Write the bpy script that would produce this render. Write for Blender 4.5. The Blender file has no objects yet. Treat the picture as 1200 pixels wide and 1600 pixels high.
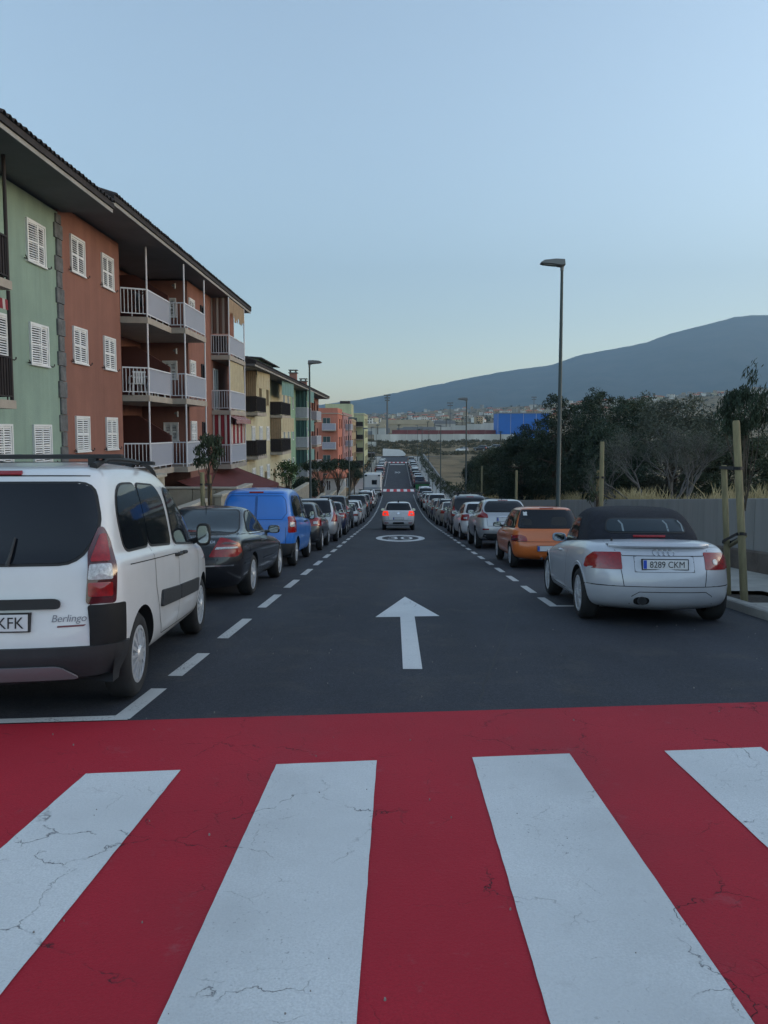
import bpy, bmesh, math, random
import numpy as np
from mathutils import Vector, Matrix, noise
from mathutils.bvhtree import BVHTree
R = math.radians
SC = bpy.context.scene
COL = SC.collection
random.seed(7)

# ------------------------------------------------------------------ camera, sky, sun, exposure
F_PX, EYE = 1180.0, 1.5
PITCH, YAW = R(4.3), R(0.97)
cam_data = bpy.data.cameras.new('camera')
cam = bpy.data.objects.new('camera', cam_data)
COL.objects.link(cam)
cam.location = (0, 0, EYE)
cam.rotation_euler = (R(90) - PITCH, 0, YAW)
cam_data.sensor_fit = 'AUTO'
cam_data.sensor_width = 36.0
cam_data.lens = F_PX / 1600 * 36
cam_data.shift_y = -0.0246
cam_data.clip_start = 0.1
cam_data.clip_end = 30000
SC.camera = cam

SUN_EL, SUN_AZ = R(6.5), R(80)          # azimuth measured clockwise from the street direction
world = bpy.data.worlds.new('World')
SC.world = world
world.use_nodes = True
wn, wl = world.node_tree.nodes, world.node_tree.links
wn.clear()
sky = wn.new('ShaderNodeTexSky')
sky.sky_type = 'NISHITA'
sky.sun_disc = False
sky.sun_elevation = SUN_EL
sky.sun_rotation = SUN_AZ
sky.altitude = 150
sky.air_density = 1.0
sky.dust_density = 1.2
sky.ozone_density = 1.7
bg = wn.new('ShaderNodeBackground')
bg.inputs['Strength'].default_value = 0.15
wout = wn.new('ShaderNodeOutputWorld')
veil = wn.new('ShaderNodeHueSaturation')          # thin high veil over the evening sky
veil.inputs['Saturation'].default_value = .76
wl.new(sky.outputs[0], veil.inputs['Color'])
wl.new(veil.outputs[0], bg.inputs['Color'])
wl.new(bg.outputs[0], wout.inputs['Surface'])

sun_data = bpy.data.lights.new('sun', 'SUN')
sun_data.energy = 0.06
sun_data.angle = R(25)
sun_data.color = (1.0, 0.92, 0.84)
sun = bpy.data.objects.new('sun', sun_data)
COL.objects.link(sun)
sun_dir = Vector((math.sin(SUN_AZ) * math.cos(SUN_EL), math.cos(SUN_AZ) * math.cos(SUN_EL), math.sin(SUN_EL)))
sun.rotation_euler = (-sun_dir).to_track_quat('-Z', 'Y').to_euler()

SC.view_settings.view_transform = 'Standard'
SC.view_settings.look = 'None'
SC.view_settings.gamma = 1.0
SC.view_settings.exposure = 1.86
SC.render.engine = 'CYCLES'
SC.cycles.max_bounces = 8
SC.cycles.volume_bounces = 0
SC.cycles.use_denoising = True

# ------------------------------------------------------------------ pixel -> place helper (photograph 1200 x 1600)
_rot = cam.rotation_euler.to_matrix()
def W(px, py, y):
    d = _rot @ Vector(((px - 600) / F_PX, (800 - py) / F_PX - 0.0246 * 1600 / F_PX, -1))
    return Vector((0, 0, EYE)) + d * (y / d.y)

# ------------------------------------------------------------------ street profile
def slope(y):
    if y < 42: return -0.094
    if y < 110: return -0.094 * (110 - y) / 68
    if y < 125: return 0.016 * (y - 110) / 15
    if y < 195: return 0.016
    if y < 205: return 0.016 * (205 - y) / 10
    return 0.0
_gt = [(0.0)]
for i in range(1, 4001):
    _gt.append(_gt[-1] + slope((i - .5) * .1) * .1)
def g(y):
    if y <= 0: return -0.094 * y if y > -60 else 5.64
    t = y * 10
    i = int(t)
    if i >= 4000: return _gt[4000]
    return _gt[i] + (_gt[i + 1] - _gt[i]) * (t - i)
def sm(a, b, x):
    t = max(0.0, min(1.0, (x - a) / (b - a)))
    return t * t * (3 - 2 * t)
def lerp(a, b, t): return a + (b - a) * t
def interp(x, xs, ys):
    if x <= xs[0]: return ys[0]
    for i in range(1, len(xs)):
        if x <= xs[i]:
            return lerp(ys[i - 1], ys[i], (x - xs[i - 1]) / (xs[i] - xs[i - 1]))
    return ys[-1]

# ------------------------------------------------------------------ materials
def mat(name, col, rough=.6, metal=0., coat=0., var=0., vscale=3., bump=0., bscale=40., spec=.5, emit=None, estr=0.,
        col2=None, detail=4., alpha=1.0, trans=0., stretch=None):
    m = bpy.data.materials.new(name)
    m.use_nodes = True
    n, l = m.node_tree.nodes, m.node_tree.links
    b = n['Principled BSDF']
    b.inputs['Base Color'].default_value = (*col, 1)
    b.inputs['Roughness'].default_value = rough
    b.inputs['Metallic'].default_value = metal
    b.inputs['Coat Weight'].default_value = coat
    b.inputs['Coat Roughness'].default_value = .06
    b.inputs['Specular IOR Level'].default_value = spec
    if trans: b.inputs['Transmission Weight'].default_value = trans
    if alpha < 1: b.inputs['Alpha'].default_value = alpha
    if emit:
        b.inputs['Emission Color'].default_value = (*emit, 1)
        b.inputs['Emission Strength'].default_value = estr
    tc = None
    def coords():
        nonlocal tc
        if tc is None:
            t = n.new('ShaderNodeTexCoord')
            tc = t.outputs['Object']
            if stretch:
                mp = n.new('ShaderNodeMapping')
                mp.inputs['Scale'].default_value = stretch
                l.new(tc, mp.inputs[0]); tc = mp.outputs[0]
        return tc
    if var or col2:
        nz = n.new('ShaderNodeTexNoise')
        nz.inputs['Scale'].default_value = vscale
        nz.inputs['Detail'].default_value = detail
        nz.inputs['Roughness'].default_value = .65
        l.new(coords(), nz.inputs['Vector'])
        r = n.new('ShaderNodeValToRGB')
        c2 = col2 if col2 else tuple(min(1, c * (1 + var)) for c in col)
        c1 = col if col2 else tuple(c * (1 - var) for c in col)
        r.color_ramp.elements[0].position = .32
        r.color_ramp.elements[1].position = .68
        r.color_ramp.elements[0].color = (*c1, 1)
        r.color_ramp.elements[1].color = (*c2, 1)
        l.new(nz.outputs[0], r.inputs[0])
        l.new(r.outputs[0], b.inputs['Base Color'])
    if bump:
        nb = n.new('ShaderNodeTexNoise')
        nb.inputs['Scale'].default_value = bscale
        nb.inputs['Detail'].default_value = 3
        l.new(coords(), nb.inputs['Vector'])
        bp = n.new('ShaderNodeBump')
        bp.inputs['Strength'].default_value = bump
        bp.inputs['Distance'].default_value = .02
        l.new(nb.outputs[0], bp.inputs['Height'])
        l.new(bp.outputs[0], b.inputs['Normal'])
    return m

def nodes(m): return m.node_tree.nodes, m.node_tree.links, m.node_tree.nodes['Principled BSDF']

M = {}
def paint(name, col, rough=.32, metal=0.0, flake=0.0):
    m = mat(name, col, rough, metal, coat=.8, var=.05, vscale=1.7, bump=0)
    n, l, b = nodes(m)                       # road dust gathers in faint clouds: rougher, greyer
    nz = n.new('ShaderNodeTexNoise'); nz.inputs['Scale'].default_value = 2.3; nz.inputs['Detail'].default_value = 6
    t = n.new('ShaderNodeTexCoord'); l.new(t.outputs['Object'], nz.inputs['Vector'])
    mr = n.new('ShaderNodeMapRange'); mr.inputs[1].default_value = .35; mr.inputs[2].default_value = .75
    mr.inputs[3].default_value = .03; mr.inputs[4].default_value = .22
    l.new(nz.outputs[0], mr.inputs[0]); l.new(mr.outputs[0], b.inputs['Coat Roughness'])
    return m
def stripes(name, c1, c2, axis, freq, duty=.5, rough=.85, c3=None):
    m = mat(name, c1, rough)
    n, l, b = nodes(m)
    t = n.new('ShaderNodeTexCoord'); s = n.new('ShaderNodeSeparateXYZ'); l.new(t.outputs['Object'], s.inputs[0])
    a = n.new('ShaderNodeMath'); a.operation = 'MULTIPLY'; a.inputs[1].default_value = freq; l.new(s.outputs[axis], a.inputs[0])
    f = n.new('ShaderNodeMath'); f.operation = 'FRACT'; l.new(a.outputs[0], f.inputs[0])
    c = n.new('ShaderNodeMath'); c.operation = 'GREATER_THAN'; c.inputs[1].default_value = duty; l.new(f.outputs[0], c.inputs[0])
    mx = n.new('ShaderNodeMix'); mx.data_type = 'RGBA'
    mx.inputs[6].default_value = (*c1, 1); mx.inputs[7].default_value = (*c2, 1)
    l.new(c.outputs[0], mx.inputs[0]); l.new(mx.outputs[2], b.inputs['Base Color'])
    return m

# ------------------------------------------------------------------ mesh helpers
class MB:
    """collects boxes, tubes and sheets; build() links them as one mesh object"""
    def __init__(self): self.v, self.f, self.m, self.mi = [], [], [], 0
    def add(self, vs, fs):
        o = len(self.v)
        self.v += [tuple(p) for p in vs]
        for q in fs:
            self.f.append(tuple(o + i for i in q)); self.m.append(self.mi)
        return self
    def box(self, x0, x1, y0, y1, z0, z1, mtx=None):
        vs = [Vector((x, y, z)) for z in (z0, z1) for y in (y0, y1) for x in (x0, x1)]
        if mtx: vs = [mtx @ p for p in vs]
        return self.add(vs, [(0, 2, 3, 1), (4, 5, 7, 6), (0, 1, 5, 4), (2, 6, 7, 3), (0, 4, 6, 2), (1, 3, 7, 5)])
    def bbox(self, x0, x1, y0, y1, z0, z1, bv=.01):
        """box with chamfered vertical and top edges"""
        b = bv
        ring = lambda i: [(x0 + i + b, y0 + i), (x1 - i - b, y0 + i), (x1 - i, y0 + i + b), (x1 - i, y1 - i - b), (x1 - i - b, y1 - i), (x0 + i + b, y1 - i), (x0 + i, y1 - i - b), (x0 + i, y0 + i + b)]
        vs = [(x, y, z0) for x, y in ring(0)] + [(x, y, z1 - b) for x, y in ring(0)] + [(x, y, z1) for x, y in ring(b)]
        fs = [tuple(reversed(range(8))), tuple(range(16, 24))]
        for k in (0, 8):
            for i in range(8):
                j = (i + 1) % 8
                fs.append((k + i, k + j, k + 8 + j, k + 8 + i))
        return self.add(vs, fs)
    def quad(self, a, b, c, d): return self.add([a, b, c, d], [(0, 1, 2, 3)])
    def tube(self, pts, rad, n=8, caps=True):
        pts = [Vector(p) for p in pts]
        if not isinstance(rad, (list, tuple)): rad = [rad] * len(pts)
        vs, fs = [], []
        up = None
        for i, p in enumerate(pts):
            d = (pts[min(i + 1, len(pts) - 1)] - pts[max(i - 1, 0)])
            if d.length < 1e-9: d = Vector((0, 0, 1))
            d.normalize()
            if up is None: up = Vector((0, 0, 1)) if abs(d.z) < .9 else Vector((1, 0, 0))
            s = d.cross(up)
            if s.length < 1e-6: s = d.orthogonal()
            s.normalize(); u = s.cross(d); up = u
            for k in range(n):
                a = 2 * math.pi * k / n
                vs.append(p + (s * math.cos(a) + u * math.sin(a)) * rad[i])
        for i in range(len(pts) - 1):
            for k in range(n):
                k2 = (k + 1) % n
                fs.append((i * n + k, i * n + k2, (i + 1) * n + k2, (i + 1) * n + k))
        if caps:
            fs.append(tuple(reversed(range(n)))); e = (len(pts) - 1) * n
            fs.append(tuple(range(e, e + n)))
        return self.add(vs, fs)
    def prism(self, poly, fn, d0, d1):
        """poly: 2D outline (counter-clockwise); fn(u, v, d) -> point"""
        n = len(poly)
        vs = [fn(u, v, d0) for u, v in poly] + [fn(u, v, d1) for u, v in poly]
        fs = [tuple(reversed(range(n))), tuple(range(n, 2 * n))]
        for i in range(n):
            j = (i + 1) % n
            fs.append((i, j, n + j, n + i))
        return self.add(vs, fs)
    def build(self, name, mats, parent=None, smooth=None, fix=False, loc=None):
        me = bpy.data.meshes.new(name)
        me.from_pydata(self.v, [], self.f)
        mats = mats if isinstance(mats, (list, tuple)) else [mats]
        for m in mats: me.materials.append(m)
        if len(mats) > 1: me.polygons.foreach_set('material_index', self.m)
        if fix:
            bm = bmesh.new(); bm.from_mesh(me)
            bmesh.ops.recalc_face_normals(bm, faces=bm.faces); bm.to_mesh(me); bm.free()
        if smooth is not None: smooth_mesh(me, smooth)
        me.update()
        o = link(name, me, parent)
        if loc is not None: o.location = loc
        return o
def smooth_mesh(me, ang):
    me.polygons.foreach_set('use_smooth', [True] * len(me.polygons))
    if ang < 180: me.set_sharp_from_angle(angle=R(ang))
def link(name, data, parent=None):
    o = bpy.data.objects.new(name, data)
    COL.objects.link(o)
    if parent is not None: o.parent = parent
    return o
def tag(o, label=None, cat=None, group=None, kind=None):
    if label: o['label'] = label
    if cat: o['category'] = cat
    if group: o['group'] = group
    if kind: o['kind'] = kind
    return o
def thing(name, label, cat, loc=(0, 0, 0), rot=(0, 0, 0), group=None):
    o = link(name, None)
    o.location = loc; o.rotation_euler = rot
    o.empty_display_size = .3
    return tag(o, label, cat, group)
def copy_tree(o, parent=None, sub=None):
    c = o.copy(); COL.objects.link(c)
    c.parent = parent
    if sub:
        for s in c.material_slots:
            if s.material in sub:
                k = sub[s.material]; s.link = 'OBJECT'; s.material = k
    for ch in list(o.children): copy_tree(ch, c, sub)
    return c
def inst(name, ob, parent, loc=(0, 0, 0), rot=(0, 0, 0), scale=(1, 1, 1)):
    o = link(name, ob.data if hasattr(ob, 'data') else ob, parent)
    o.location = loc; o.rotation_euler = rot; o.scale = scale
    return o
def text_polys(s, height, width=None):
    """mesh of a word, lying in x/y, centred, scaled to height (and width)"""
    cu = bpy.data.curves.new('lettering', 'FONT')
    cu.body = s; cu.align_x = 'CENTER'; cu.align_y = 'CENTER'
    o = bpy.data.objects.new('lettering', cu); COL.objects.link(o)
    dg = bpy.context.evaluated_depsgraph_get(); dg.update()
    me = bpy.data.meshes.new_from_object(o.evaluated_get(dg))
    vs = np.array([v.co[:] for v in me.vertices]); fs = [tuple(p.vertices) for p in me.polygons]
    COL.objects.unlink(o); bpy.data.objects.remove(o); bpy.data.curves.remove(cu); bpy.data.meshes.remove(me)
    lo, hi = vs.min(0), vs.max(0)
    k = height / (hi[1] - lo[1]); kx = k if width is None else width / (hi[0] - lo[0])
    vs = (vs - (lo + hi) / 2) * [kx, k, 1]
    return [tuple(p) for p in vs], fs
def sheet(name, xs, ys, zf, m, kind='structure'):
    vs = [(x, y, zf(x, y)) for y in ys for x in xs]
    n = len(xs)
    fs = [(j * n + i, j * n + i + 1, (j + 1) * n + i + 1, (j + 1) * n + i) for j in range(len(ys) - 1) for i in range(n - 1)]
    mb = MB(); mb.add(vs, fs)
    o = mb.build(name, m, smooth=180)
    if kind: o['kind'] = kind
    return o
def arange(a, b, s):
    n = max(1, int(round(abs(b - a) / abs(s))))
    return [a + (b - a) * i / n for i in range(n + 1)]
# ------------------------------------------------------------------ materials of the setting
def crack_paint(name, col, dark, crack=.6, chips=.5, spec=.3):
    """road paint: granular, a few meandering cracks, worn specks"""
    m = mat(name, col, .75, spec=spec)
    n, l, b = nodes(m)
    t = n.new('ShaderNodeTexCoord')
    def noise_(scale, detail=4, rough=.6):
        k = n.new('ShaderNodeTexNoise'); k.inputs['Scale'].default_value = scale; k.inputs['Detail'].default_value = detail
        k.inputs['Roughness'].default_value = rough
        l.new(t.outputs['Object'], k.inputs['Vector']); return k
    def rng(src, a, b_, c=0., d=1.):
        k = n.new('ShaderNodeMapRange'); k.inputs[1].default_value = a; k.inputs[2].default_value = b_
        k.inputs[3].default_value = c; k.inputs[4].default_value = d
        l.new(src, k.inputs[0]); return k.outputs[0]
    def mul(a, b_):
        k = n.new('ShaderNodeMath'); k.operation = 'MULTIPLY'; l.new(a, k.inputs[0])
        if isinstance(b_, float): k.inputs[1].default_value = b_
        else: l.new(b_, k.inputs[1])
        return k.outputs[0]
    def mx_(fac, A, B):
        k = n.new('ShaderNodeMix'); k.data_type = 'RGBA'
        l.new(fac, k.inputs[0])
        for idx, c in ((6, A), (7, B)):
            if isinstance(c, tuple): k.inputs[idx].default_value = (*c, 1)
            else: l.new(c, k.inputs[idx])
        return k.outputs[2]
    def warped(scale, amp, fine):
        w1 = noise_(3.1, 3, .6); w2 = noise_(17, 3, .7)
        a1 = n.new('ShaderNodeVectorMath'); a1.operation = 'MULTIPLY_ADD'
        l.new(w1.outputs[1], a1.inputs[0]); a1.inputs[1].default_value = (amp, amp, 0); l.new(t.outputs['Object'], a1.inputs[2])
        a2 = n.new('ShaderNodeVectorMath'); a2.operation = 'MULTIPLY_ADD'
        l.new(w2.outputs[1], a2.inputs[0]); a2.inputs[1].default_value = (fine, fine, 0); l.new(a1.outputs[0], a2.inputs[2])
        vo = n.new('ShaderNodeTexVoronoi'); vo.feature = 'DISTANCE_TO_EDGE'; vo.inputs['Scale'].default_value = scale
        l.new(a2.outputs[0], vo.inputs['Vector']); return vo.outputs['Distance']
    broken = rng(noise_(7, 3).outputs[0], .42, .54)
    where = rng(noise_(1.15, 2).outputs[0], .47, .55)
    big = mul(rng(warped(1.25, .35, .10), .0, .0055, 1., 0.), mul(where, broken))
    small = mul(rng(warped(4.2, .18, .06), .0, .008, .45, 0.), mul(rng(noise_(1.9, 2).outputs[0], .49, .57), rng(noise_(9, 2).outputs[0], .45, .56)))
    mxm = n.new('ShaderNodeMath'); mxm.operation = 'MAXIMUM'; l.new(big, mxm.inputs[0]); l.new(small, mxm.inputs[1])
    fac = mul(mxm.outputs[0], crack)
    lo = .60 if chips > .9 else .665; chip = rng(noise_(58, 2, .6).outputs[0], lo, lo + .035)
    chipm = mul(mul(chip, rng(noise_(1.6, 3).outputs[0], .46, .62)), chips)
    tone = mx_(rng(noise_(.9, 6).outputs[0], .3, .7), tuple(c * .80 for c in col), tuple(min(1, c * 1.06) for c in col))
    grain = noise_(120, 2)
    tone = mx_(rng(grain.outputs[0], .35, .7), tone, tuple(c * .80 for c in col))
    # rubber left by wheels: two soft dark bands along the lane, and greyish scuffs
    sp = n.new('ShaderNodeSeparateXYZ'); l.new(t.outputs['Object'], sp.inputs[0])
    def band(x0):
        a = n.new('ShaderNodeMath'); a.operation = 'SUBTRACT'; l.new(sp.outputs[0], a.inputs[0]); a.inputs[1].default_value = x0
        b_ = n.new('ShaderNodeMath'); b_.operation = 'ABSOLUTE'; l.new(a.outputs[0], b_.inputs[0])
        return rng(b_.outputs[0], .08, .42, .30, 0.)
    bands = n.new('ShaderNodeMath'); bands.operation = 'ADD'; l.new(band(-.65), bands.inputs[0]); l.new(band(.95), bands.inputs[1])
    tone = mx_(mul(bands.outputs[0], rng(noise_(2.6, 5).outputs[0], .3, .65)), tone, tuple(c * .5 + .02 for c in col))
    tone = mx_(mul(rng(noise_(4.5, 7, .75).outputs[0], .60, .78), .30), tone, (.26, .22, .22))
    c1 = mx_(fac, tone, dark)
    c2 = mx_(chipm, c1, dark)
    l.new(c2, b.inputs['Base Color'])
    h1 = n.new('ShaderNodeMath'); h1.operation = 'SUBTRACT'; l.new(noise_(70, 4, .75).outputs[0], h1.inputs[0]); l.new(fac, h1.inputs[1])
    bp = n.new('ShaderNodeBump'); bp.inputs['Strength'].default_value = .8; bp.inputs['Distance'].default_value = .007
    l.new(h1.outputs[0], bp.inputs['Height']); l.new(bp.outputs[0], b.inputs['Normal'])
    return m

def asphalt():
    m = mat('asphalt', (.05, .05, .055), .82, spec=.35)
    n, l, b = nodes(m)
    t = n.new('ShaderNodeTexCoord')
    def nz(scale, detail=4, rough=.6, st=None):
        k = n.new('ShaderNodeTexNoise'); k.inputs['Scale'].default_value = scale; k.inputs['Detail'].default_value = detail
        k.inputs['Roughness'].default_value = rough
        src = t.outputs['Object']
        if st:
            mp = n.new('ShaderNodeMapping'); mp.inputs['Scale'].default_value = st; l.new(src, mp.inputs[0]); src = mp.outputs[0]
        l.new(src, k.inputs['Vector']); return k.outputs[0]
    def ramp(src, a, ca, b_, cb):
        k = n.new('ShaderNodeValToRGB'); k.color_ramp.elements[0].position = a; k.color_ramp.elements[1].position = b_
        k.color_ramp.elements[0].color = (*ca, 1); k.color_ramp.elements[1].color = (*cb, 1)
        l.new(src, k.inputs[0]); return k.outputs[0]
    def mix(fac, A, B, mode='MIX'):
        k = n.new('ShaderNodeMix'); k.data_type = 'RGBA'; k.blend_type = mode
        if isinstance(fac, float): k.inputs[0].default_value = fac
        else: l.new(fac, k.inputs[0])
        l.new(A, k.inputs[6])
        if isinstance(B, tuple): k.inputs[7].default_value = (*B, 1)
        else: l.new(B, k.inputs[7])
        return k.outputs[2]
    base = ramp(nz(.55, 6), .3, (.027, .030, .041), .7, (.039, .042, .054))
    streak = ramp(nz(1.0, 3, .5, (1.6, .06, 1)), .35, (.86, .86, .86), .7, (1.1, 1.1, 1.1))
    c = mix(1.0, base, streak, 'MULTIPLY')
    gr = ramp(nz(130, 2, .7), .35, (.55, .55, .55), .72, (1.75, 1.75, 1.7))
    c = mix(1.0, c, gr, 'MULTIPLY')
    speck = ramp(nz(95, 1, .5), .72, (0, 0, 0), .80, (1, 1, 1))
    c = mix(speck, c, (.13, .12, .11))
    dust = ramp(nz(1.7, 8, .7), .52, (0, 0, 0), .80, (.5, .5, .5))
    c = mix(dust, c, (.10, .088, .07))
    mott = ramp(nz(38, 4, .75), .35, (.72, .72, .72), .68, (1.30, 1.30, 1.28))
    c = mix(1.0, c, mott, 'MULTIPLY')
    stain = ramp(nz(.8, 5, .6, (1, .45, 1)), .60, (1, 1, 1), .74, (.62, .62, .64))
    c = mix(1.0, c, stain, 'MULTIPLY')
    scuff = ramp(nz(3.3, 7, .8, (1, .35, 1)), .64, (0, 0, 0), .80, (.45, .45, .45))
    c = mix(scuff, c, (.13, .125, .12))
    l.new(c, b.inputs['Base Color'])
    bp = n.new('ShaderNodeBump'); bp.inputs['Strength'].default_value = .7; bp.inputs['Distance'].default_value = .006
    l.new(nz(150, 3, .7), bp.inputs['Height']); l.new(bp.outputs[0], b.inputs['Normal'])
    return m
M['asphalt'] = asphalt()
M['road_white'] = crack_paint('white road paint', (.74, .745, .74), (.16, .16, .17), 1.0, .5)
M['line_white'] = crack_paint('worn white line paint', (.58, .58, .57), (.05, .05, .055), .5, 1.0)
M['road_red'] = crack_paint('red road paint', (.46, .016, .034), (.05, .014, .02), 1.1, .35)
M['red_fresh'] = crack_paint('fresh red road paint', (.52, .02, .035), (.12, .02, .03), .2, .2)
M['kerb'] = mat('kerb concrete', (.30, .29, .27), .9, var=.18, vscale=2.5, bump=.25, bscale=60)
M['paving'] = mat('pavement concrete', (.36, .345, .31), .92, var=.16, vscale=1.8, bump=.3, bscale=45)
M['soil'] = mat('tree pit soil', (.05, .04, .03), 1, var=.5, vscale=14, bump=1, bscale=30)
M['concrete_wall'] = mat('board marked concrete', (.205, .205, .20), .9, var=.12, vscale=1.2, bump=.2, bscale=30, stretch=(1, 3, .35))
M['plinth'] = mat('brown stained concrete footing', (.10, .082, .07), .95, var=.3, vscale=2, bump=.5, bscale=25)

def earth():
    m = mat('dry earth', (.2, .15, .1), .97, spec=.1)
    n, l, b = nodes(m)
    t = n.new('ShaderNodeTexCoord')
    def nz(scale, detail=6):
        k = n.new('ShaderNodeTexNoise'); k.inputs['Scale'].default_value = scale; k.inputs['Detail'].default_value = detail
        k.inputs['Roughness'].default_value = .65
        l.new(t.outputs['Object'], k.inputs['Vector']); return k.outputs[0]
    r = n.new('ShaderNodeValToRGB'); e = r.color_ramp.elements
    e[0].position = .3; e[0].color = (.16, .115, .07, 1); e[1].position = .72; e[1].color = (.29, .22, .13, 1)
    l.new(nz(.09), r.inputs[0])
    r2 = n.new('ShaderNodeValToRGB'); e = r2.color_ramp.elements
    e[0].position = .5; e[0].color = (0, 0, 0, 1); e[1].position = .62; e[1].color = (1, 1, 1, 1)
    l.new(nz(.22), r2.inputs[0])
    mx = n.new('ShaderNodeMix'); mx.data_type = 'RGBA'; l.new(r2.outputs[0], mx.inputs[0]); l.new(r.outputs[0], mx.inputs[6])
    mx.inputs[7].default_value = (.085, .078, .05, 1)
    l.new(mx.outputs[2], b.inputs['Base Color'])
    bp = n.new('ShaderNodeBump'); bp.inputs['Strength'].default_value = .6; bp.inputs['Distance'].default_value = .3
    l.new(nz(1.3), bp.inputs['Height']); l.new(bp.outputs[0], b.inputs['Normal'])
    return m
M['earth'] = earth()

# ------------------------------------------------------------------ ground sheet
XL, XR = -4.15, 4.65             # kerb lines
def far_base(y): return interp(y, [205, 235, 262, 300, 345, 500, 800, 1200, 1700, 2300, 3000, 6000], [-5.3, -5.2, -4.3, -3.2, -2.6, 1.6, 8, 19, 34, 38, 30, 20])
def terr(x, y):
    b = g(y) if y < 205 else far_base(y) + (g(205) + 5.3) * sm(262, 205, y)
    if y > 205: b += .02 * abs(noise.noise((x * .02, y * .02, 3))) * min(60, y - 205)
    if x > 0: b += (.068 * x) * sm(330, 950, y) + .006 * max(0, x - 10) * sm(60, 140, y) * sm(330, 200, y)
    else: b -= .02 * min(-x, 800) * sm(330, 950, y) * .3
    if x > 7.2 and y < 205:
        b += lerp(1.18, .25, sm(60, 130, y)) * sm(7.2, 7.7, x)
        b += .35 * noise.noise((x * .11, y * .11, 0)) * sm(8, 12, x)
        b += .10 * max(0, min(x, 90) - 20) * sm(110, 40, y)
    if y > 420:
        b += 7 * noise.noise((x * .004, y * .004, 1)) * sm(420, 900, y) + 2.2 * noise.noise((x * .02, y * .02, 5)) * sm(420, 900, y)
    if -6.3 < x < 7.2 and y < 206: b -= .10
    return b
gx = [-4200, -2500, -1500, -900, -500, -300, -180, -110, -70, -45, -30, -22, -17, -13, -10, -8, -6.4, -6.2, 0, 7.15, 7.25, 7.7, 8.5] + arange(10, 60, 2.5) + arange(66, 120, 6) + arange(130, 300, 14) + arange(320, 900, 40) + [1000, 1200, 1500, 1900, 2500, 3300, 4200]
gy = arange(-40, 130, 2) + arange(133, 345, 4) + arange(355, 700, 15) + arange(725, 2400, 40) + [2600, 2900, 3300, 4000, 5200, 7000]
sheet('ground', gx, gy, terr, M['earth'])

# ------------------------------------------------------------------ road and its paint
ry = arange(-16, 206, 1.0)
sheet('road', [XL - .1, -2, 0, 2, XR + .1], ry, lambda x, y: g(y), M['asphalt'])
sheet('cross_street', [-60, -4.3, 4.8, 80], arange(205.9, 214, 1), lambda x, y: g(205) + .04, M['asphalt'])

OBL = .126                           # the crossing runs slightly askew to the street
def strip_mesh(mb, outline_x, y0f, y1f, dz, n=12):
    """a painted patch between x0 and x1 whose ends run askew"""
    xs = arange(outline_x[0], outline_x[1], max(.07 if n < 8 else .25, (outline_x[1] - outline_x[0]) / (n * 3 if n < 8 else n)))
    vs, fs = [], []
    m_ = 10 if n >= 8 else 70; ed = .0026 if n < 8 else .004
    for j in range(m_ + 1):
        for x in xs:
            y = lerp(y0f(x), y1f(x), j / m_)
            if j in (0, m_): y += ed * noise.noise((x * 23, y * 3, 1)) + ed * noise.noise((x * 70, 0, 4))
            xx = x + (.5 * ed * noise.noise((x * 3, y * 9, 2)) + ed * noise.noise((x, y * 45, 3)) if x in (xs[0], xs[-1]) else 0)
            vs.append((xx, y, g(y) + dz))
    k = len(xs)
    for j in range(m_):
        for i in range(k - 1): fs.append((j * k + i, j * k + i + 1, (j + 1) * k + i + 1, (j + 1) * k + i))
    mb.add(vs, fs)
cw = MB(); strip_mesh(cw, (XL - .05, XR + .05), lambda x: -2.6 + OBL * x, lambda x: 5.18 + OBL * x, .004)
crossing = tag(cw.build('pedestrian_crossing', M['road_red'], smooth=180), kind='structure')
for cx, wd, dy in ((-3.72, .56, 0), (-2.58, .56, .0), (-1.44, .50, -.02), (-.395, .565, .01), (.73, .58, .0), (1.90, .61, -.02), (3.04, .57, 0), (4.15, .57, 0)):
    mb = MB(); strip_mesh(mb, (cx - wd / 2, cx + wd / 2), lambda x: -1.2 + .08 * x, lambda x, d=dy: 4.20 + .135 * x + d, .008, 3)
    mb.build('stripe', M['road_white'], crossing, smooth=180)

def poly_paint(name, polys, m, dz=.004, parent=None):
    mb = MB()
    for vs, fs in polys: mb.add([(x, y, g(y) + dz) for x, y in vs], fs)
    o = mb.build(name, m, parent)
    return o
arrow_poly = [(.057, 6.56), (.229, 6.56), (.232, 9.60), (.557, 9.64), (.13, 11.60), (-.272, 9.53), (.047, 9.56)]
a = poly_paint('direction_arrow', [(arrow_poly, [(0, 1, 2, 3, 4, 5, 6)])], M['road_white']); tag(a, kind='structure')

lines = tag(link('parking_lines', None), kind='structure')
def dash(x0, x1, y0, y1):
    mb = MB()
    n = max(1, int((y1 - y0) / 1.0))
    for k in range(n):
        a_, b_ = lerp(y0, y1, k / n), lerp(y0, y1, (k + 1) / n)
        mb.quad((x0, a_, g(a_) + .004), (x1, a_, g(a_) + .004), (x1, b_, g(b_) + .004), (x0, b_, g(b_) + .004))
    return mb.build('dash', M['line_white'], lines)
for a_, b_ in ((6.25, 7.2), (8.0, 9.35), (10.35, 11.8)): dash(-1.945, -1.82, a_, b_)
y = 12.75
while y < 100:
    dash(-1.945, -1.82, y, y + 1.3); y += 2.25
y = 12.15
while y < 100:
    dash(2.17, 2.285, y, y + 1.0); y += 1.78
dash(-1.945, -1.82, 4.99, 5.82); dash(2.17, 2.29, 10.57, 11.56)
mb = MB(); mb.quad((-4.1, 4.68, g(4.68) + .0075), (-1.82, 4.96, g(4.96) + .0075), (-1.90, 5.06, g(5.06) + .0075), (-4.1, 4.78, g(4.78) + .0075)); mb.build('bay_end_line', M['line_white'], lines)
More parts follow.
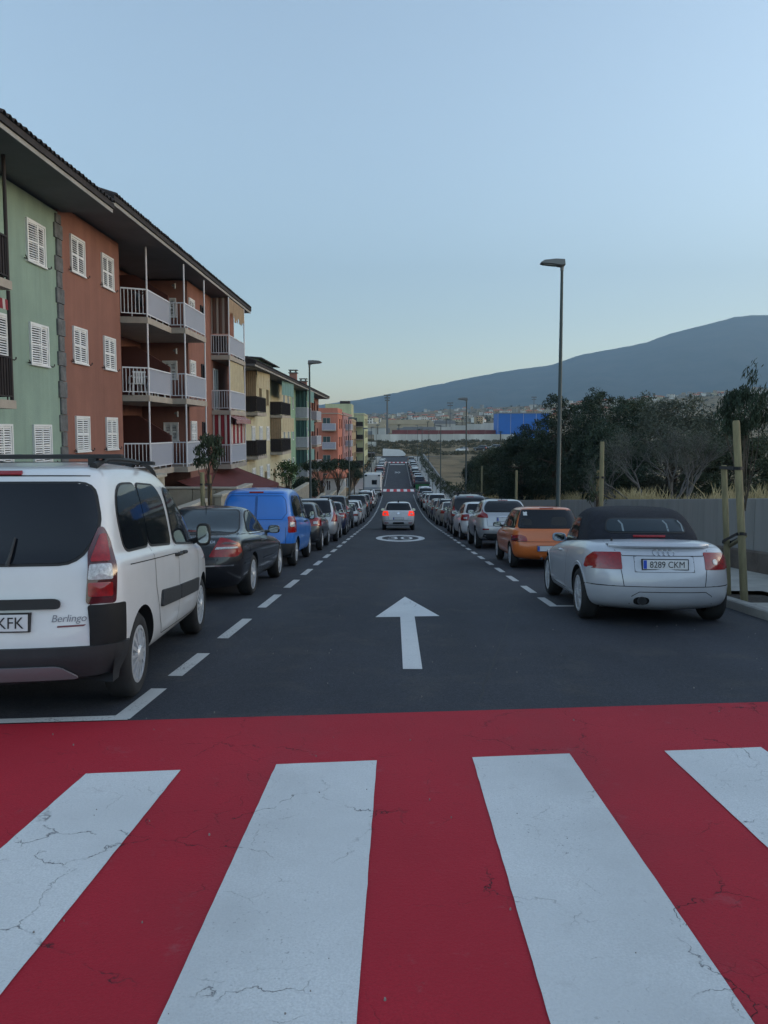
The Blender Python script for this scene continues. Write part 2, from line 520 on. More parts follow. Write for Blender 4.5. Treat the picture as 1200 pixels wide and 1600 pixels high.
mb = MB(); mb.quad((2.291, 10.57, g(10.57) + .004), (4.5, 10.67, g(10.67) + .004), (4.5, 10.78, g(10.78) + .004), (2.291, 10.68, g(10.68) + .004)); mb.build('bay_end_line', M['line_white'], lines)
for x in (-1.86, 2.23):
    y = 116
    while y < 176: dash(x - .06, x + .06, y, y + 1.1); y += 2.1

# old paving joint wandering across the lane
mb = MB(); pts = [(.62 + .05 * i + .03 * noise.noise((i * .7, 0, 0)), 5.55 + .24 * i) for i in range(26)]
for i in range(25):
    (x0, y0), (x1, y1) = pts[i], pts[i + 1]; w = .006 + .006 * abs(noise.noise((i * .9, 3, 0)))
    mb.quad((x0 - w, y0, g(y0) + .002), (x0 + w, y0, g(y0) + .002), (x1 + w, y1, g(y1) + .002), (x1 - w, y1, g(y1) + .002))
tag(mb.build('road_crack', mat('bitumen filled crack', (.012, .013, .016), .7)), kind='structure')

# speed roundel with 30, stretched along the road
def ellipse(cx, cy, rx, ry_, n=48): return [(cx + rx * math.cos(2 * math.pi * i / n), cy + ry_ * math.sin(2 * math.pi * i / n)) for i in range(n)]
RC = (.145, 30.15)
o1 = ellipse(*RC, .98, 2.65); o2 = ellipse(*RC, .74, 1.95)
rd = poly_paint('speed_roundel', [(o1 + o2, [(i, (i + 1) % 48, 48 + (i + 1) % 48, 48 + i) for i in range(48)])], M['road_white']); tag(rd, kind='structure')
vs, fs = text_polys('30', 2.3, .98)
poly_paint('numeral', [([(RC[0] + v[0], RC[1] + v[1]) for v in vs], fs)], M['road_white'], .004, rd)

# farther crossings
def far_crossing(y0, y1, n, name):
    mb = MB(); mb.quad((-2.0, y0, g(y0) + .02), (2.5, y0, g(y0) + .02), (2.5, y1, g(y1) + .05), (-2.0, y1, g(y1) + .05))
    c = tag(mb.build(name, M['red_fresh']), kind='structure')
    for i in range(n):
        x = lerp(-1.7, 2.2, i / (n - 1)); 
        mb = MB(); mb.quad((x - .24, y0 + .1, g(y0) + .03), (x + .24, y0 + .1, g(y0) + .03), (x + .24, y1 - .1, g(y1) + .06), (x - .24, y1 - .1, g(y1) + .06))
        mb.build('stripe', M['road_white'], c)
far_crossing(105.5, 109.8, 5, 'middle_crossing')
far_crossing(176.5, 180, 5, 'end_crossing')
mb = MB(); mb.quad((-1.5, 170, g(170) + .01), (1.8, 170, g(170) + .01), (1.8, 172, g(172) + .01), (-1.5, 172, g(172) + .01)); tag(mb.build('stop_line', M['road_white']), kind='structure')
vs, fs = text_polys('30', 4, 1.1)
o = poly_paint('far_numeral', [([(.1 + v[0], 146 + v[1]) for v in vs], fs)], M['road_white']); tag(o, kind='structure')

# ------------------------------------------------------------------ pavements and kerbs
pits_r = [10.55, 17.7, 30.6, 43, 51, 59, 67, 75, 83, 91]
def pav(x0, x1, y0, y1, name='pavement', m=None, dz=.12):
    xs = arange(x0, x1, .8); ys = arange(y0, y1, 1.0)
    return sheet(name, xs, ys, lambda x, y: g(y) + dz, m or M['paving'])
pav(5.62, 7.2, -16, 204)
# inner pavement strip beside the kerb is broken by square tree pits
edges = [-16] + sum([[p - .35, p + 1.0] for p in pits_r], []) + [204]
for i in range(0, len(edges), 2): pav(4.80, 5.62, edges[i], edges[i + 1])
for p in pits_r: sheet('tree_pit', [4.80, 5.2, 5.62], arange(p - .35, p + 1.0, .3), lambda x, y: g(y) + .06 + .02 * noise.noise((x * 5, y * 5, 0)), M['soil'])
pav(-6.3, XL - .15, -16, 204)
def kerb(x0, x1, y0, y1, name):
    k = tag(link(name, None), kind='structure')
    y = y0; rnd = random.Random(3)
    while y < y1:
        ln = 1.0
        a_, b_ = y + .006, y + ln - .006
        j = rnd.uniform(-.006, .006); h = .123 + rnd.uniform(-.004, .004)
        mb = MB(); c = .018
        prof = [(x0, -.12), (x1, -.12), (x1, h - (c if x1 < 0 else 0)), (x1 - (c if x1 < 0 else 0), h), (x0 + (c if x0 > 0 else 0), h), (x0, h - (c if x0 > 0 else 0))]
        ends = [(u + j, a_, g(a_) + v) for u, v in prof] + [(u + j, b_, g(b_) + v) for u, v in prof]
        n_ = len(prof)
        mb.add(ends, [tuple(range(n_)), tuple(reversed(range(n_, 2 * n_)))] + [(i, n_ + i, n_ + (i + 1) % n_, (i + 1) % n_) for i in range(n_)])
        mb.build('kerb_stone', M['kerb'], k, fix=True)
        y += ln
    return k
kr = kerb(XR, XR + .15, 5, 45, 'kerb')
kl = kerb(XL - .15, XL, 5, 45, 'kerb')
for x0, x1, k in ((XR, XR + .15, kr), (XL - .15, XL, kl)):
    for (a_, b_) in ((-16, 5), (45, 204)):
        ys = arange(a_, b_, 1.0); mb = MB()
        vs = [p for y in ys for p in ((x0, y, g(y) - .1), (x0, y, g(y) + .123), (x1, y, g(y) + .123), (x1, y, g(y) - .1))]
        mb.add(vs, [(4 * i + j, 4 * i + 4 + j, 4 * i + 5 + j, 4 * i + 1 + j) for i in range(len(ys) - 1) for j in range(3)])
        mb.build('kerb_run', M['kerb'], k, fix=True)

# ------------------------------------------------------------------ right hand boundary wall: cast panels on a brown footing
wall = thing('concrete_wall', 'grey concrete boundary wall with vertical joints along the right pavement', 'wall', (7.0, 20, g(20)))
rnd = random.Random(11)
y = -14.0; wy = []
while y < 88:
    step_h = 1.44
    mb = MB(); e = .006
    a_, b_ = y + e, y + 2.4 - e
    x0 = 7.0 + rnd.uniform(-.006, .006)
    zb0, zb1 = g(a_) + .12 + .42, g(b_) + .12 + .42
    zt0, zt1 = g(a_) + .12 + step_h, g(b_) + .12 + step_h
    vs = [(x0, a_, zb0), (x0, b_, zb1), (x0, b_, zt1 - .012), (x0, a_, zt0 - .012), (x0 + .012, a_, zt0), (x0 + .012, b_, zt1), (7.22, a_, zt0), (7.22, b_, zt1), (7.22, a_, zb0), (7.22, b_, zb1)]
    mb.add([(v[0] - 7, v[1] - 20, v[2] - g(20)) for v in vs], [(0, 3, 2, 1), (3, 4, 5, 2), (4, 6, 7, 5), (6, 8, 9, 7), (0, 8, 6, 4, 3), (1, 2, 5, 7, 9), (0, 1, 9, 8)])
    mb.build('wall_panel', M['concrete_wall'], wall, fix=True)
    y += 2.4
ys = arange(-14, 88, 2.0); mb = MB()
vs = [(x - 7, yy - 20, g(yy) + h - g(20)) for yy in ys for x, h in ((6.965, .05), (6.95, .50), (6.985, .54), (7.18, .54))]
mb.add(vs, [(4 * i + j, 4 * i + 4 + j, 4 * i + 5 + j, 4 * i + 1 + j) for i in range(len(ys) - 1) for j in range(3)])
mb.build('footing', M['plinth'], wall, fix=True)
low = thing('low_wall', 'long low grey wall running down beside the far right pavement', 'wall', (7.0, 130, g(130)))
mb = MB(); ys = arange(88.2, 202, 2)
vs = [(x - 7, yy - 130, g(yy) + h - g(130)) for yy in ys for x, h in ((6.95, 0), (6.95, 1.0), (7.2, 1.0), (7.2, 0))]
mb.add(vs, [(4 * i + j, 4 * i + 4 + j, 4 * i + 5 + j, 4 * i + 1 + j) for i in range(len(ys) - 1) for j in range(3)])
mb.build('masonry', M['concrete_wall'], low, fix=True)

# ------------------------------------------------------------------ mountain across the valley
M['mountain'] = mat('scrub covered mountain', (.040, .046, .034), 1, spec=0, col2=(.115, .105, .08), vscale=.0045, detail=9)
ridge_px = [(-500, 668), (0, 664), (250, 656), (420, 644), (515, 631), (560, 625), (600, 618), (660, 606), (730, 592), (790, 581), (850, 573), (862, 571), (900, 557), (945, 549), (1000, 539), (1040, 524), (1090, 512), (1135, 500), (1160, 497), (1200, 497), (1300, 488), (1450, 470), (1700, 450), (2100, 455), (2600, 500)]
def ridge_h(px): return (672 - interp(px, [p[0] for p in ridge_px], [p[1] for p in ridge_px])) / F_PX
vs, fs = [], []
cols = [-700 + 12 * i for i in range(270)]
rows = [0, .08, .17, .27, .38, .5, .62, .74, .86, .94, 1.0, 1.12, 1.3]
for j, t in enumerate(rows):
    for px in cols:
        d = lerp(3300, 6500, t) if t <= 1 else lerp(6500, 8200, (t - 1) / .3)
        H = ridge_h(px) * 6500 + EYE
        k = t if t <= 1 else 1 - (t - 1) / .3
        z = lerp(22, H, k ** 1.25 if t <= 1 else k)
        gul = noise.fractal((px * .012, t * 1.2, 2), .9, 2.1, 5) * 70 * math.sin(math.pi * min(1, t))
        z += gul + (noise.noise((px * .07, 1, 4)) * 7 if .8 < t <= 1.0 else 0)
        vs.append(((px - 620) / F_PX * d, d, z))
n = len(cols)
for j in range(len(rows) - 1):
    for i in range(n - 1): fs.append((j * n + i, j * n + i + 1, (j + 1) * n + i + 1, (j + 1) * n + i))
mb = MB(); mb.add(vs, fs)
tag(mb.build('mountain', M['mountain'], smooth=180), kind='structure')

# ------------------------------------------------------------------ haze
HAZE = MB(); HAZE.box(-4600, 6200, -60, 8400, -60, 1750)
hz = HAZE.build('haze', [])
hm = bpy.data.materials.new('evening haze'); hm.use_nodes = True; hm.cycles.homogeneous_volume = True; hm.cycles.volume_sampling = 'DISTANCE'
n, l = hm.node_tree.nodes, hm.node_tree.links
n.remove(n['Principled BSDF'])
pv = n.new('ShaderNodeVolumePrincipled'); pv.inputs['Color'].default_value = (.50, .75, 1.0, 1)
pv.inputs['Density'].default_value = .00015; pv.inputs['Anisotropy'].default_value = .1
l.new(pv.outputs[0], n['Material Output'].inputs['Volume'])
hz.data.materials.append(hm); hz['kind'] = 'stuff'
# ------------------------------------------------------------------ vehicle materials
M['p_white'] = paint('white car paint', (.64, .65, .665))
M['p_black'] = paint('black car paint', (.012, .012, .015), .25)
M['p_blue'] = paint('bright blue van paint', (.012, .155, .56), .35)
M['p_silver'] = paint('silver car paint', (.42, .43, .45), .34, .55)
M['p_tt'] = paint('pale silver car paint', (.46, .48, .52), .36, .25)
M['p_orange'] = paint('orange car paint', (.62, .15, .030), .35)
M['p_grey'] = paint('grey car paint', (.13, .14, .155), .33, .4)
M['p_dark'] = paint('charcoal car paint', (.025, .028, .034), .3, .2)
M['p_navy'] = paint('navy car paint', (.014, .022, .06), .3, .1)
M['p_beige'] = paint('champagne car paint', (.36, .33, .28), .35, .4)
M['p_red'] = paint('dark red car paint', (.20, .012, .014), .3)
M['p_sky'] = paint('pale blue car paint', (.20, .27, .36), .33, .2)
M['p_green'] = paint('green container paint', (.015, .16, .045), .5)
M['glass'] = mat('dark car glass', (.008, .010, .014), .05, spec=.45)
M['gasket'] = mat('black rubber trim', (.012, .012, .013), .6)
M['plastic'] = mat('dark grey bumper plastic', (.022, .024, .028), .62, var=.15, vscale=6, bump=.1, bscale=300)
M['tyre'] = mat('tyre rubber', (.016, .016, .017), .85, var=.25, vscale=9)
M['under'] = mat('car underside', (.008, .008, .009), .95)
M['alloy'] = mat('silver wheel alloy', (.52, .53, .55), .35, .35, var=.12, vscale=9)
M['lens_red'] = mat('red tail lamp lens', (.24, .005, .008), .15, coat=.45, var=.25, vscale=30)
M['lens_dark'] = mat('smoked red lamp lens', (.07, .004, .008), .1, coat=1)
M['lens_clear'] = mat('clear lamp lens', (.42, .43, .45), .1, coat=1, var=.4, vscale=45)
M['lens_lit'] = mat('lit brake lamp', (.6, .02, .01), .2, emit=(1, .04, .015), estr=.22)
M['chrome'] = mat('chrome trim', (.6, .61, .63), .14, 1.)
M['seam'] = mat('panel gap shadow', (.006, .006, .007), .9)
M['plate_white'] = mat('number plate', (.62, .63, .64), .45)
M['plate_blue'] = mat('number plate blue strip', (.01, .06, .42), .5)
M['ink'] = mat('black lettering', (.012, .012, .015), .6)
M['ink_grey'] = mat('chrome grey lettering', (.20, .20, .23), .35, .5)
M['ink_red'] = mat('dark red lettering', (.16, .05, .06), .5)
M['soft_top'] = mat('navy black soft top fabric', (.010, .012, .020), .95, var=.3, vscale=12, bump=.35, bscale=220)
M['skid'] = mat('grey skid plate', (.22, .22, .24), .45, .4)
M['screen'] = mat('grey rear screen', (.022, .032, .04), .12, spec=.3)
M['seat'] = mat('pale headrest seen through glass', (.16, .2, .22), .7)

# ------------------------------------------------------------------ body builder: a stack of plan outlines
def lv(z, yr, yf, w, rr=.22, rf=.45, br=.05, bf=.16, tr=.05, tf=.10):
    return dict(z=z if isinstance(z, tuple) else (z, z, z), yr=yr, yf=yf, w=w, rr=min(rr, w * .9), rf=min(rf, w * .9), br=br, bf=bf, tr=tr, tf=tf)
def half_ring(s, ns=20, ne=4, nc=4):
    w, yr, yf, rr, rf = s['w'], s['yr'], s['yf'], s['rr'], s['rf']
    pts = []
    for i in range(ne): pts.append(((w - rr) * i / ne, yr))
    for i in range(nc + 1):
        a = math.pi / 2 * i / nc
        pts.append((w - rr + rr * math.sin(a), yr + rr - rr * math.cos(a)))
    for i in range(1, ns): pts.append((w, lerp(yr + rr, yf - rf, i / ns)))
    for i in range(nc + 1):
        a = math.pi / 2 * i / nc
        pts.append((w - rf + rf * math.cos(a), yf - rf + rf * math.sin(a)))
    for i in range(ne - 1, -1, -1): pts.append(((w - rf) * i / ne, yf))
    out = []
    ym = (yr + yf) / 2; hl = (yf - yr) / 2
    za, zb, zc = s['z']
    for x, y in pts:
        u = (y - ym) / hl
        k = (x / w) ** 2
        yy = y + (s['br'] * k if u < 0 else -s['bf'] * k) * min(1, abs(u) ** 4)
        t = (u + 1) / 2
        z = za * 2 * (t - .5) * (t - 1) + zb * 4 * t * (1 - t) + zc * 2 * t * (t - .5)
        xx = x * (1 - (s['tr'] if u < 0 else s['tf']) * abs(u) ** 3)
        out.append((xx, yy, z))
    return out
def loft(levels, close_bottom=True, close_top=True):
    rings = []
    for s in levels:
        h = half_ring(s)
        rings.append(h + [(-x, y, z) for x, y, z in reversed(h[1:-1])])
    n = len(rings[0])
    vs = [p for r in rings for p in r]; fs = []
    for j in range(len(rings) - 1):
        for i in range(n):
            k = (i + 1) % n
            fs.append((j * n + i, j * n + k, (j + 1) * n + k, (j + 1) * n + i))
    hn = n // 2
    def cap(off, flip):
        # strips joining the left and right halves
        q = []
        for i in range(hn):
            a, b = i, i + 1
            c, d = (n - i - 1) % n, (n - i) % n
            if a == d % n: q.append((off + a, off + b, off + c))
            elif b == c: q.append((off + a, off + b, off + d))
            else: q.append((off + a, off + b, off + c, off + d))
        return [tuple(reversed(f)) for f in q] if flip else q
    if close_bottom: fs += cap(0, True)
    if close_top: fs += cap((len(rings) - 1) * n, False)
    return vs, fs
def cyl_mesh(y, z, r, x0, x1, n=40):
    mb = MB(); pts = [(x0, y, z), (x1, y, z)]
    mb.tube(pts, r, n)
    return mb
def bake_body(levels, arches, mats, sub=1, dy=0.0, paint_split=None, close_top=True, slots=(0, 1), ang=35):
    """levels -> smooth closed shell, wheel arches cut out of it"""
    vs, fs = loft(levels, True, close_top)
    me = bpy.data.meshes.new('shell'); me.from_pydata(vs, [], fs)
    bm = bmesh.new(); bm.from_mesh(me); bmesh.ops.recalc_face_normals(bm, faces=bm.faces); bm.to_mesh(me); bm.free()
    for m in mats: me.materials.append(m)
    o = link('shell', me)
    if sub:
        md = o.modifiers.new('s', 'SUBSURF'); md.levels = sub; md.render_levels = sub
    tmp = []
    for (y, z, r, x0, x1) in arches:
        c = cyl_mesh(y, z, r, x0, x1).build('cutter', [mats[0], M['under']], fix=True)
        for p in c.data.polygons: p.material_index = 1
        tmp.append(c)
        md = o.modifiers.new('b', 'BOOLEAN'); md.object = c; md.operation = 'DIFFERENCE'; md.solver = 'EXACT'
        md.material_mode = 'TRANSFER'
    dg = bpy.context.evaluated_depsgraph_get(); dg.update()
    res = bpy.data.meshes.new_from_object(o.evaluated_get(dg))
    if M['under'].name not in [m.name for m in res.materials if m]: res.materials.append(M['under'])
    for t in tmp:
        mm = t.data; COL.objects.unlink(t); bpy.data.objects.remove(t); bpy.data.meshes.remove(mm)
    COL.objects.unlink(o); bpy.data.objects.remove(o); bpy.data.meshes.remove(me)
    smooth_mesh(res, ang)
    return res

# ------------------------------------------------------------------ pieces laid on the shell
def rpoly(pts, r=.05, n=4):
    out = []
    N = len(pts)
    for i in range(N):
        p = Vector(pts[i][:2]); a = Vector(pts[i - 1][:2]); b = Vector(pts[(i + 1) % N][:2])
        rad = pts[i][2] if len(pts[i]) > 2 else r
        if rad <= 0: out.append(tuple(p)); continue
        ra = min(rad, (a - p).length * .48); rb = min(rad, (b - p).length * .48)
        p0 = p + (a - p).normalized() * ra; p1 = p + (b - p).normalized() * rb
        for k in range(n + 1):
            t = k / n
            q = p0 * (1 - t) ** 2 + p * 2 * t * (1 - t) + p1 * t * t
            out.append((q.x, q.y))
    return out
def resample(pts, step=.07, closed=True):
    out = []
    pts = [tuple(p[:2]) for p in pts]
    N = len(pts)
    for i in range(N if closed else N - 1):
        a = Vector(pts[i]); b = Vector(pts[(i + 1) % N])
        k = max(1, int((b - a).length / step))
        for j in range(k): out.append(tuple(a.lerp(b, j / k)))
    if not closed: out.append(tuple(pts[-1]))
    return out
def grow(pts, d):
    pts = [tuple(p[:2]) for p in pts]
    N = len(pts); area = sum(pts[i][0] * pts[(i + 1) % N][1] - pts[(i + 1) % N][0] * pts[i][1] for i in range(N))
    s = 1 if area > 0 else -1
    out = []
    for i in range(N):
        a = Vector(pts[i - 1]); b = Vector(pts[(i + 1) % N]); t = (b - a)
        if t.length < 1e-9: out.append(pts[i]); continue
        t.normalize(); nrm = Vector((t.y, -t.x)) * s
        out.append((pts[i][0] + nrm.x * d, pts[i][1] + nrm.y * d))
    return out
class Skin:
    def __init__(self, me):
        self.bvh = BVHTree.FromPolygons([v.co[:] for v in me.vertices], [tuple(p.vertices) for p in me.polygons])
    def hit(self, u, z, az, off):
        a = R(az)
        o = Vector((math.sin(a), -math.cos(a), 0)); ua = Vector((math.cos(a), math.sin(a), 0))
        if az == 999:                                    # from above: u = x, z = y
            o = Vector((0, 0, 1)); p = Vector((u, z, 5)); 
        else: p = ua * u + Vector((0, 0, z)) + o * 8
        loc, nrm, i, d = self.bvh.ray_cast(p, -o)
        if loc is None:
            q = p - o * (8 if az != 999 else 4)
            loc, nrm, i, d = self.bvh.find_nearest(q)
        if nrm.dot(o) < 0: nrm = -nrm
        return loc + nrm * off
    def patch(self, mb, poly, az, off=.004, rings=4, skirt=.012, mirror=False):
        poly = resample(poly)
        N = len(poly)
        cx = sum(p[0] for p in poly) / N; cz = sum(p[1] for p in poly) / N
        vs, fs = [], []
        for p in poly: vs.append(self.hit(p[0], p[1], az, off - skirt))
        for k in range(rings):
            t = 1 - k / rings
            for p in poly: vs.append(self.hit(cx + (p[0] - cx) * t, cz + (p[1] - cz) * t, az, off))
        vs.append(self.hit(cx, cz, az, off))
        area = sum(poly[i][0] * poly[(i + 1) % N][1] - poly[(i + 1) % N][0] * poly[i][1] for i in range(N))
        for k in range(rings):
            for i in range(N):
                j = (i + 1) % N
                fs.append((k * N + i, k * N + j, (k + 1) * N + j, (k + 1) * N + i))
        for i in range(N): fs.append((rings * N + i, rings * N + (i + 1) % N, (rings + 1) * N))
        if area < 0: fs = [tuple(reversed(f)) for f in fs]
        mb.add(vs, fs)
        if mirror: mb.add([(-v[0], v[1], v[2]) for v in vs], [tuple(reversed(f)) for f in fs])
        return mb
    def line(self, mb, pts, az, w=.008, off=.0025, closed=False, mirror=False):
        pts = resample(pts, .06, closed)
        N = len(pts); L_, R_ = [], []
        for i in range(N):
            a = Vector(pts[i - 1] if (closed or i) else pts[0]); b = Vector(pts[(i + 1) % N] if (closed or i < N - 1) else pts[-1])
            t = (b - a); t = t.normalized() if t.length > 1e-9 else Vector((1, 0)); q = Vector((-t.y, t.x)) * w / 2
            L_.append(self.hit(pts[i][0] + q.x, pts[i][1] + q.y, az, off)); R_.append(self.hit(pts[i][0] - q.x, pts[i][1] - q.y, az, off))
        vs = L_ + R_; fs = [(i, N + i, N + (i + 1) % N, (i + 1) % N) for i in range(N if closed else N - 1)]
        mb.add(vs, fs)
        if mirror: mb.add([(-v[0], v[1], v[2]) for v in vs], [tuple(reversed(f)) for f in fs])
        return mb

# ------------------------------------------------------------------ wheels
_wheels = {}
def wheel_meshes(r, w, rim_r, style):
    key = (r, w, rim_r, style)
    if key in _wheels: return _wheels[key]
    n = 40; h = w / 2
    prof = [(rim_r - .02, -h * .8), (rim_r + .005, -h * .92), ((r + rim_r) / 2, -h), (r - .03, -h * .92), (r - .006, -h * .7), (r, -h * .4), (r, h * .4), (r - .006, h * .7), (r - .03, h * .92), ((r + rim_r) / 2, h), (rim_r + .005, h * .92), (rim_r - .02, h * .8)]
    mb = MB(); vs = []
    for i in range(n):
        a = 2 * math.pi * i / n
        vs += [(x, p * math.cos(a), p * math.sin(a)) for p, x in prof]
    k = len(prof)
    mb.add(vs, [(i * k + j, i * k + j + 1, ((i + 1) % n) * k + j + 1, ((i + 1) % n) * k + j) for i in range(n) for j in range(k - 1)])
    ty = bpy.data.meshes.new('tyre'); ty.from_pydata(mb.v, [], mb.f); ty.materials.append(M['tyre'])
    bm = bmesh.new(); bm.from_mesh(ty); bmesh.ops.recalc_face_normals(bm, faces=bm.faces); bm.to_mesh(ty); bm.free(); smooth_mesh(ty, 50)
    # rim, facing +x
    mb = MB(); x = h * .78
    def ring(r0, x0, r1, x1, m_):
        vs = []
        for i in range(n):
            a = 2 * math.pi * i / n
            vs += [(x0, r0 * math.cos(a), r0 * math.sin(a)), (x1, r1 * math.cos(a), r1 * math.sin(a))]
        mb.mi = m_; mb.add(vs, [(2 * i, 2 * i + 1, 2 * ((i + 1) % n) + 1, 2 * ((i + 1) % n)) for i in range(n)])
    ring(rim_r, x + .012, rim_r - .022, x + .016, 0); ring(rim_r - .022, x + .016, rim_r - .032, x - .05, 0)
    ring(rim_r + .012, x - .01, rim_r, x + .012, 0)
    ring(rim_r - .03, x - .05, .001, x - .055, 1)
    mb.mi = 0
    kind, ns = style
    for i in range(ns):
        a = 2 * math.pi * i / ns
        ca, sa = math.cos(a), math.sin(a)
        w0, w1 = (.030, .042) if kind == 'spoke' else ((.009, .016) if kind == 'cap' else (.055, .03))
        r0, r1 = .04, rim_r - .018
        def P(rr, t, xx): return (xx, rr * ca - t * sa, rr * sa + t * ca)
        xo, xi = x + .022, x + .006
        vs = [P(r0, -w0, xo), P(r0, w0, xo), P(r1, w1, xi + .004), P(r1, -w1, xi + .004), P(r0, -w0 - .006, xo - .05), P(r0, w0 + .006, xo - .05), P(r1, w1 + .008, xi - .04), P(r1, -w1 - .008, xi - .04)]
        mb.add(vs, [(0, 1, 2, 3), (0, 3, 7, 4), (1, 5, 6, 2), (0, 4, 5, 1)])
    ring(.066, x + .02, .05, x + .032, 0); ring(.05, x + .032, .001, x + .035, 0); ring(.075, x - .03, .066, x + .02, 0)
    rm = bpy.data.meshes.new('rim'); rm.from_pydata(mb.v, [], mb.f); rm.materials.append(M['alloy']); rm.materials.append(M['under'])
    rm.polygons.foreach_set('material_index', mb.m)
    bm = bmesh.new(); bm.from_mesh(rm); bmesh.ops.recalc_face_normals(bm, faces=bm.faces); bm.to_mesh(rm); bm.free(); smooth_mesh(rm, 30)
    _wheels[key] = (ty, rm)
    return _wheels[key]

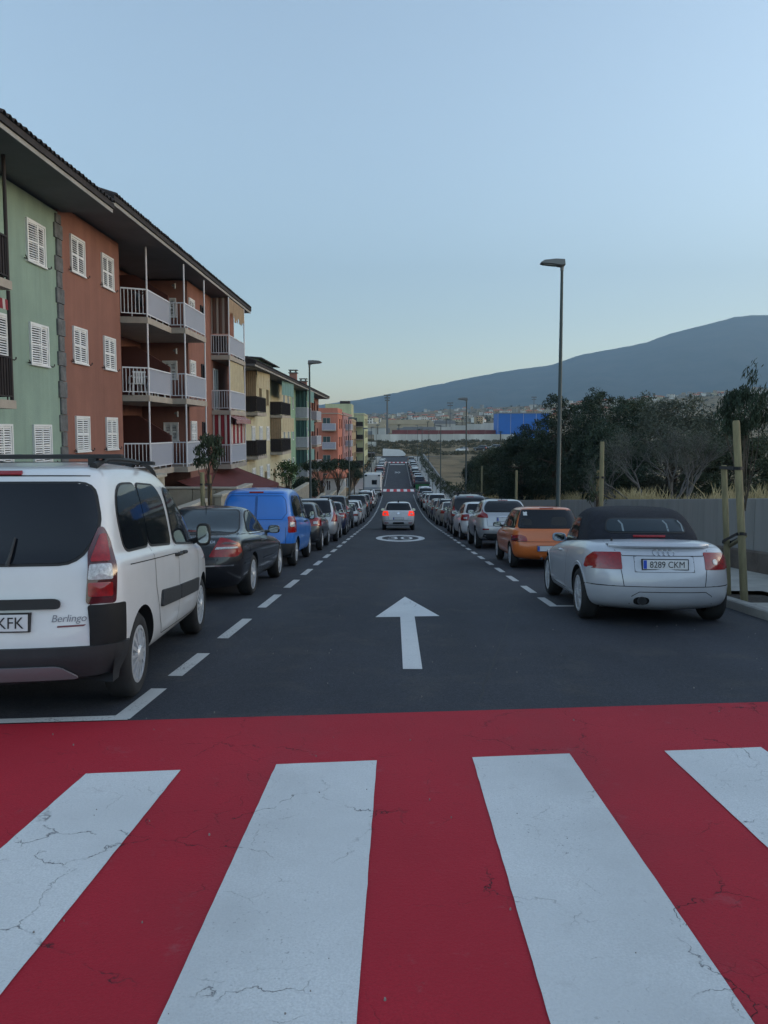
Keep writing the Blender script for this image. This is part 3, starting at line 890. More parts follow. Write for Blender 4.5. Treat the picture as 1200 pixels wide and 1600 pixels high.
def make_car(name, label, cat, s, paint_m, group=None):
    """s: dict describing the car, all lengths in metres, y measured forward from the rear bumper"""
    L = s['L']; dy = -L / 2
    root = thing(name, label, cat, group=group)
    r = s['r']; ya, yf = L - s['fo'] - s['wb'], L - s['fo']
    W2 = s['W'] / 2; tw = s.get('tw', .2)
    ar = s.get('arch', r + .055)
    az_ = r + s.get('arch_dz', .0)
    arches = [(y, az_, ar, sx * (W2 - tw - .09), sx * (W2 + .3)) for y in (ya, yf) for sx in (-1, 1)]
    arches = [(y, z, rr, min(a, b), max(a, b)) for y, z, rr, a, b in arches]
    split = s.get('split')
    body_levels = s['levels'] if split is None else s['levels'][:split]
    me = bake_body(body_levels, arches, [paint_m], s.get('sub', 1))
    def put(name, m, parent=root):
        o = link(name, m, parent); 
        if parent is root: o.location = (0, dy, 0)
        return o
    if 'dark_below' in s:                       # unpainted lower tail
        me.materials.append(M['plastic']); k = len(me.materials) - 1
        for p in me.polygons:
            if p.center.z < s['dark_below'][0] and p.center.y < s['dark_below'][1] and p.material_index == 0: p.material_index = k
    put('body', me)
    full = me
    sk = Skin(me)
    if split is not None:
        b0 = dict(s['levels'][split - 1]); lo = dict(b0); lo['z'] = tuple(z - .09 for z in b0['z'])
        tm = bake_body([lo, b0] + s['levels'][split:], [], [M['soft_top']], s.get('sub', 1))
        put('soft_top', tm)
        vsall = [v.co[:] for v in me.vertices] + [v.co[:] for v in tm.vertices]
        o = len(me.vertices)
        fall = [tuple(p.vertices) for p in me.polygons] + [tuple(i + o for i in p.vertices) for p in tm.polygons]
        sk.bvh = BVHTree.FromPolygons(vsall, fall)
    def fin(mb, name, mats, parent=root, ang=40):
        o = mb.build(name, mats, parent, smooth=ang)
        if parent is root: o.location = (0, dy, 0)
        return o
    # glass in rubber frames
    def win(name, poly, az, both, glass=M['glass'], frame=.018):
        poly = rpoly(poly, s.get('wr', .06))
        for sx in ((1, -1) if both else (1,)):
            mb = sk.patch(MB(), poly, az, .010, 9)
            fr = sk.patch(MB(), grow(poly, frame), az, .005, 8)
            if sx < 0:
                for b in (mb, fr):
                    b.v = [(-v[0], v[1], v[2]) for v in b.v]; b.f = [tuple(reversed(f)) for f in b.f]
            o = fin(mb, name, glass)
            fin(fr, 'window_frame', M['gasket'], o)
    for p in s.get('side_windows', []): win('side_window', p, 90, True)
    if 'rear_window' in s: win('rear_window', s['rear_window'], 0, False, s.get('rear_glass', M['glass']))
    if 'windscreen' in s: win('windscreen', s['windscreen'], 180, False)
    def pieces(key, name, mdef, both=True, off=.010):
        for it in s.get(key, []):
            poly, az = it[0], it[1]; m = it[2] if len(it) > 2 else mdef
            nm = it[3] if len(it) > 3 else name
            of = it[4] if len(it) > 4 else off
            rad = it[5] if len(it) > 5 else .03
            for sx in ((1, -1) if both else (1,)):
                mb = sk.patch(MB(), rpoly(poly, rad), az, of, 4, of + .01)
                if sx < 0:
                    mb.v = [(-v[0], v[1], v[2]) for v in mb.v]; mb.f = [tuple(reversed(f)) for f in mb.f]
                fin(mb, nm, m)
    pieces('lamps', 'tail_lamp', M['lens_red'])
    pieces('front_lamps', 'headlight', M['lens_clear'])
    pieces('trims', 'trim', M['plastic'])
    pieces('single', 'trim', M['plastic'], both=False)
    for pts, az, closed, both in s.get('seams', []):
        for sx in ((1, -1) if both else (1,)):
            mb = sk.line(MB(), pts, az, .008, .0025, closed)
            if sx < 0: mb.v = [(-v[0], v[1], v[2]) for v in mb.v]
            fin(mb, 'panel_gap', M['seam'], ang=180)
    mb = MB()
    for pts, az, closed, both in s.get('chrome', []): sk.line(mb, pts, az, .018, .012, closed, both)
    if mb.v: fin(mb, 'chrome_strip', M['chrome'], ang=180)
    # door handles
    for (y, z) in s.get('handles', []):
        for sx in (1, -1):
            c = sk.hit(y, z, 90, .0)
            mb = MB(); x = c.x
            mb.tube([(sx * (x - .005), y - .09, z), (sx * (x + .028), y - .07, z), (sx * (x + .032), y + .05, z), (sx * (x - .005), y + .075, z)], [.014, .017, .017, .012], 8)
            fin(mb, 'door_handle', s.get('handle_mat', paint_m))
    # mirrors
    if 'mirror' in s:
        y, z, hh, ww = s['mirror']
        c = sk.hit(y, z, 90, 0)
        for sx in (1, -1):
            mb = MB(); cx = c.x + .05 + ww / 2
            vs, fs = [], []
            N = 14
            prof = [(-.055, .90), (-.045, 1.0), (.0, 1.0), (.05, .82), (.085, .45), (.095, .05)]
            for d, k in prof:
                for i in range(N):
                    a = 2 * math.pi * i / N
                    ex, ez = math.cos(a), math.sin(a)
                    ex = math.copysign(abs(ex) ** .6, ex); ez = math.copysign(abs(ez) ** .6, ez)
                    vs.append((sx * (cx + ex * ww / 2 * k), y + d, z + hh * .35 + ez * hh / 2 * k))
            fs = [(j * N + i, j * N + (i + 1) % N, (j + 1) * N + (i + 1) % N, (j + 1) * N + i) for j in range(len(prof) - 1) for i in range(N)]
            fs.append(tuple(range(N, 0, -1)) if 0 else tuple(reversed(range(N))))
            fs.append(tuple(range((len(prof) - 1) * N, len(prof) * N)))
            mb.add(vs, fs)
            mb.tube([(sx * (c.x - .03), y + .03, z), (sx * (cx - ww * .3), y + .02, z + hh * .15)], [.035, .028], 8)
            o = fin(mb, 'wing_mirror', s.get('mirror_mat', paint_m))
            gm = MB()
            gv = [(sx * (cx + (v[0] * sx - cx) * .86), y - .057, z + hh * .35 + (v[2] - z - hh * .35) * .86) for v in vs[:N]]
            gm.add(gv, [tuple(reversed(range(N)))])
            go = fin(gm, 'mirror_glass', M['mirror_glass'], o)
    # number plate
    if 'plate' in s:
        px_, z, txt = s['plate'][:3]
        c = sk.hit(px_, z, 0, 0)
        y0 = min(sk.hit(px_ + dx, z + dz, 0, 0).y for dx in (-.2, .2) for dz in (-.05, .05)) - .012
        mb = MB(); mb.bbox(px_ - .26, px_ + .26, y0 - .004, y0 + .05, z - .055, z + .055, .003)
        po = fin(mb, 'number_plate', M['plate_white'])
        mb = MB(); mb.bbox(px_ - .255, px_ - .215, y0 - .0065, y0 - .001, z - .05, z + .05, .001); fin(mb, 'blue_strip', M['plate_blue'], po)
        mb = MB()
        fr = [(px_ - .268, z - .063), (px_ + .268, z - .063), (px_ + .268, z + .063), (px_ - .268, z + .063)]
        mb.box(px_ - .27, px_ + .27, y0 - .002, y0 + .04, z - .064, z - .055); mb.box(px_ - .27, px_ + .27, y0 - .002, y0 + .04, z + .055, z + .064)
        mb.box(px_ - .27, px_ - .26, y0 - .002, y0 + .04, z - .0545, z + .0545); mb.box(px_ + .26, px_ + .27, y0 - .002, y0 + .04, z - .0545, z + .0545)
        fin(mb, 'plate_frame', M['gasket'], po)
        if txt:
            tw_, cx = (.40, .02) if len(txt) > 4 else (.17, .15)
            tv, tf_ = text_polys(txt, .074, tw_)
            mb = MB(); mb.add([(px_ + cx + v[0], y0 - .0072, z + v[1]) for v in tv], tf_); fin(mb, 'plate_lettering', M['ink'], po, None)
    # wheels
    ty, rm = wheel_meshes(r, tw, s.get('rim', r * .66), s.get('style', ('spoke', 5)))
    for y in (ya, yf):
        for sx in (1, -1):
            t = link('wheel', ty, root); t.location = (sx * (W2 - tw / 2 - s.get('inset', .015)), y + dy, r)
            if sx < 0: t.rotation_euler = (0, 0, math.pi)
            t.rotation_euler.x = 0
            link('rim', rm, t)
    s['skin'] = sk; s['fin'] = fin; s['root'] = root; s['dy'] = dy
    return root
M['mirror_glass'] = mat('mirror glass', (.26, .29, .30), .05, 1.)

def place(o, x, y_rear, s, yaw=0.0):
    """stand a car on the sloping street with its rear bumper at distance y_rear"""
    y = y_rear + s['L'] / 2
    ya, yf = y_rear + s['L'] - s['fo'] - s['wb'], y_rear + s['L'] - s['fo']
    sl = (g(yf) - g(ya)) / s['wb']
    o.location = (x, y, g(ya) + sl * (y - ya) + .002)
    o.rotation_euler = (math.atan(sl), 0, yaw)
    return o
# ------------------------------------------------------------------ the vehicles
def roofbars(s, ys, w, z, over=.12):
    out = []
    for y in ys:
        mb = MB(); mb.bbox(-w, w, y - .035, y + .035, z, z + .032, .008)
        for sx in (-1, 1): mb.box(sx * (w - .22) - .03, sx * (w - .22) + .03, y - .04, y + .04, z - .07, z - .001)
        out.append(s['fin'](mb, 'roof_bar', M['gasket']))
    return out
def rails(s, y0, y1, x, m):
    sk = s['skin']
    for sx in (1, -1):
        mb = MB(); pts = []; rad = []
        n = 14
        for i in range(n + 1):
            t = i / n; y = lerp(y0, y1, t)
            loc, nr, _, _ = sk.bvh.ray_cast(Vector((x - .03 * abs(2 * t - 1) ** 3, y, 4)), Vector((0, 0, -1)))
            pts.append((sx * loc.x, y, loc.z + .012 + .045 * min(1, 7 * min(t, 1 - t)))); rad.append(.02 if 0 < i < n else .03)
        mb.tube(pts, rad, 8); s['fin'](mb, 'roof_rail', m)

def mpv_spec():
    return dict(dark_below=(.485, .72), L=4.38, W=1.81, wb=2.73, fo=.92, r=.318, tw=.205, inset=.04, rim=.215, style=('cap', 14), sub=2, arch=.37,
        levels=[lv(.22, .2, 4.1, .74), lv(.29, .06, 4.28, .84, br=.12), lv(.38, .01, 4.36, .885, rr=.28, br=.1), lv(.55, .01, 4.38, .905, rr=.24, br=.10, bf=.3), lv(.78, .045, 4.36, .905, rr=.17, br=.09, bf=.3),
            lv((.99, .97, .84), .06, 4.27, .897, rr=.15, br=.08, bf=.32), lv((1.06, 1.04, .93), .07, 4.16, .882, rr=.15, br=.08, bf=.3), lv((1.09, 1.07, .99), .085, 3.95, .85, rr=.15, br=.08, bf=.25),
            lv((1.12, 1.11, 1.09), .10, 3.62, .835, rr=.15, br=.08, tf=.08), lv((1.34, 1.34, 1.36), .15, 3.28, .80, rr=.16, br=.08), lv((1.55, 1.57, 1.58), .215, 2.93, .745, rr=.17, br=.08),
            lv((1.66, 1.71, 1.70), .27, 2.66, .69, rr=.17, br=.08), lv((1.715, 1.775, 1.75), .34, 2.46, .62, rr=.18, br=.06), lv((1.745, 1.80, 1.78), .52, 2.2, .45), lv((1.755, 1.81, 1.79), .8, 1.9, .25)],
        wr=.09, plate=(.05, .675, 'KFK'), handles=[(1.98, .99), (2.22, .99)], handle_mat=M['gasket'], mirror=(3.05, 1.04, .24, .15), mirror_mat=M['gasket'],
        side_windows=[[(.47, 1.12), (1.105, 1.125), (1.085, 1.615), (.62, 1.60, .16), (.44, 1.40, .15)], [(1.122, 1.125), (1.92, 1.095), (1.90, 1.50, .12), (1.72, 1.615), (1.105, 1.615)],
            [(2.06, 1.09), (3.08, 1.04), (2.78, 1.31, .1), (2.36, 1.58, .14), (2.06, 1.60)]],
        rear_window=[(-.60, 1.06, .12), (.60, 1.06, .12), (.71, 1.30, .1), (.63, 1.60, .09), (-.63, 1.60, .09), (-.71, 1.30, .1)],
        windscreen=[(-.76, 1.13), (.76, 1.13), (.64, 1.66), (-.64, 1.66)],
        lamps=[([(.605, .78), (.80, .78), (.81, 1.02), (.79, 1.20), (.75, 1.30), (.71, 1.30), (.63, 1.12)], 33, M['lens_dark'], 'tail_lamp', .012),
            ([(.638, 1.06), (.765, 1.06), (.755, 1.25), (.715, 1.25)], 33, M['lens_red'], 'lamp_lens', .026, .02), ([(.622, .945), (.77, .945), (.765, 1.045), (.634, 1.045)], 33, M['lens_clear'], 'reversing_lens', .027, .015),
            ([(.622, .83), (.77, .83), (.77, .925), (.622, .925)], 33, M['lens_red'], 'lamp_lens', .026, .015)],
        front_lamps=[([(.55, .72), (.86, .80), (.84, .98), (.6, .86)], 160)],
        trims=[([(1.26, .60), (2.02, .57), (2.02, .70), (1.30, .735)], 90, M['plastic'], 'side_moulding', .022, .03), ([(2.035, .57), (2.98, .54), (3.02, .67), (2.035, .70)], 90, M['plastic'], 'side_moulding', .022, .03)],
        single=[([(-.50, .755), (.50, .755), (.50, .825, .06), (-.50, .825, .06)], 0, M['gasket'], 'tailgate_handle', .03), ([(-.16, 1.663), (.16, 1.663), (.16, 1.69), (-.16, 1.69)], 0, M['lens_red'], 'high_brake_light', .012, .01),
            ([(-.33, .59), (.37, .59), (.40, .75), (-.36, .75)], 0, None, 'plate_recess', .0015)],
        seams=[([(-.69, .9), (-.69, .50), (.69, .50), (.69, .9)], 0, False, False), ([(-.60, 1.66), (.60, 1.66)], 0, False, False),
            ([(1.12, 1.1), (1.12, .80), (1.27, .50), (1.40, .36)], 90, False, True), ([(2.03, 1.62), (2.035, .33)], 90, False, True), ([(1.4, .36), (3.0, .33), (3.05, .60), (3.12, 1.0)], 90, False, True), ([(.45, 1.02), (1.95, 1.0)], 90, False, True)])
bumper_line = .50
def add_bumper(s, z_top, zr_side, y_side, m):
    """dark plastic bumper wrapped round the tail"""
    sk, fin = s['skin'], s['fin']
    hw = s['W'] / 2
    mb = MB()
    rows = [.225, .30, .40, z_top - .05, z_top]
    us = [(-1, 90)]
    az_list = [(90, y) for y in arange(y_side, .12, .07)] 
    pathR = [sk.hit]
    cols = []
    for y in arange(y_side, .22, .06): cols.append((90, y))
    for k in range(8): cols.append((90 - 11.25 * (k + 1), None))
    n = len(cols)
    def pt(c, z, off):
        az, y = c
        if y is not None:
            h = sk.hit(y, min(z, zr_side), 90, off)
            if h.x < hw - .14: h = Vector((hw - .10, y, z))
            return h
        a = R(az)
        cx, cy = hw - .30, .32
        # aim at the corner centre
        u = cx * math.cos(a) + cy * math.sin(a)
        return sk.hit(u, z, az, off)
    full = [(c, 1) for c in cols] + [((0, x), 0) for x in arange(hw - .34, -(hw - .34), .12)]
    vs = []
    for z in rows:
        off = .02 if z not in (rows[0],) else .004
        ring = [pt(c, z, off) for c in cols]
        back = [sk.hit(x, z, 0, off) for x in arange(hw - .36, -(hw - .36), .12)]
        left = [Vector((-p.x, p.y, p.z)) for p in reversed(ring)]
        vs.append(ring + back + left)
    top = [Vector((p.x * .975, p.y + .025, p.z + .004)) for p in vs[-1]]
    vs.append(top)
    k = len(vs[0])
    mb.add([p for r in vs for p in r], [(j * k + i, (j + 1) * k + i, (j + 1) * k + i + 1, j * k + i + 1) for j in range(len(vs) - 1) for i in range(k - 1)])
    return fin(mb, 'rear_bumper', m, ang=40)

# --- white people carrier at the front left
SP = {}
s = mpv_spec(); s['single'] = s['single'][:2]
white_mpv = make_car('estate_car', 'white high-roofed family van with roof bars parked nearest at the left edge', 'car', s, M['p_white'])
SP['mpv'] = s
add_bumper(s, .50, .50, .36, M['plastic'])
sk, fin = s['skin'], s['fin']
mb = MB()
sk.patch(mb, rpoly([(.635, .46), (.90, .46), (.885, .775), (.615, .775)], .02), 33, .010); sk.patch(mb, rpoly([(.635, .46), (.90, .46), (.885, .775), (.615, .775)], .02), 33, .010, mirror=True)
fin(mb, 'bumper_corner', M['plastic'])
mb = MB(); sk.patch(mb, rpoly([(-.62, .30), (.62, .30), (.50, .385), (-.50, .385)], .05), 0, .034); fin(mb, 'skid_plate', M['skid'])
tv, tf_ = text_polys('Berlingo', .062, .215)
mb = MB(); mb.add([tuple(sk.hit(.560 + v[0] + .18 * v[1], .685 + v[1], 0, .006)) for v in tv], tf_)
fin(mb, 'lettering', M['ink_grey'], ang=180)
mb = MB(); sk.patch(mb, rpoly([(.485, .632), (.65, .636), (.665, .648), (.485, .644)], .004), 0, .004, 2); fin(mb, 'badge_strip', M['ink_red'])
mb = MB(); mb.box(-.24, .24, .035, .05, .585, .607); fin(mb, 'dealer_strip', M['gasket'])
rails(s, .55, 2.65, .60, M['gasket'])
roofbars(s, (.72, 1.75), .74, 1.805)
mb = MB(); mb.tube([sk.hit(.16, 1.045, 0, .03), sk.hit(.175, 1.12, 0, .035), sk.hit(.19, 1.23, 0, .03)], [.014, .010, .007], 6); fin(mb, 'rear_wiper', M['plastic'])
for sx in (1, -1):
    mb = MB(); sk.patch(mb, rpoly([(3.44, .835), (3.52, .83), (3.52, .86), (3.44, .865)], .012), 90, .012, 2)
    if sx < 0: mb.v = [(-v[0], v[1], v[2]) for v in mb.v]; mb.f = [tuple(reversed(f)) for f in mb.f]
    fin(mb, 'side_repeater', M['lens_clear'])
place(white_mpv, -2.94, 4.77, s, R(5.0))

# --- black coupe
s = dict(L=4.64, W=1.74, wb=2.715, fo=.84, r=.322, tw=.225, rim=.235, style=('five', 5), sub=2, arch=.365,
    levels=[lv(.17, .3, 4.3, .70), lv(.25, .10, 4.52, .80, br=.15, bf=.3), lv(.40, .01, 4.62, .855, rr=.3, br=.14, bf=.4), lv(.56, .0, 4.64, .87, rr=.27, br=.14, bf=.42), lv(.70, .03, 4.6, .868, rr=.24, br=.13, bf=.42),
        lv((.85, .80, .66), .05, 4.48, .855, rr=.22, br=.12, bf=.4), lv((.93, .87, .73), .07, 4.35, .825, rr=.2, br=.10, bf=.38), lv((.97, .915, .80), .16, 4.05, .775, rr=.2, br=.08, bf=.3), lv((.985, .95, .88), .42, 3.60, .735, rr=.2, br=.06, bf=.2),
        lv((1.0, .965, .955), .72, 3.30, .715, rr=.2, br=.10, bf=.2, tr=.08), lv((1.13, 1.13, 1.12), 1.02, 2.98, .665, rr=.2, br=.1, tr=.08), lv((1.27, 1.285, 1.27), 1.34, 2.62, .60, rr=.2, br=.1, tr=.08), lv((1.335, 1.365, 1.34), 1.52, 2.40, .545, rr=.2, br=.08), lv((1.37, 1.395, 1.37), 1.66, 2.22, .46, rr=.2), lv((1.40, 1.41, 1.40), 1.85, 2.05, .09, rr=.05, rf=.05)],
    wr=.06, handles=[(2.05, .83)], mirror=(2.95, .92, .15, .21), plate=(0, .78, ''), rear_glass=M['screen'],
    side_windows=[[(1.25, 1.0), (1.85, .985), (1.84, 1.31, .03), (1.66, 1.30, .15), (1.44, 1.20, .1)], [(1.87, .985), (3.02, .97, .03), (2.62, 1.22, .1), (2.30, 1.325, .12), (1.86, 1.31, .03)]],
    rear_window=[(-.64, 1.0), (.64, 1.0), (.50, 1.325), (-.50, 1.325)], windscreen=[(-.66, .98), (.66, .98), (.50, 1.31), (-.50, 1.31)],
    lamps=[([(.38, .665), (.78, .668), (.86, .74), (.82, .86), (.68, .92), (.545, .945)], 12, M['lens_red'], 'tail_lamp', .012), ([(.47, .775), (.80, .79), (.78, .815), (.50, .81)], 12, M['lens_clear'], 'lamp_lens', .026, .01), ([(.56, .86), (.74, .845), (.78, .865), (.62, .885)], 12, M['lens_dark'], 'lamp_lens', .026, .01)],
    front_lamps=[([(.5, .58), (.8, .6), (.78, .74), (.55, .72)], 160)],
    single=[([(-.16, 1.005), (.16, 1.005), (.16, 1.018), (-.16, 1.018)], 0, M['lens_red'], 'high_brake_light', .012, .004)],
    seams=[([(-.53, .95), (-.38, .655), (.38, .655), (.53, .95)], 0, False, False), ([(1.88, .96), (1.90, .40), (2.05, .28), (3.1, .28), (3.2, .55), (3.1, .93)], 90, False, True), ([(.33, .60), (.9, .60), (1.0, .6)], 90, False, True)],
    chrome=[([(-.72, .545), (-.3, .535), (.3, .535), (.72, .545)], 0, False, False), ([(.42, .55), (.70, .545)], 90, False, True), ([(1.9, .53), (3.05, .515)], 90, False, True), ([(1.22, .965), (1.9, .955), (3.0, .945)], 90, False, True)])
coupe = make_car('coupe_car', 'black two-door coupe parked between the white family van and the blue van', 'car', s, M['p_black'])
SP['coupe'] = s
tv, tf_ = text_polys('CDI', .036, .12); mb = MB(); mb.add([tuple(s['skin'].hit(.40 + v[0], .885 + v[1], 0, .005)) for v in tv], tf_); s['fin'](mb, 'lettering', M['chrome'], ang=180)
mb = MB(); mb.tube([(-.05, 1.62, 1.36), (-.05, 1.50, 1.47)], [.012, .004], 6); s['fin'](mb, 'aerial', M['gasket'])
mb = MB(); s['skin'].patch(mb, rpoly(ellipse(.86, .74, .075, .075, 12), 0), 90, .003, 2); s['fin'](mb, 'fuel_flap', M['p_black'])
for sx in (-.36, .36):      # headrests behind the rear screen
    pass
place(coupe, -3.12, 10.72, s, R(0))

# --- blue panel van (same body, blind rear doors)
s = mpv_spec(); s['single'] = s['single'][1:2]; s.pop('rear_window'); s['plate'] = (0, .675, ''); s['style'] = ('cap', 9)
s['side_windows'] = [s['side_windows'][2], [(.55, 1.14), (1.10, 1.135), (1.07, 1.60), (.70, 1.59, .14), (.52, 1.40, .12)], [(1.14, 1.135), (1.92, 1.10), (1.90, 1.50, .12), (1.72, 1.60), (1.12, 1.60)]]
s['seams'] = s['seams'][:4] + [([(0.02, .52), (0.02, 1.68)], 0, False, False), ([(.04, 1.07), (.60, 1.07), (.70, 1.22), (.66, 1.50), (.58, 1.60), (.04, 1.60)], 0, True, False), ([(-.0, 1.07), (-.60, 1.07), (-.70, 1.22), (-.66, 1.50), (-.58, 1.60), (-.0, 1.60)], 0, True, False)]
s['lamps'] = [([(.68, .78), (.99, .78), (.985, 1.14), (.70, 1.14)], 33, M['lens_red'], 'tail_lamp', .012, .04), ([(.73, .91), (.86, .91), (.86, 1.01), (.73, 1.01)], 33, M['lens_clear'], 'reversing_lens', .027, .02)]
s['trims'] = []; s['sub'] = 1; s['mirror_mat'] = M['gasket']
blue_van = make_car('panel_van', 'bright blue panel van with blind rear doors', 'van', s, M['p_blue'])
add_bumper(s, .54, .54, .37, M['plastic'])
SP['van'] = s
place(blue_van, -3.17, 16.45, s, R(.3))

# --- silver roadster with a dark soft top
s = dict(L=4.04, W=1.80, wb=2.42, fo=.86, r=.318, tw=.225, rim=.23, style=('five', 6), sub=2, arch=.365, split=9,
    levels=[lv(.17, .3, 3.8, .74, br=.25), lv(.225, .08, 3.95, .865, rr=.36, br=.17, bf=.4), lv(.38, .01, 4.02, .893, rr=.38, br=.17, bf=.45), lv(.55, .0, 4.04, .90, rr=.40, br=.17, bf=.5), lv(.70, .03, 4.0, .895, rr=.38, br=.17, bf=.5),
        lv((.85, .81, .66), .08, 3.86, .872, rr=.34, br=.17, bf=.45), lv((.935, .88, .72), .17, 3.68, .83, rr=.3, br=.16, bf=.4), lv((.985, .925, .79), .36, 3.35, .775, rr=.3, br=.15, bf=.3), lv((1.02, .955, .90), .63, 2.98, .725, rr=.3, br=.14, bf=.2, tr=.04),
        lv((1.17, 1.13, 1.11), .82, 2.68, .685, rr=.25, br=.12, tr=.05), lv((1.30, 1.30, 1.26), 1.02, 2.44, .635, rr=.22, br=.1, tr=.06), lv((1.375, 1.39, 1.34), 1.24, 2.24, .56, rr=.2), lv((1.405, 1.42, 1.38), 1.45, 2.08, .42, rr=.2), lv((1.42, 1.43, 1.40), 1.65, 1.9, .1, rr=.05, rf=.05)],
    wr=.07, plate=(0, .745, '8289 CKM'), handles=[(1.98, .80)], mirror=(2.62, .90, .13, .20), mirror_mat=M['p_sky'], rear_glass=M['screen'],
    side_windows=[[(1.52, .97), (2.66, .955, .03), (2.36, 1.17, .1), (2.10, 1.265, .1), (1.60, 1.25, .06)]],
    rear_window=[(-.51, 1.10), (.51, 1.10), (.44, 1.255), (-.44, 1.255)], windscreen=[(-.6, .98), (.6, .98), (.5, 1.25), (-.5, 1.25)],
    lamps=[([(.48, .68), (.80, .675), (.97, .685), (.94, .80), (.84, .87), (.51, .88)], 22, M['lens_red'], 'tail_lamp', .008, .02)],
    front_lamps=[([(.5, .55), (.8, .6), (.75, .72), (.5, .66)], 160)],
    single=[([(-.20, 1.035), (.20, 1.035), (.20, 1.055), (-.20, 1.055)], 0, M['lens_red'], 'high_brake_light', .016, .006), ([(.60, .735), (.67, .735), (.67, .80), (.60, .80)], 22, M['lens_clear'], 'lamp_lens', .014, .04), ([(-.345, .655), (.345, .655), (.345, .835), (-.345, .835)], 0, M['p_tt'], 'plate_recess', .004, .04)],
    seams=[([(-.60, .99), (-.545, .90), (-.47, .84), (.47, .84), (.545, .90), (.60, .99)], 0, False, False), ([(-.50, .69), (-.47, .485)], 0, False, True), ([(-.86, .483), (.86, .483)], 0, False, False), ([(-.40, .27), (-.38, .37), (-.30, .42), (.48, .42), (.56, .37), (.58, .27)], 0, False, False),
        ([(.1, .485), (.48, .49)], 90, False, True), ([(1.5, .95), (1.48, .55), (1.62, .30), (2.7, .30), (2.8, .6), (2.7, .93)], 90, False, True), ([(-.345, .655), (.345, .655), (.345, .835), (-.345, .835)], 0, True, False)])
roadster = make_car('roadster_car', 'silver two-seat roadster with dark fabric soft top on the right', 'car', s, M['p_tt'])
SP['roadster'] = s
sk, fin = s['skin'], s['fin']
# boot lid spoiler
mb = MB(); vs, fs = [], []
xs = arange(-.60, .60, .08)
for x in xs:
    e = 1 - (abs(x) / .62) ** 6
    c = sk.hit(x, .935, 0, 0)
    vs += [(x, c.y + .13, c.z + .035), (x, c.y - .035 * e, c.z + .034 + .022 * e), (x, c.y - .075 * e, c.z + .018), (x, c.y - .045 * e, c.z - .006), (x, c.y + .04, c.z - .014)]
mb.add(vs, [(5 * i + j, 5 * i + 5 + j, 5 * i + 6 + j, 5 * i + 1 + j) for i in range(len(xs) - 1) for j in range(4)])
fin(mb, 'boot_spoiler', M['p_tt'], ang=50)
for i in range(4):                  # four interlinked rings
    mb = MB(); pts = []
    for k in range(25):
        a = 2 * math.pi * k / 24; pts.append(sk.hit(-.087 + i * .058 + .036 * math.cos(a), .873 + .034 * math.sin(a), 0, .006))
    mb.tube(pts, .0042, 6, False); fin(mb, 'ring_emblem', M['chrome'])
mb = MB(); c = sk.hit(-.27, .33, 0, 0)
mb.tube([(-.27, c.y + .12, .315), (-.27, c.y - .035, .315), (-.27, c.y - .035, .315), (-.27, c.y + .1, .315)], [.05, .05, .042, .04], 16, False); fin(mb, 'exhaust_pipe', M['plastic'])
mb = MB(); mb.tube([(-.27, c.y - .02, .315), (-.27, c.y - .01, .315)], .041, 16); fin(mb, 'exhaust_mouth', M['under'])
mb = MB(); sk.patch(mb, rpoly([(-.36, .262), (-.18, .262), (-.18, .36), (-.36, .36)], .08), 0, .004); fin(mb, 'exhaust_cutout', M['under'])
mb = MB(); mb.tube([(-.50, .56, .99), (-.50, .54, 1.035)], [.018, .006], 8); fin(mb, 'aerial', M['gasket'])
for y in (s['L'] - s['fo'] - s['wb'], s['L'] - s['fo']):          # flared arch lips
    for sx in (1, -1):
        mb = MB(); pts = []
        for k in range(21):
            a = R(-8 + 196 * k / 20); q = sk.hit(y + .40 * math.cos(a), s['r'] + .40 * math.sin(a), 90, -.004); pts.append((sx * q.x, q.y, q.z))
        mb.tube(pts, [.004 + .009 * math.sin(math.pi * k / 20) for k in range(21)], 8); fin(mb, 'wheel_arch_flare', M['p_tt'], ang=180)
for x in (-.30, .26, .46):       # roll hoops and headrest edges seen in the rear screen
    mb = MB(); sk.line(mb, [(x, 1.10), (x + .01, 1.19), (x - .02, 1.235)], 0, .022, .0115); fin(mb, 'roll_hoop', M['seat'])
place(roadster, 3.24, 8.75, s, R(-2.2))

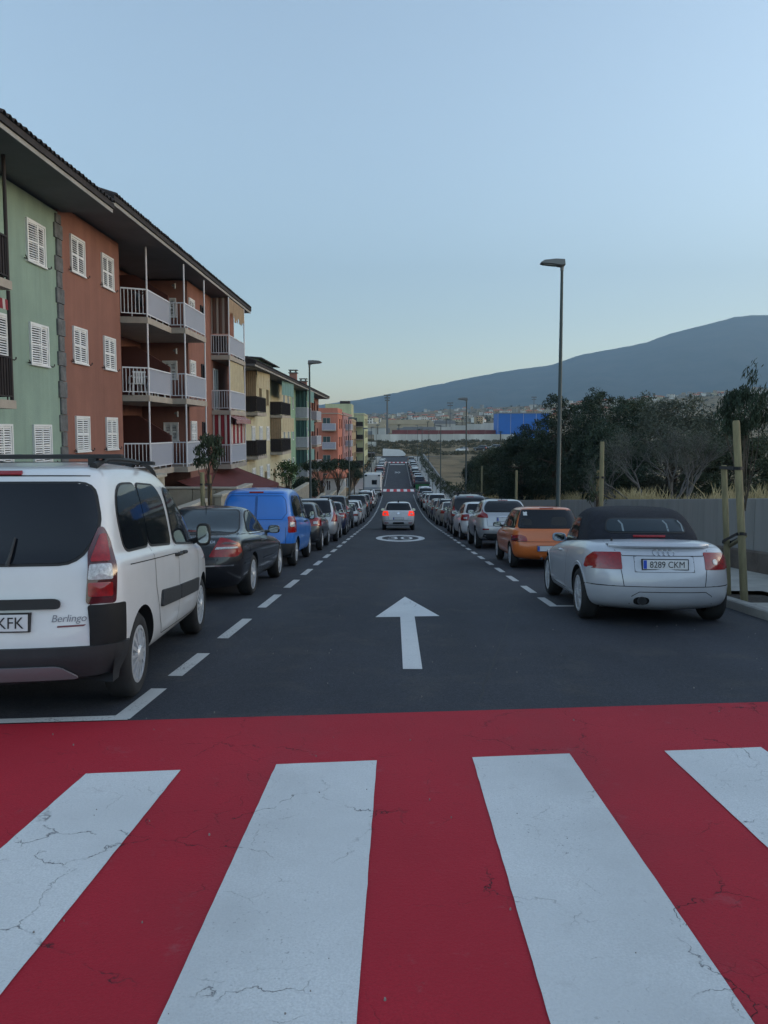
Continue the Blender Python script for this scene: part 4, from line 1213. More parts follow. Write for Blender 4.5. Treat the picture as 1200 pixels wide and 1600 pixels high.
# --- orange supermini
s = dict(L=3.68, W=1.60, wb=2.385, fo=.66, r=.283, tw=.175, rim=.19, style=('spoke', 7), sub=1, arch=.325,
    levels=[lv(.20, .2, 3.5, .66), lv(.27, .04, 3.62, .76, br=.1), lv(.40, .0, 3.68, .795, rr=.22, br=.09, bf=.25), lv(.59, .0, 3.68, .80, rr=.22, br=.09, bf=.25), lv(.61, .045, 3.66, .80, rr=.2, br=.08, bf=.25),
        lv((.76, .74, .66), .06, 3.6, .795, rr=.18, br=.07, bf=.25), lv((.86, .83, .74), .08, 3.45, .775, rr=.18, br=.07, bf=.22), lv((.88, .86, .80), .10, 3.1, .745, rr=.17, br=.07, bf=.2),
        lv((.90, .885, .89), .12, 2.75, .725, rr=.16, br=.07), lv((1.05, 1.05, 1.05), .18, 2.48, .685, rr=.16, br=.07), lv((1.22, 1.23, 1.22), .27, 2.16, .625, rr=.15, br=.06), lv((1.31, 1.325, 1.31), .33, 1.96, .575, rr=.15, br=.05), lv((1.35, 1.36, 1.345), .42, 1.82, .50, rr=.15), lv((1.365, 1.375, 1.36), .7, 1.6, .25)],
    wr=.05, handles=[(1.55, .80)], mirror=(2.42, .87, .12, .20), mirror_mat=M['gasket'], plate=(.0, .46, ''),
    side_windows=[[(.34, .91), (1.42, .90), (1.42, 1.28), (.46, 1.27)], [(1.47, .90), (2.42, .885, .03), (2.14, 1.12, .06), (1.92, 1.27, .06), (1.47, 1.28)]],
    rear_window=[(-.64, .905), (.64, .905), (.56, 1.285), (-.56, 1.285)], windscreen=[(-.66, .92), (.66, .92), (.55, 1.28), (-.55, 1.28)],
    lamps=[([(.46, .615), (.86, .615), (.86, .745), (.60, .755), (.50, .72)], 20, M['lens_red'], 'tail_lamp', .012), ([(.66, .625), (.84, .625), (.84, .68), (.66, .68)], 20, M['lens_dark'], 'lamp_lens', .026, .01)],
    front_lamps=[([(.45, .55), (.75, .57), (.72, .72), (.48, .70)], 160)],
    single=[([(-.15, 1.325), (.15, 1.325), (.15, 1.338), (-.15, 1.338)], 0, M['lens_red'], 'high_brake_light', .012, .004)],
    seams=[([(-.68, .605), (.68, .605)], 0, False, False), ([(1.45, 1.30), (1.45, .45), (1.5, .3), (2.5, .3), (2.55, .8)], 90, False, True), ([(.1, .60), (.42, .60)], 90, False, True)])
orange_car = make_car('small_hatchback', 'orange three-door hatchback parked in front of the silver roadster', 'car', s, M['p_orange'])
SP['mini'] = s
mb = MB(); mb.tube([(-.18, .10, .255), (-.18, -.03, .25)], .028, 10); s['fin'](mb, 'exhaust_pipe', M['chrome'])
mb = MB(); s['skin'].patch(mb, rpoly([(-.52, 1.17), (-.44, 1.17), (-.44, 1.25), (-.52, 1.25)], .005), 0, .011, 2); s['fin'](mb, 'window_sticker', M['plate_white'])
mb = MB(); s['skin'].patch(mb, rpoly([(.05, .95), (.42, .95), (.40, 1.14), (.08, 1.14)], .08), 0, .0105, 2); s['skin'].patch(mb, rpoly([(-.60, .95), (-.34, .95), (-.36, 1.10), (-.57, 1.10)], .08), 0, .0105, 2); s['fin'](mb, 'headrest_shape', M['gasket'])
place(orange_car, 3.34, 16.25, s, R(-.6))

# --- silver crossover
s = dict(L=4.13, W=1.78, wb=2.53, fo=.86, r=.335, tw=.21, rim=.225, style=('five', 5), sub=1, arch=.40,
    levels=[lv(.26, .25, 3.9, .72), lv(.34, .06, 4.04, .83, br=.12), lv(.50, .0, 4.12, .875, rr=.3, br=.12, bf=.35), lv(.68, .0, 4.13, .89, rr=.28, br=.12, bf=.4), lv((.86, .84, .80), .04, 4.08, .885, rr=.25, br=.12, bf=.4),
        lv((1.02, .97, .88), .07, 3.95, .865, rr=.24, br=.11, bf=.35), lv((1.10, 1.03, .95), .11, 3.7, .815, rr=.22, br=.1, bf=.25), lv((1.13, 1.06, 1.03), .16, 3.2, .765, rr=.2, br=.09),
        lv((1.16, 1.10, 1.08), .20, 3.0, .735, rr=.2, br=.09), lv((1.30, 1.28, 1.28), .34, 2.66, .685, rr=.2, br=.08), lv((1.45, 1.45, 1.43), .52, 2.36, .62, rr=.18), lv((1.50, 1.525, 1.50), .64, 2.16, .56, rr=.18), lv((1.535, 1.555, 1.535), .82, 2.0, .46, rr=.18), lv((1.55, 1.565, 1.55), 1.1, 1.7, .25)],
    wr=.08, handles=[(2.0, .98)], mirror=(2.75, 1.06, .15, .2), plate=(0, .93, ''),
    side_windows=[[(.62, 1.19, .03), (1.35, 1.14), (1.34, 1.46), (.90, 1.42, .08)], [(1.40, 1.14), (2.72, 1.07, .03), (2.40, 1.32, .08), (2.12, 1.46, .08), (1.39, 1.46)]],
    rear_window=[(-.60, 1.16, .05), (.60, 1.16, .05), (.60, 1.30), (.48, 1.475), (-.48, 1.475), (-.60, 1.30)], windscreen=[(-.66, 1.1), (.66, 1.1), (.55, 1.47), (-.55, 1.47)],
    lamps=[([(.52, .97), (.93, .985), (.93, 1.08), (.80, 1.10), (.78, 1.24, .01), (.70, 1.14), (.56, 1.08)], 22, M['lens_red'], 'tail_lamp', .012), ([(.50, .60), (.70, .60), (.70, .645), (.50, .645)], 14, M['lens_red'], 'reflector', .012, .01)],
    front_lamps=[([(.5, .75), (.8, .8), (.75, .95), (.5, .9)], 160)],
    single=[([(-.16, 1.505), (.16, 1.505), (.16, 1.525), (-.16, 1.525)], 0, M['lens_red'], 'high_brake_light', .012, .006), ([(-.72, .28), (.72, .28), (.66, .49), (-.66, .49)], 0, M['plastic'], 'rear_diffuser', .012)],
    seams=[([(-.58, 1.12), (-.54, .72), (.54, .72), (.58, 1.12)], 0, False, False), ([(1.37, 1.48), (1.36, .6), (1.5, .36), (2.7, .36), (2.75, 1.0)], 90, False, True)],
    chrome=[([(-.22, 1.0), (.22, 1.0)], 0, False, False)])
crossover = make_car('crossover_car', 'silver crossover with slim boomerang tail lamps parked beyond the orange hatchback', 'car', s, M['p_silver'])
SP['cross'] = s
mb = MB(); mb.tube([(0, .95, 1.545), (0, .86, 1.62)], [.012, .004], 6); s['fin'](mb, 'aerial', M['gasket'])
place(crossover, 3.36, 23.0, s, R(-.4))

# --- white hatchback driving away in the lane, brakes on
def hatch_spec(L=3.97, W=1.68, H=1.46, sub=1):
    k = H / 1.46; wx = W / 1.68; q = L / 3.97
    S = lambda z, yr, yf, w, **kw: lv(tuple(c * k for c in z) if isinstance(z, tuple) else z * k, yr * q, yf * q, w * wx, **kw)
    P = lambda poly: [(p[0] * q, p[1] * k) + tuple(p[2:]) for p in poly]
    X = lambda poly: [(p[0] * wx, p[1] * k) + tuple(p[2:]) for p in poly]
    return dict(L=L, W=W, wb=2.47 * q, fo=.82 * q, r=.31, tw=.19, rim=.205, style=('spoke', 9), sub=sub, arch=.355,
        levels=[S(.21, .2, 3.78, .70), S(.28, .04, 3.9, .79, br=.1), S(.42, .0, 3.96, .83, rr=.24, br=.1, bf=.3), S(.60, .0, 3.97, .84, rr=.23, br=.1, bf=.35), S((.78, .76, .70), .04, 3.9, .835, rr=.2, br=.09, bf=.35),
            S((.93, .90, .80), .06, 3.76, .815, rr=.2, br=.08, bf=.3), S((.98, .95, .87), .09, 3.5, .775, rr=.18, br=.08, bf=.22), S((1.0, .97, .95), .12, 3.1, .745, rr=.17, br=.08),
            S((1.02, .985, .98), .14, 2.92, .735, rr=.17, br=.08), S((1.17, 1.17, 1.15), .21, 2.58, .685, rr=.17, br=.07), S((1.33, 1.33, 1.30), .31, 2.24, .62, rr=.16), S((1.39, 1.41, 1.39), .40, 2.02, .565, rr=.16), S((1.425, 1.445, 1.43), .54, 1.88, .48, rr=.16), S((1.44, 1.46, 1.44), .8, 1.65, .25)],
        wr=.06, handles=[(1.25 * q, .88 * k), (2.2 * q, .86 * k)], mirror=(2.62 * q, .97 * k, .14, .2), plate=(0, .60 * k, ''),
        side_windows=[P([(.45, 1.04), (1.36, 1.01), (1.36, 1.35), (.72, 1.34, .1)]), P([(1.41, 1.01), (2.60, .985, .03), (2.22, 1.25, .08), (1.98, 1.36, .06), (1.41, 1.355)])],
        rear_window=X([(-.63, 1.03), (.63, 1.03), (.53, 1.36), (-.53, 1.36)]), windscreen=X([(-.66, 1.0), (.66, 1.0), (.54, 1.36), (-.54, 1.36)]),
        lamps=[(X([(.47, .74), (.88, .74), (.88, .97), (.54, .98)]), 20, M['lens_red'], 'tail_lamp', .012), (X([(.60, .80), (.72, .80), (.72, .87), (.60, .87)]), 20, M['lens_clear'], 'lamp_lens', .026, .01)],
        front_lamps=[(X([(.45, .62), (.78, .66), (.74, .82), (.5, .76)]), 160)],
        single=[(X([(-.3, .32), (.3, .32), (.27, .42), (-.27, .42)]), 0, M['gasket'], 'lower_grille', .006)],
        seams=[(X([(-.63, 1.0), (-.5, .72), (-.48, .52), (.48, .52), (.5, .72), (.63, 1.0)]), 0, False, False), (P([(1.385, 1.38), (1.39, .4), (1.5, .3), (2.55, .3), (2.6, .92)]), 90, False, True)])
s = hatch_spec(); s['lamps'][0] = (s['lamps'][0][0], 20, M['lens_lit'], 'tail_lamp', .012); s['lamps'].append(([(.50, .36), (.70, .36), (.70, .40), (.50, .40)], 14, M['lens_red'], 'reflector', .012, .01))
s['seams'] += [([(-.72, .50), (.72, .50)], 0, False, False)]
white_hatch = make_car('hatchback', 'white hatchback driving away down the lane with brake lights lit', 'car', s, M['p_white'])
mb = MB(); s['skin'].patch(mb, ellipse(0, .875, .055, .055, 16), 0, .008, 2); s['fin'](mb, 'round_emblem', M['chrome'])
mb = MB(); mb.tube([(0, .55, 1.43), (0, .50, 1.50), (0, .43, 1.53)], [.05, .03, .008], 8); s['fin'](mb, 'aerial', M['gasket'])
place(white_hatch, .08, 37.9, s, R(.2))

# --- other bodies for the rows
def estate_spec():
    return dict(L=4.4, W=1.78, wb=2.65, fo=.88, r=.32, tw=.2, rim=.215, style=('spoke', 8), sub=1, arch=.365,
        levels=[lv(.21, .2, 4.2, .72), lv(.28, .04, 4.32, .83, br=.1), lv(.42, .0, 4.4, .875, rr=.24, br=.1, bf=.3), lv(.62, .0, 4.4, .89, rr=.22, br=.1, bf=.35), lv((.82, .80, .74), .04, 4.33, .885, rr=.2, br=.09, bf=.35),
            lv((.98, .95, .84), .06, 4.18, .865, rr=.18, br=.08, bf=.3), lv((1.03, 1.0, .90), .08, 3.9, .825, rr=.17, br=.08, bf=.22), lv((1.05, 1.02, 1.0), .10, 3.45, .795, rr=.16, br=.08), lv((1.07, 1.04, 1.03), .12, 3.25, .78, rr=.16, br=.08),
            lv((1.25, 1.25, 1.24), .20, 2.85, .73, rr=.16, br=.07), lv((1.44, 1.45, 1.42), .33, 2.45, .655, rr=.16), lv((1.52, 1.545, 1.52), .42, 2.2, .595, rr=.16), lv((1.56, 1.585, 1.565), .55, 2.05, .50, rr=.16), lv((1.58, 1.60, 1.58), .85, 1.8, .25)],
        wr=.06, handles=[(1.3, .93), (2.25, .92)], mirror=(2.9, 1.02, .15, .2), plate=(0, .78, ''),
        side_windows=[[(.36, 1.10), (1.0, 1.08), (1.0, 1.47), (.55, 1.45, .08)], [(1.04, 1.08), (1.86, 1.06), (1.86, 1.49), (1.04, 1.48)], [(1.91, 1.06), (3.0, 1.03, .03), (2.55, 1.32, .08), (2.22, 1.49, .06), (1.91, 1.49)]],
        rear_window=[(-.64, 1.06), (.64, 1.06), (.56, 1.49), (-.56, 1.49)], windscreen=[(-.7, 1.06), (.7, 1.06), (.58, 1.5), (-.58, 1.5)],
        lamps=[([(.62, .74), (.93, .74), (.93, 1.0), (.84, 1.24, .02), (.76, 1.06)], 25, M['lens_red'], 'tail_lamp', .012)], front_lamps=[([(.45, .62), (.82, .68), (.78, .86), (.5, .78)], 160)],
        seams=[([(-.68, 1.0), (-.56, .70), (-.54, .52), (.54, .52), (.56, .70), (.68, 1.0)], 0, False, False), ([(1.02, 1.5), (1.02, .5)], 90, False, True), ([(1.885, 1.5), (1.885, .35)], 90, False, True)])
def suv_spec():
    return dict(L=4.55, W=1.86, wb=2.66, fo=.88, r=.355, tw=.23, rim=.225, style=('five', 5), sub=1, arch=.42,
        levels=[lv(.30, .2, 4.35, .74), lv(.38, .05, 4.46, .86, br=.08), lv(.55, .0, 4.54, .92, rr=.2, br=.08, bf=.25), lv(.78, .02, 4.55, .93, rr=.18, br=.07, bf=.28), lv((.98, .97, .94), .05, 4.5, .92, rr=.17, br=.07, bf=.28),
            lv((1.13, 1.11, 1.04), .06, 4.38, .90, rr=.16, br=.06, bf=.22), lv((1.17, 1.15, 1.09), .08, 4.1, .86, rr=.15, br=.06), lv((1.18, 1.17, 1.15), .09, 3.4, .825, rr=.15, br=.06), lv((1.20, 1.19, 1.18), .10, 3.2, .81, rr=.15, br=.06),
            lv((1.40, 1.40, 1.40), .16, 2.9, .765, rr=.15, br=.06), lv((1.62, 1.63, 1.61), .25, 2.6, .70, rr=.15), lv((1.70, 1.72, 1.70), .32, 2.42, .64, rr=.15), lv((1.75, 1.77, 1.755), .44, 2.25, .54, rr=.15), lv((1.77, 1.79, 1.775), .8, 1.9, .25)],
        wr=.06, handles=[(1.4, 1.06), (2.3, 1.05)], mirror=(3.0, 1.18, .19, .2), plate=(0, .85, ''), mirror_mat=M['gasket'],
        side_windows=[[(.32, 1.24), (1.05, 1.22), (1.05, 1.63), (.42, 1.62)], [(1.1, 1.22), (1.98, 1.20), (1.98, 1.65), (1.1, 1.64)], [(2.03, 1.20), (3.0, 1.18, .03), (2.7, 1.48, .06), (2.5, 1.65, .06), (2.03, 1.65)]],
        rear_window=[(-.68, 1.20), (.68, 1.20), (.60, 1.66), (-.60, 1.66)], windscreen=[(-.72, 1.22), (.72, 1.22), (.6, 1.66), (-.6, 1.66)],
        lamps=[([(.72, .88), (.97, .88), (.97, 1.26), (.76, 1.26)], 22, M['lens_red'], 'tail_lamp', .012)], front_lamps=[([(.5, .78), (.85, .82), (.82, 1.0), (.55, .98)], 165)],
        trims=[([(1.1, .46), (3.0, .46), (3.0, .58), (1.1, .58)], 90, M['plastic'], 'side_moulding', .014)],
        single=[([(-.78, .38), (.78, .38), (.78, .58), (-.78, .58)], 0, M['plastic'], 'rear_bumper', .02)],
        seams=[([(-.72, 1.66), (-.78, 1.2), (-.72, .64), (.72, .64), (.78, 1.2), (.72, 1.66)], 0, False, False), ([(1.07, 1.66), (1.1, .5)], 90, False, True), ([(2.0, 1.66), (2.0, .45)], 90, False, True)])
def sedan_spec():
    return dict(L=4.5, W=1.75, wb=2.65, fo=.86, r=.315, tw=.2, rim=.21, style=('spoke', 7), sub=1, arch=.36,
        levels=[lv(.20, .2, 4.3, .70), lv(.27, .05, 4.42, .81, br=.1), lv(.42, .0, 4.5, .86, rr=.24, br=.1, bf=.3), lv(.62, .0, 4.5, .875, rr=.22, br=.1, bf=.35), lv((.82, .78, .70), .04, 4.42, .865, rr=.2, br=.09, bf=.35),
            lv((.96, .91, .80), .06, 4.26, .84, rr=.18, br=.08, bf=.3), lv((1.0, .96, .87), .14, 3.95, .79, rr=.17, br=.06, bf=.22), lv((1.02, .98, .95), .5, 3.4, .75, rr=.16, br=.05), lv((1.03, 1.0, .99), .66, 3.2, .74, rr=.16, br=.05),
            lv((1.17, 1.17, 1.15), .95, 2.85, .69, rr=.16), lv((1.32, 1.33, 1.31), 1.22, 2.5, .62, rr=.16), lv((1.39, 1.41, 1.39), 1.38, 2.28, .565, rr=.16), lv((1.42, 1.44, 1.43), 1.5, 2.1, .46, rr=.16), lv((1.44, 1.455, 1.44), 1.7, 1.9, .09, rr=.05, rf=.05)],
        wr=.06, handles=[(1.55, .89), (2.4, .88)], mirror=(2.95, .98, .14, .2), plate=(0, .80, ''),
        side_windows=[[(1.05, 1.04, .03), (1.86, 1.02), (1.86, 1.35), (1.42, 1.34, .08)], [(1.91, 1.02), (2.98, .99, .03), (2.52, 1.25, .08), (2.25, 1.36, .06), (1.91, 1.36)]],
        rear_window=[(-.62, 1.04), (.62, 1.04), (.52, 1.36), (-.52, 1.36)], windscreen=[(-.66, 1.02), (.66, 1.02), (.54, 1.36), (-.54, 1.36)],
        lamps=[([(.50, .76), (.91, .76), (.91, .95), (.56, .96)], 22, M['lens_red'], 'tail_lamp', .012)], front_lamps=[([(.45, .6), (.8, .64), (.76, .8), (.5, .74)], 160)],
        seams=[([(-.6, .98), (-.52, .70), (.52, .70), (.6, .98)], 0, False, False), ([(1.885, 1.38), (1.885, .35)], 90, False, True)])
SP['hatch'], SP['estate'], SP['suv'], SP['sedan'] = hatch_spec(4.08, 1.75, 1.47), estate_spec(), suv_spec(), sedan_spec()
s4 = mpv_spec(); s4['single'] = s4['single'][:2]; s4['plate'] = (0, .675, ''); s4['sub'] = 1; SP['mpv2'] = s4
PAINTS = dict(white='p_white', black='p_black', silver='p_silver', grey='p_grey', charcoal='p_dark', navy='p_navy', beige='p_beige', red='p_red', pale_blue='p_sky')
KIND = dict(hatch=('hatchback', 'hatchback'), estate=('estate_car', 'tall estate car'), suv=('off_roader', 'off-roader'), sedan=('saloon_car', 'saloon'), mpv2=('estate_car', 'high-roofed family van'), cross=('crossover_car', 'crossover'), mini=('small_hatchback', 'small hatchback'))
PROTO = {}
def row_car(kind, col, x, y, label, group, yaw=0.0, flip=False):
    nm = KIND[kind][0]
    if kind not in PROTO:
        if kind in ('cross', 'mini'): PROTO[kind] = ({'cross': crossover, 'mini': orange_car}[kind], {'cross': M['p_silver'], 'mini': M['p_orange']}[kind])
        else:
            o = make_car(nm, label, 'car', SP[kind], M[PAINTS[col]], group)
            if kind == 'suv':
                sk, fin = SP[kind]['skin'], SP[kind]['fin']
                mb = MB(); mb.tube([(0.1, -.10, 1.0), (0.1, .10, 1.0)], .36, 28); fin(mb, 'spare_wheel_cover', M['p_dark'], ang=40)
            if kind in ('mpv2', 'estate'): rails(SP[kind], .55, 2.3, .56, M['gasket'])
            if kind == 'mpv2': add_bumper(SP[kind], .50, .50, .37, M['plastic']); roofbars(SP[kind], (.8, 1.7), .70, 1.84)
            PROTO[kind] = (o, M[PAINTS[col]])
            place(o, x, y, SP[kind], yaw)
            if flip: o.rotation_euler = (-o.rotation_euler.x, 0, math.pi)
            return o
    src, pm = PROTO[kind]
    o = copy_tree(src, None, {pm: M[PAINTS[col]]})
    o['label'] = label; o['category'] = 'car'; o['group'] = group; o.name = nm
    place(o, x, y, SP[kind], yaw)
    if flip:
        o.rotation_euler = (-o.rotation_euler.x, 0, math.pi)
    return o
ORD = ['first', 'second', 'third', 'fourth', 'fifth', 'sixth', 'seventh', 'eighth', 'ninth', 'tenth', 'eleventh', 'twelfth', 'thirteenth', 'fourteenth', 'fifteenth', 'sixteenth', 'seventeenth', 'eighteenth']
GL, GR = 'cars parked in a row along the left kerb', 'cars parked in a row along the right kerb'
left = [('hatch', 'charcoal', 21.9), ('estate', 'silver', 26.8), ('hatch', 'navy', 32.2), ('suv', 'charcoal', 37.4), ('mini', 'white', 43.0), ('hatch', 'white', 47.6), ('sedan', 'silver', 52.6), ('suv', 'black', 58.2), ('hatch', 'grey', 63.8), ('estate', 'charcoal', 68.8), ('mpv2', 'white', 74.2), ('hatch', 'silver', 79.6), ('sedan', 'white', 84.6)]
rnd = random.Random(5)
used = {}
for i, (k, c, y) in enumerate(left):
    lab = '%s %s in the left row, %s car beyond the blue van' % (c.replace('_', ' '), KIND[k][1], ORD[i])
    row_car(k, c, -3.12 + rnd.uniform(-.16, .10), y, lab, GL, R(rnd.uniform(-1.8, 1.8)))
right = [('hatch', 'white', 28.4), ('mpv2', 'grey', 33.3), ('hatch', 'silver', 38.8), ('sedan', 'beige', 43.7), ('estate', 'grey', 48.9), ('hatch', 'navy', 54.2), ('hatch', 'charcoal', 59.1), ('suv', 'white', 64.2), ('estate', 'white', 69.8), ('hatch', 'black', 75.2), ('sedan', 'grey', 80.2), ('mpv2', 'white', 85.6), ('hatch', 'silver', 91)]
for i, (k, c, y) in enumerate(right):
    lab = '%s %s in the right row, %s car beyond the silver crossover' % (c.replace('_', ' '), KIND[k][1], ORD[i])
    row_car(k, c, 3.36 + rnd.uniform(-.1, .16), y, lab, GR, R(rnd.uniform(-1.8, 1.8)))
cl = ['white', 'silver', 'grey', 'navy', 'white', 'black', 'charcoal', 'silver', 'red', 'white', 'beige', 'grey']
kk = ['hatch', 'estate', 'sedan', 'hatch', 'mpv2', 'suv', 'hatch', 'sedan', 'hatch', 'estate', 'hatch', 'mini']
for side, x, gname, first in ((0, -3.1, GL, 'white motorhome'), (1, 3.4, GR, 'green waste container')):
    y = 112.0
    for i in range(12):
        k, c = kk[(i + side * 5) % 12], cl[(i * 5 + side * 3) % 12]
        row_car(k, c, x + rnd.uniform(-.12, .12), y, '%s %s far down the %s row, %s car beyond the %s' % (c, KIND[k][1], 'right' if side else 'left', ORD[i], first), gname, R(rnd.uniform(-1.2, 1.2)))
        y += 5.35
for x, y, k, c, yaw in ((20.5, 236, 'hatch', 'white', 80), (26.5, 238, 'suv', 'black', 70), (31, 240, 'suv', 'grey', 100), (44, 243, 'estate', 'white', 60)):
    o = row_car(k, c, x, y, '%s %s parked on the dry field below the white wall' % (c, KIND[k][1]), 'cars parked on the dry field', R(yaw))
    o.location.z = terr(x, y) + .05; o.rotation_euler = (0, 0, R(yaw))

# --- motorhome by the middle crossing
mh = thing('motorhome', 'white motorhome with rear ladder parked by the distant red crossing', 'motorhome', (-3.1, 99.5, g(99.5)), (math.atan(slope(99.5)), 0, 0))
mb = MB(); mb.bbox(-1.13, 1.13, -3, 1.7, .55, 2.95, .12); mb.build('body', M['p_white'], mh, 30)
mb = MB(); mb.bbox(-1.05, 1.05, 1.7, 3.2, .45, 1.9, .2); mb.build('cab', M['p_white'], mh, 30)
mb = MB(); mb.box(-.1, .55, -3.02, -2.98, 1.55, 2.15); w_ = mb.build('rear_window', M['glass'], mh)
for z in (.75, 1.05): 
    mb = MB(); mb.box(-1.12, 1.12, -3.03, -3.0, z, z + .12); mb.build('trim', M['plastic'] if z < 1 else M['p_sky'], mh)
mb = MB(); 
for x in (.68, .98): mb.tube([(x, -3.08, .9), (x, -3.08, 2.9)], .02, 6)
for z in arange(1.1, 2.8, .3): mb.tube([(.68, -3.08, z), (.98, -3.08, z)], .015, 6)
mb.build('ladder', M['alloy'], mh)
for x in (-1.05, 1.05):
    mb = MB(); mb.box(x - .06, x + .06, -3.025, -2.99, .62, .74); mb.build('tail_lamp', M['lens_red'], mh)
mb = MB(); mb.box(-1.0, -.7, -3.02, -2.99, 2.62, 2.82); mb.box(.7, 1.0, -3.02, -2.99, 2.62, 2.82); mb.build('marker_panel', M['screen'], mh)
ty, rm = wheel_meshes(.33, .2, .215, ('cap', 9))
for y in (-1.6, 2.2):
    for sx in (-1, 1):
        t = link('wheel', ty, mh); t.location = (sx * 1.0, y, .33); t.rotation_euler = (0, 0, 0 if sx > 0 else math.pi); link('rim', rm, t)
# --- green container on the right
gc = thing('waste_container', 'green waste container with black lid standing in the right row of cars', 'container', (3.45, 101.5, g(101.5)), (0, 0, 0))
mb = MB(); mb.add([(x * k_, y * k_, z) for z, k_ in ((.25, .85), (1.35, 1.0)) for x, y in ((-.95, -.6), (.95, -.6), (.95, .6), (-.95, .6))], [(0, 1, 5, 4), (1, 2, 6, 5), (2, 3, 7, 6), (3, 0, 4, 7), (3, 2, 1, 0), (4, 5, 6, 7)]); mb.build('bin', M['p_green'], gc)
mb = MB(); mb.tube([(-1.0, 0, 1.36), (1.0, 0, 1.36)], .62, 16); 
for i, v in enumerate(mb.v): mb.v[i] = (v[0], v[1], max(1.36, 1.36 + (v[2] - 1.36) * .55))
mb.build('lid', M['gasket'], gc, 40)
for x in (-.7, .7):
    for y in (-.4, .4):
        mb = MB(); mb.tube([(x - .03, y, .12), (x + .03, y, .12)], .12, 10); mb.build('wheel', M['tyre'], gc)
# --- lorry trailer standing across the end of the street
tl = thing('lorry', 'white covered lorry standing across the far end of the street', 'lorry', (-.6, 207.5, g(205) - .5))
mb = MB(); mb.prism([(-3.4, .9), (1.6, .9), (3.0, 1.0), (3.2, 1.6), (2.3, 2.7), (1.4, 3.1), (-3.4, 3.4)], lambda u, v, d: (u, d, v), 1.2, -1.2); mb.build('cover', M['p_white'], tl, fix=True)
tl.scale = (.95, 1, .8)
mb = MB(); mb.box(-3.3, 2.9, -1.1, 1.1, .55, .9); mb.build('chassis', M['gasket'], tl)
for x in (-2.4, -1.4, 2.2):
    for y in (-1.0, 1.0):
        mb = MB(); mb.tube([(x, y - .14, .5), (x, y + .14, .5)], .5, 20); mb.build('wheel', M['tyre'], tl)
# ------------------------------------------------------------------ building materials
def stucco(name, col, var=.10):
    m = mat(name, col, .93, var=var, vscale=.55, bump=.3, bscale=40, spec=.15, detail=8)
    n, l, b = nodes(m)                         # rain streaks run down the render
    src = b.inputs['Base Color'].links[0].from_socket
    t = n.new('ShaderNodeTexCoord'); mp = n.new('ShaderNodeMapping'); mp.inputs['Scale'].default_value = (1.6, 1.6, .12)
    l.new(t.outputs['Object'], mp.inputs[0])
    nz = n.new('ShaderNodeTexNoise'); nz.inputs['Scale'].default_value = 1.4; nz.inputs['Detail'].default_value = 7; nz.inputs['Roughness'].default_value = .7
    l.new(mp.outputs[0], nz.inputs['Vector'])
    r = n.new('ShaderNodeValToRGB'); r.color_ramp.elements[0].position = .38; r.color_ramp.elements[1].position = .62
    r.color_ramp.elements[0].color = (.91, .91, .92, 1); r.color_ramp.elements[1].color = (1.05, 1.05, 1.04, 1)
    l.new(nz.outputs[0], r.inputs[0])
    mx = n.new('ShaderNodeMix'); mx.data_type = 'RGBA'; mx.blend_type = 'MULTIPLY'; mx.inputs[0].default_value = 1
    l.new(src, mx.inputs[6]); l.new(r.outputs[0], mx.inputs[7]); l.new(mx.outputs[2], b.inputs['Base Color'])
    return m
M['w_green'] = stucco('pale green render', (.235, .32, .27))
M['w_brown'] = stucco('terracotta render', (.235, .115, .092))
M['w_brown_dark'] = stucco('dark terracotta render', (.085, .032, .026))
M['w_cream'] = stucco('cream render', (.47, .44, .32))
M['w_mint'] = stucco('mint render', (.24, .37, .27))
M['w_coral'] = stucco('coral render', (.46, .175, .125))
M['w_mauve'] = stucco('mauve render', (.34, .20, .20))
M['w_tan'] = stucco('tan render', (.36, .28, .18))
M['w_lime'] = stucco('pale lime render', (.41, .43, .28))
M['w_white'] = stucco('white render', (.62, .61, .58), .07)
M['w_ochre'] = stucco('ochre render', (.36, .23, .12))
M['w_grey'] = stucco('grey render', (.28, .28, .27))
M['soffit'] = mat('grey eaves board', (.15, .15, .155), .9, var=.1, vscale=1)
M['fascia'] = mat('pale fascia board', (.30, .295, .28), .8, var=.12, vscale=2)
M['tile'] = mat('dark roof tile', (.030, .024, .024), .85, var=.35, vscale=6)
M['tile_red'] = mat('orange roof tile', (.42, .12, .055), .85, var=.25, vscale=4)
M['quoin'] = mat('grey quoin stone', (.11, .115, .12), .9, var=.35, vscale=3.5, bump=.6, bscale=14)
M['shutter'] = mat('white shutter paint', (.66, .67, .68), .5, var=.05, vscale=4)
M['rail_white'] = mat('white railing paint', (.58, .58, .62), .45)
M['rail_panel'] = mat('white balcony screen', (.31, .31, .38), .7, var=.06, vscale=3)
M['rail_dark'] = mat('dark brown railing paint', (.016, .010, .011), .7)
M['slab'] = mat('balcony slab render', (.33, .29, .25), .9, var=.12, vscale=2)
M['pane'] = mat('dark window pane', (.012, .015, .02), .05, spec=.8)
M['pane_teal'] = mat('teal window pane', (.05, .085, .09), .12)
M['awning'] = mat('dark red awning cloth', (.115, .022, .020), .9, var=.15, vscale=2)
M['cur_brown'] = stripes('brown and grey striped curtain', (.11, .055, .04), (.30, .25, .22), 1, 3.4, .6)
M['cur_brown_x'] = stripes('brown and grey striped side curtain', (.11, .055, .04), (.30, .25, .22), 0, 3.4, .6)
M['cur_red_x'] = stripes('red and white striped curtain', (.19, .014, .022), (.44, .40, .38), 0, 3.3, .62)
M['cur_red'] = stripes('red and white striped front curtain', (.19, .014, .022), (.44, .40, .38), 1, 3.3, .62)
M['cur_tan'] = mat('tan balcony curtain', (.27, .19, .12), .9, var=.12, vscale=3)
M['cur_cream'] = mat('cream balcony curtain', (.38, .33, .22), .9, var=.1, vscale=3)
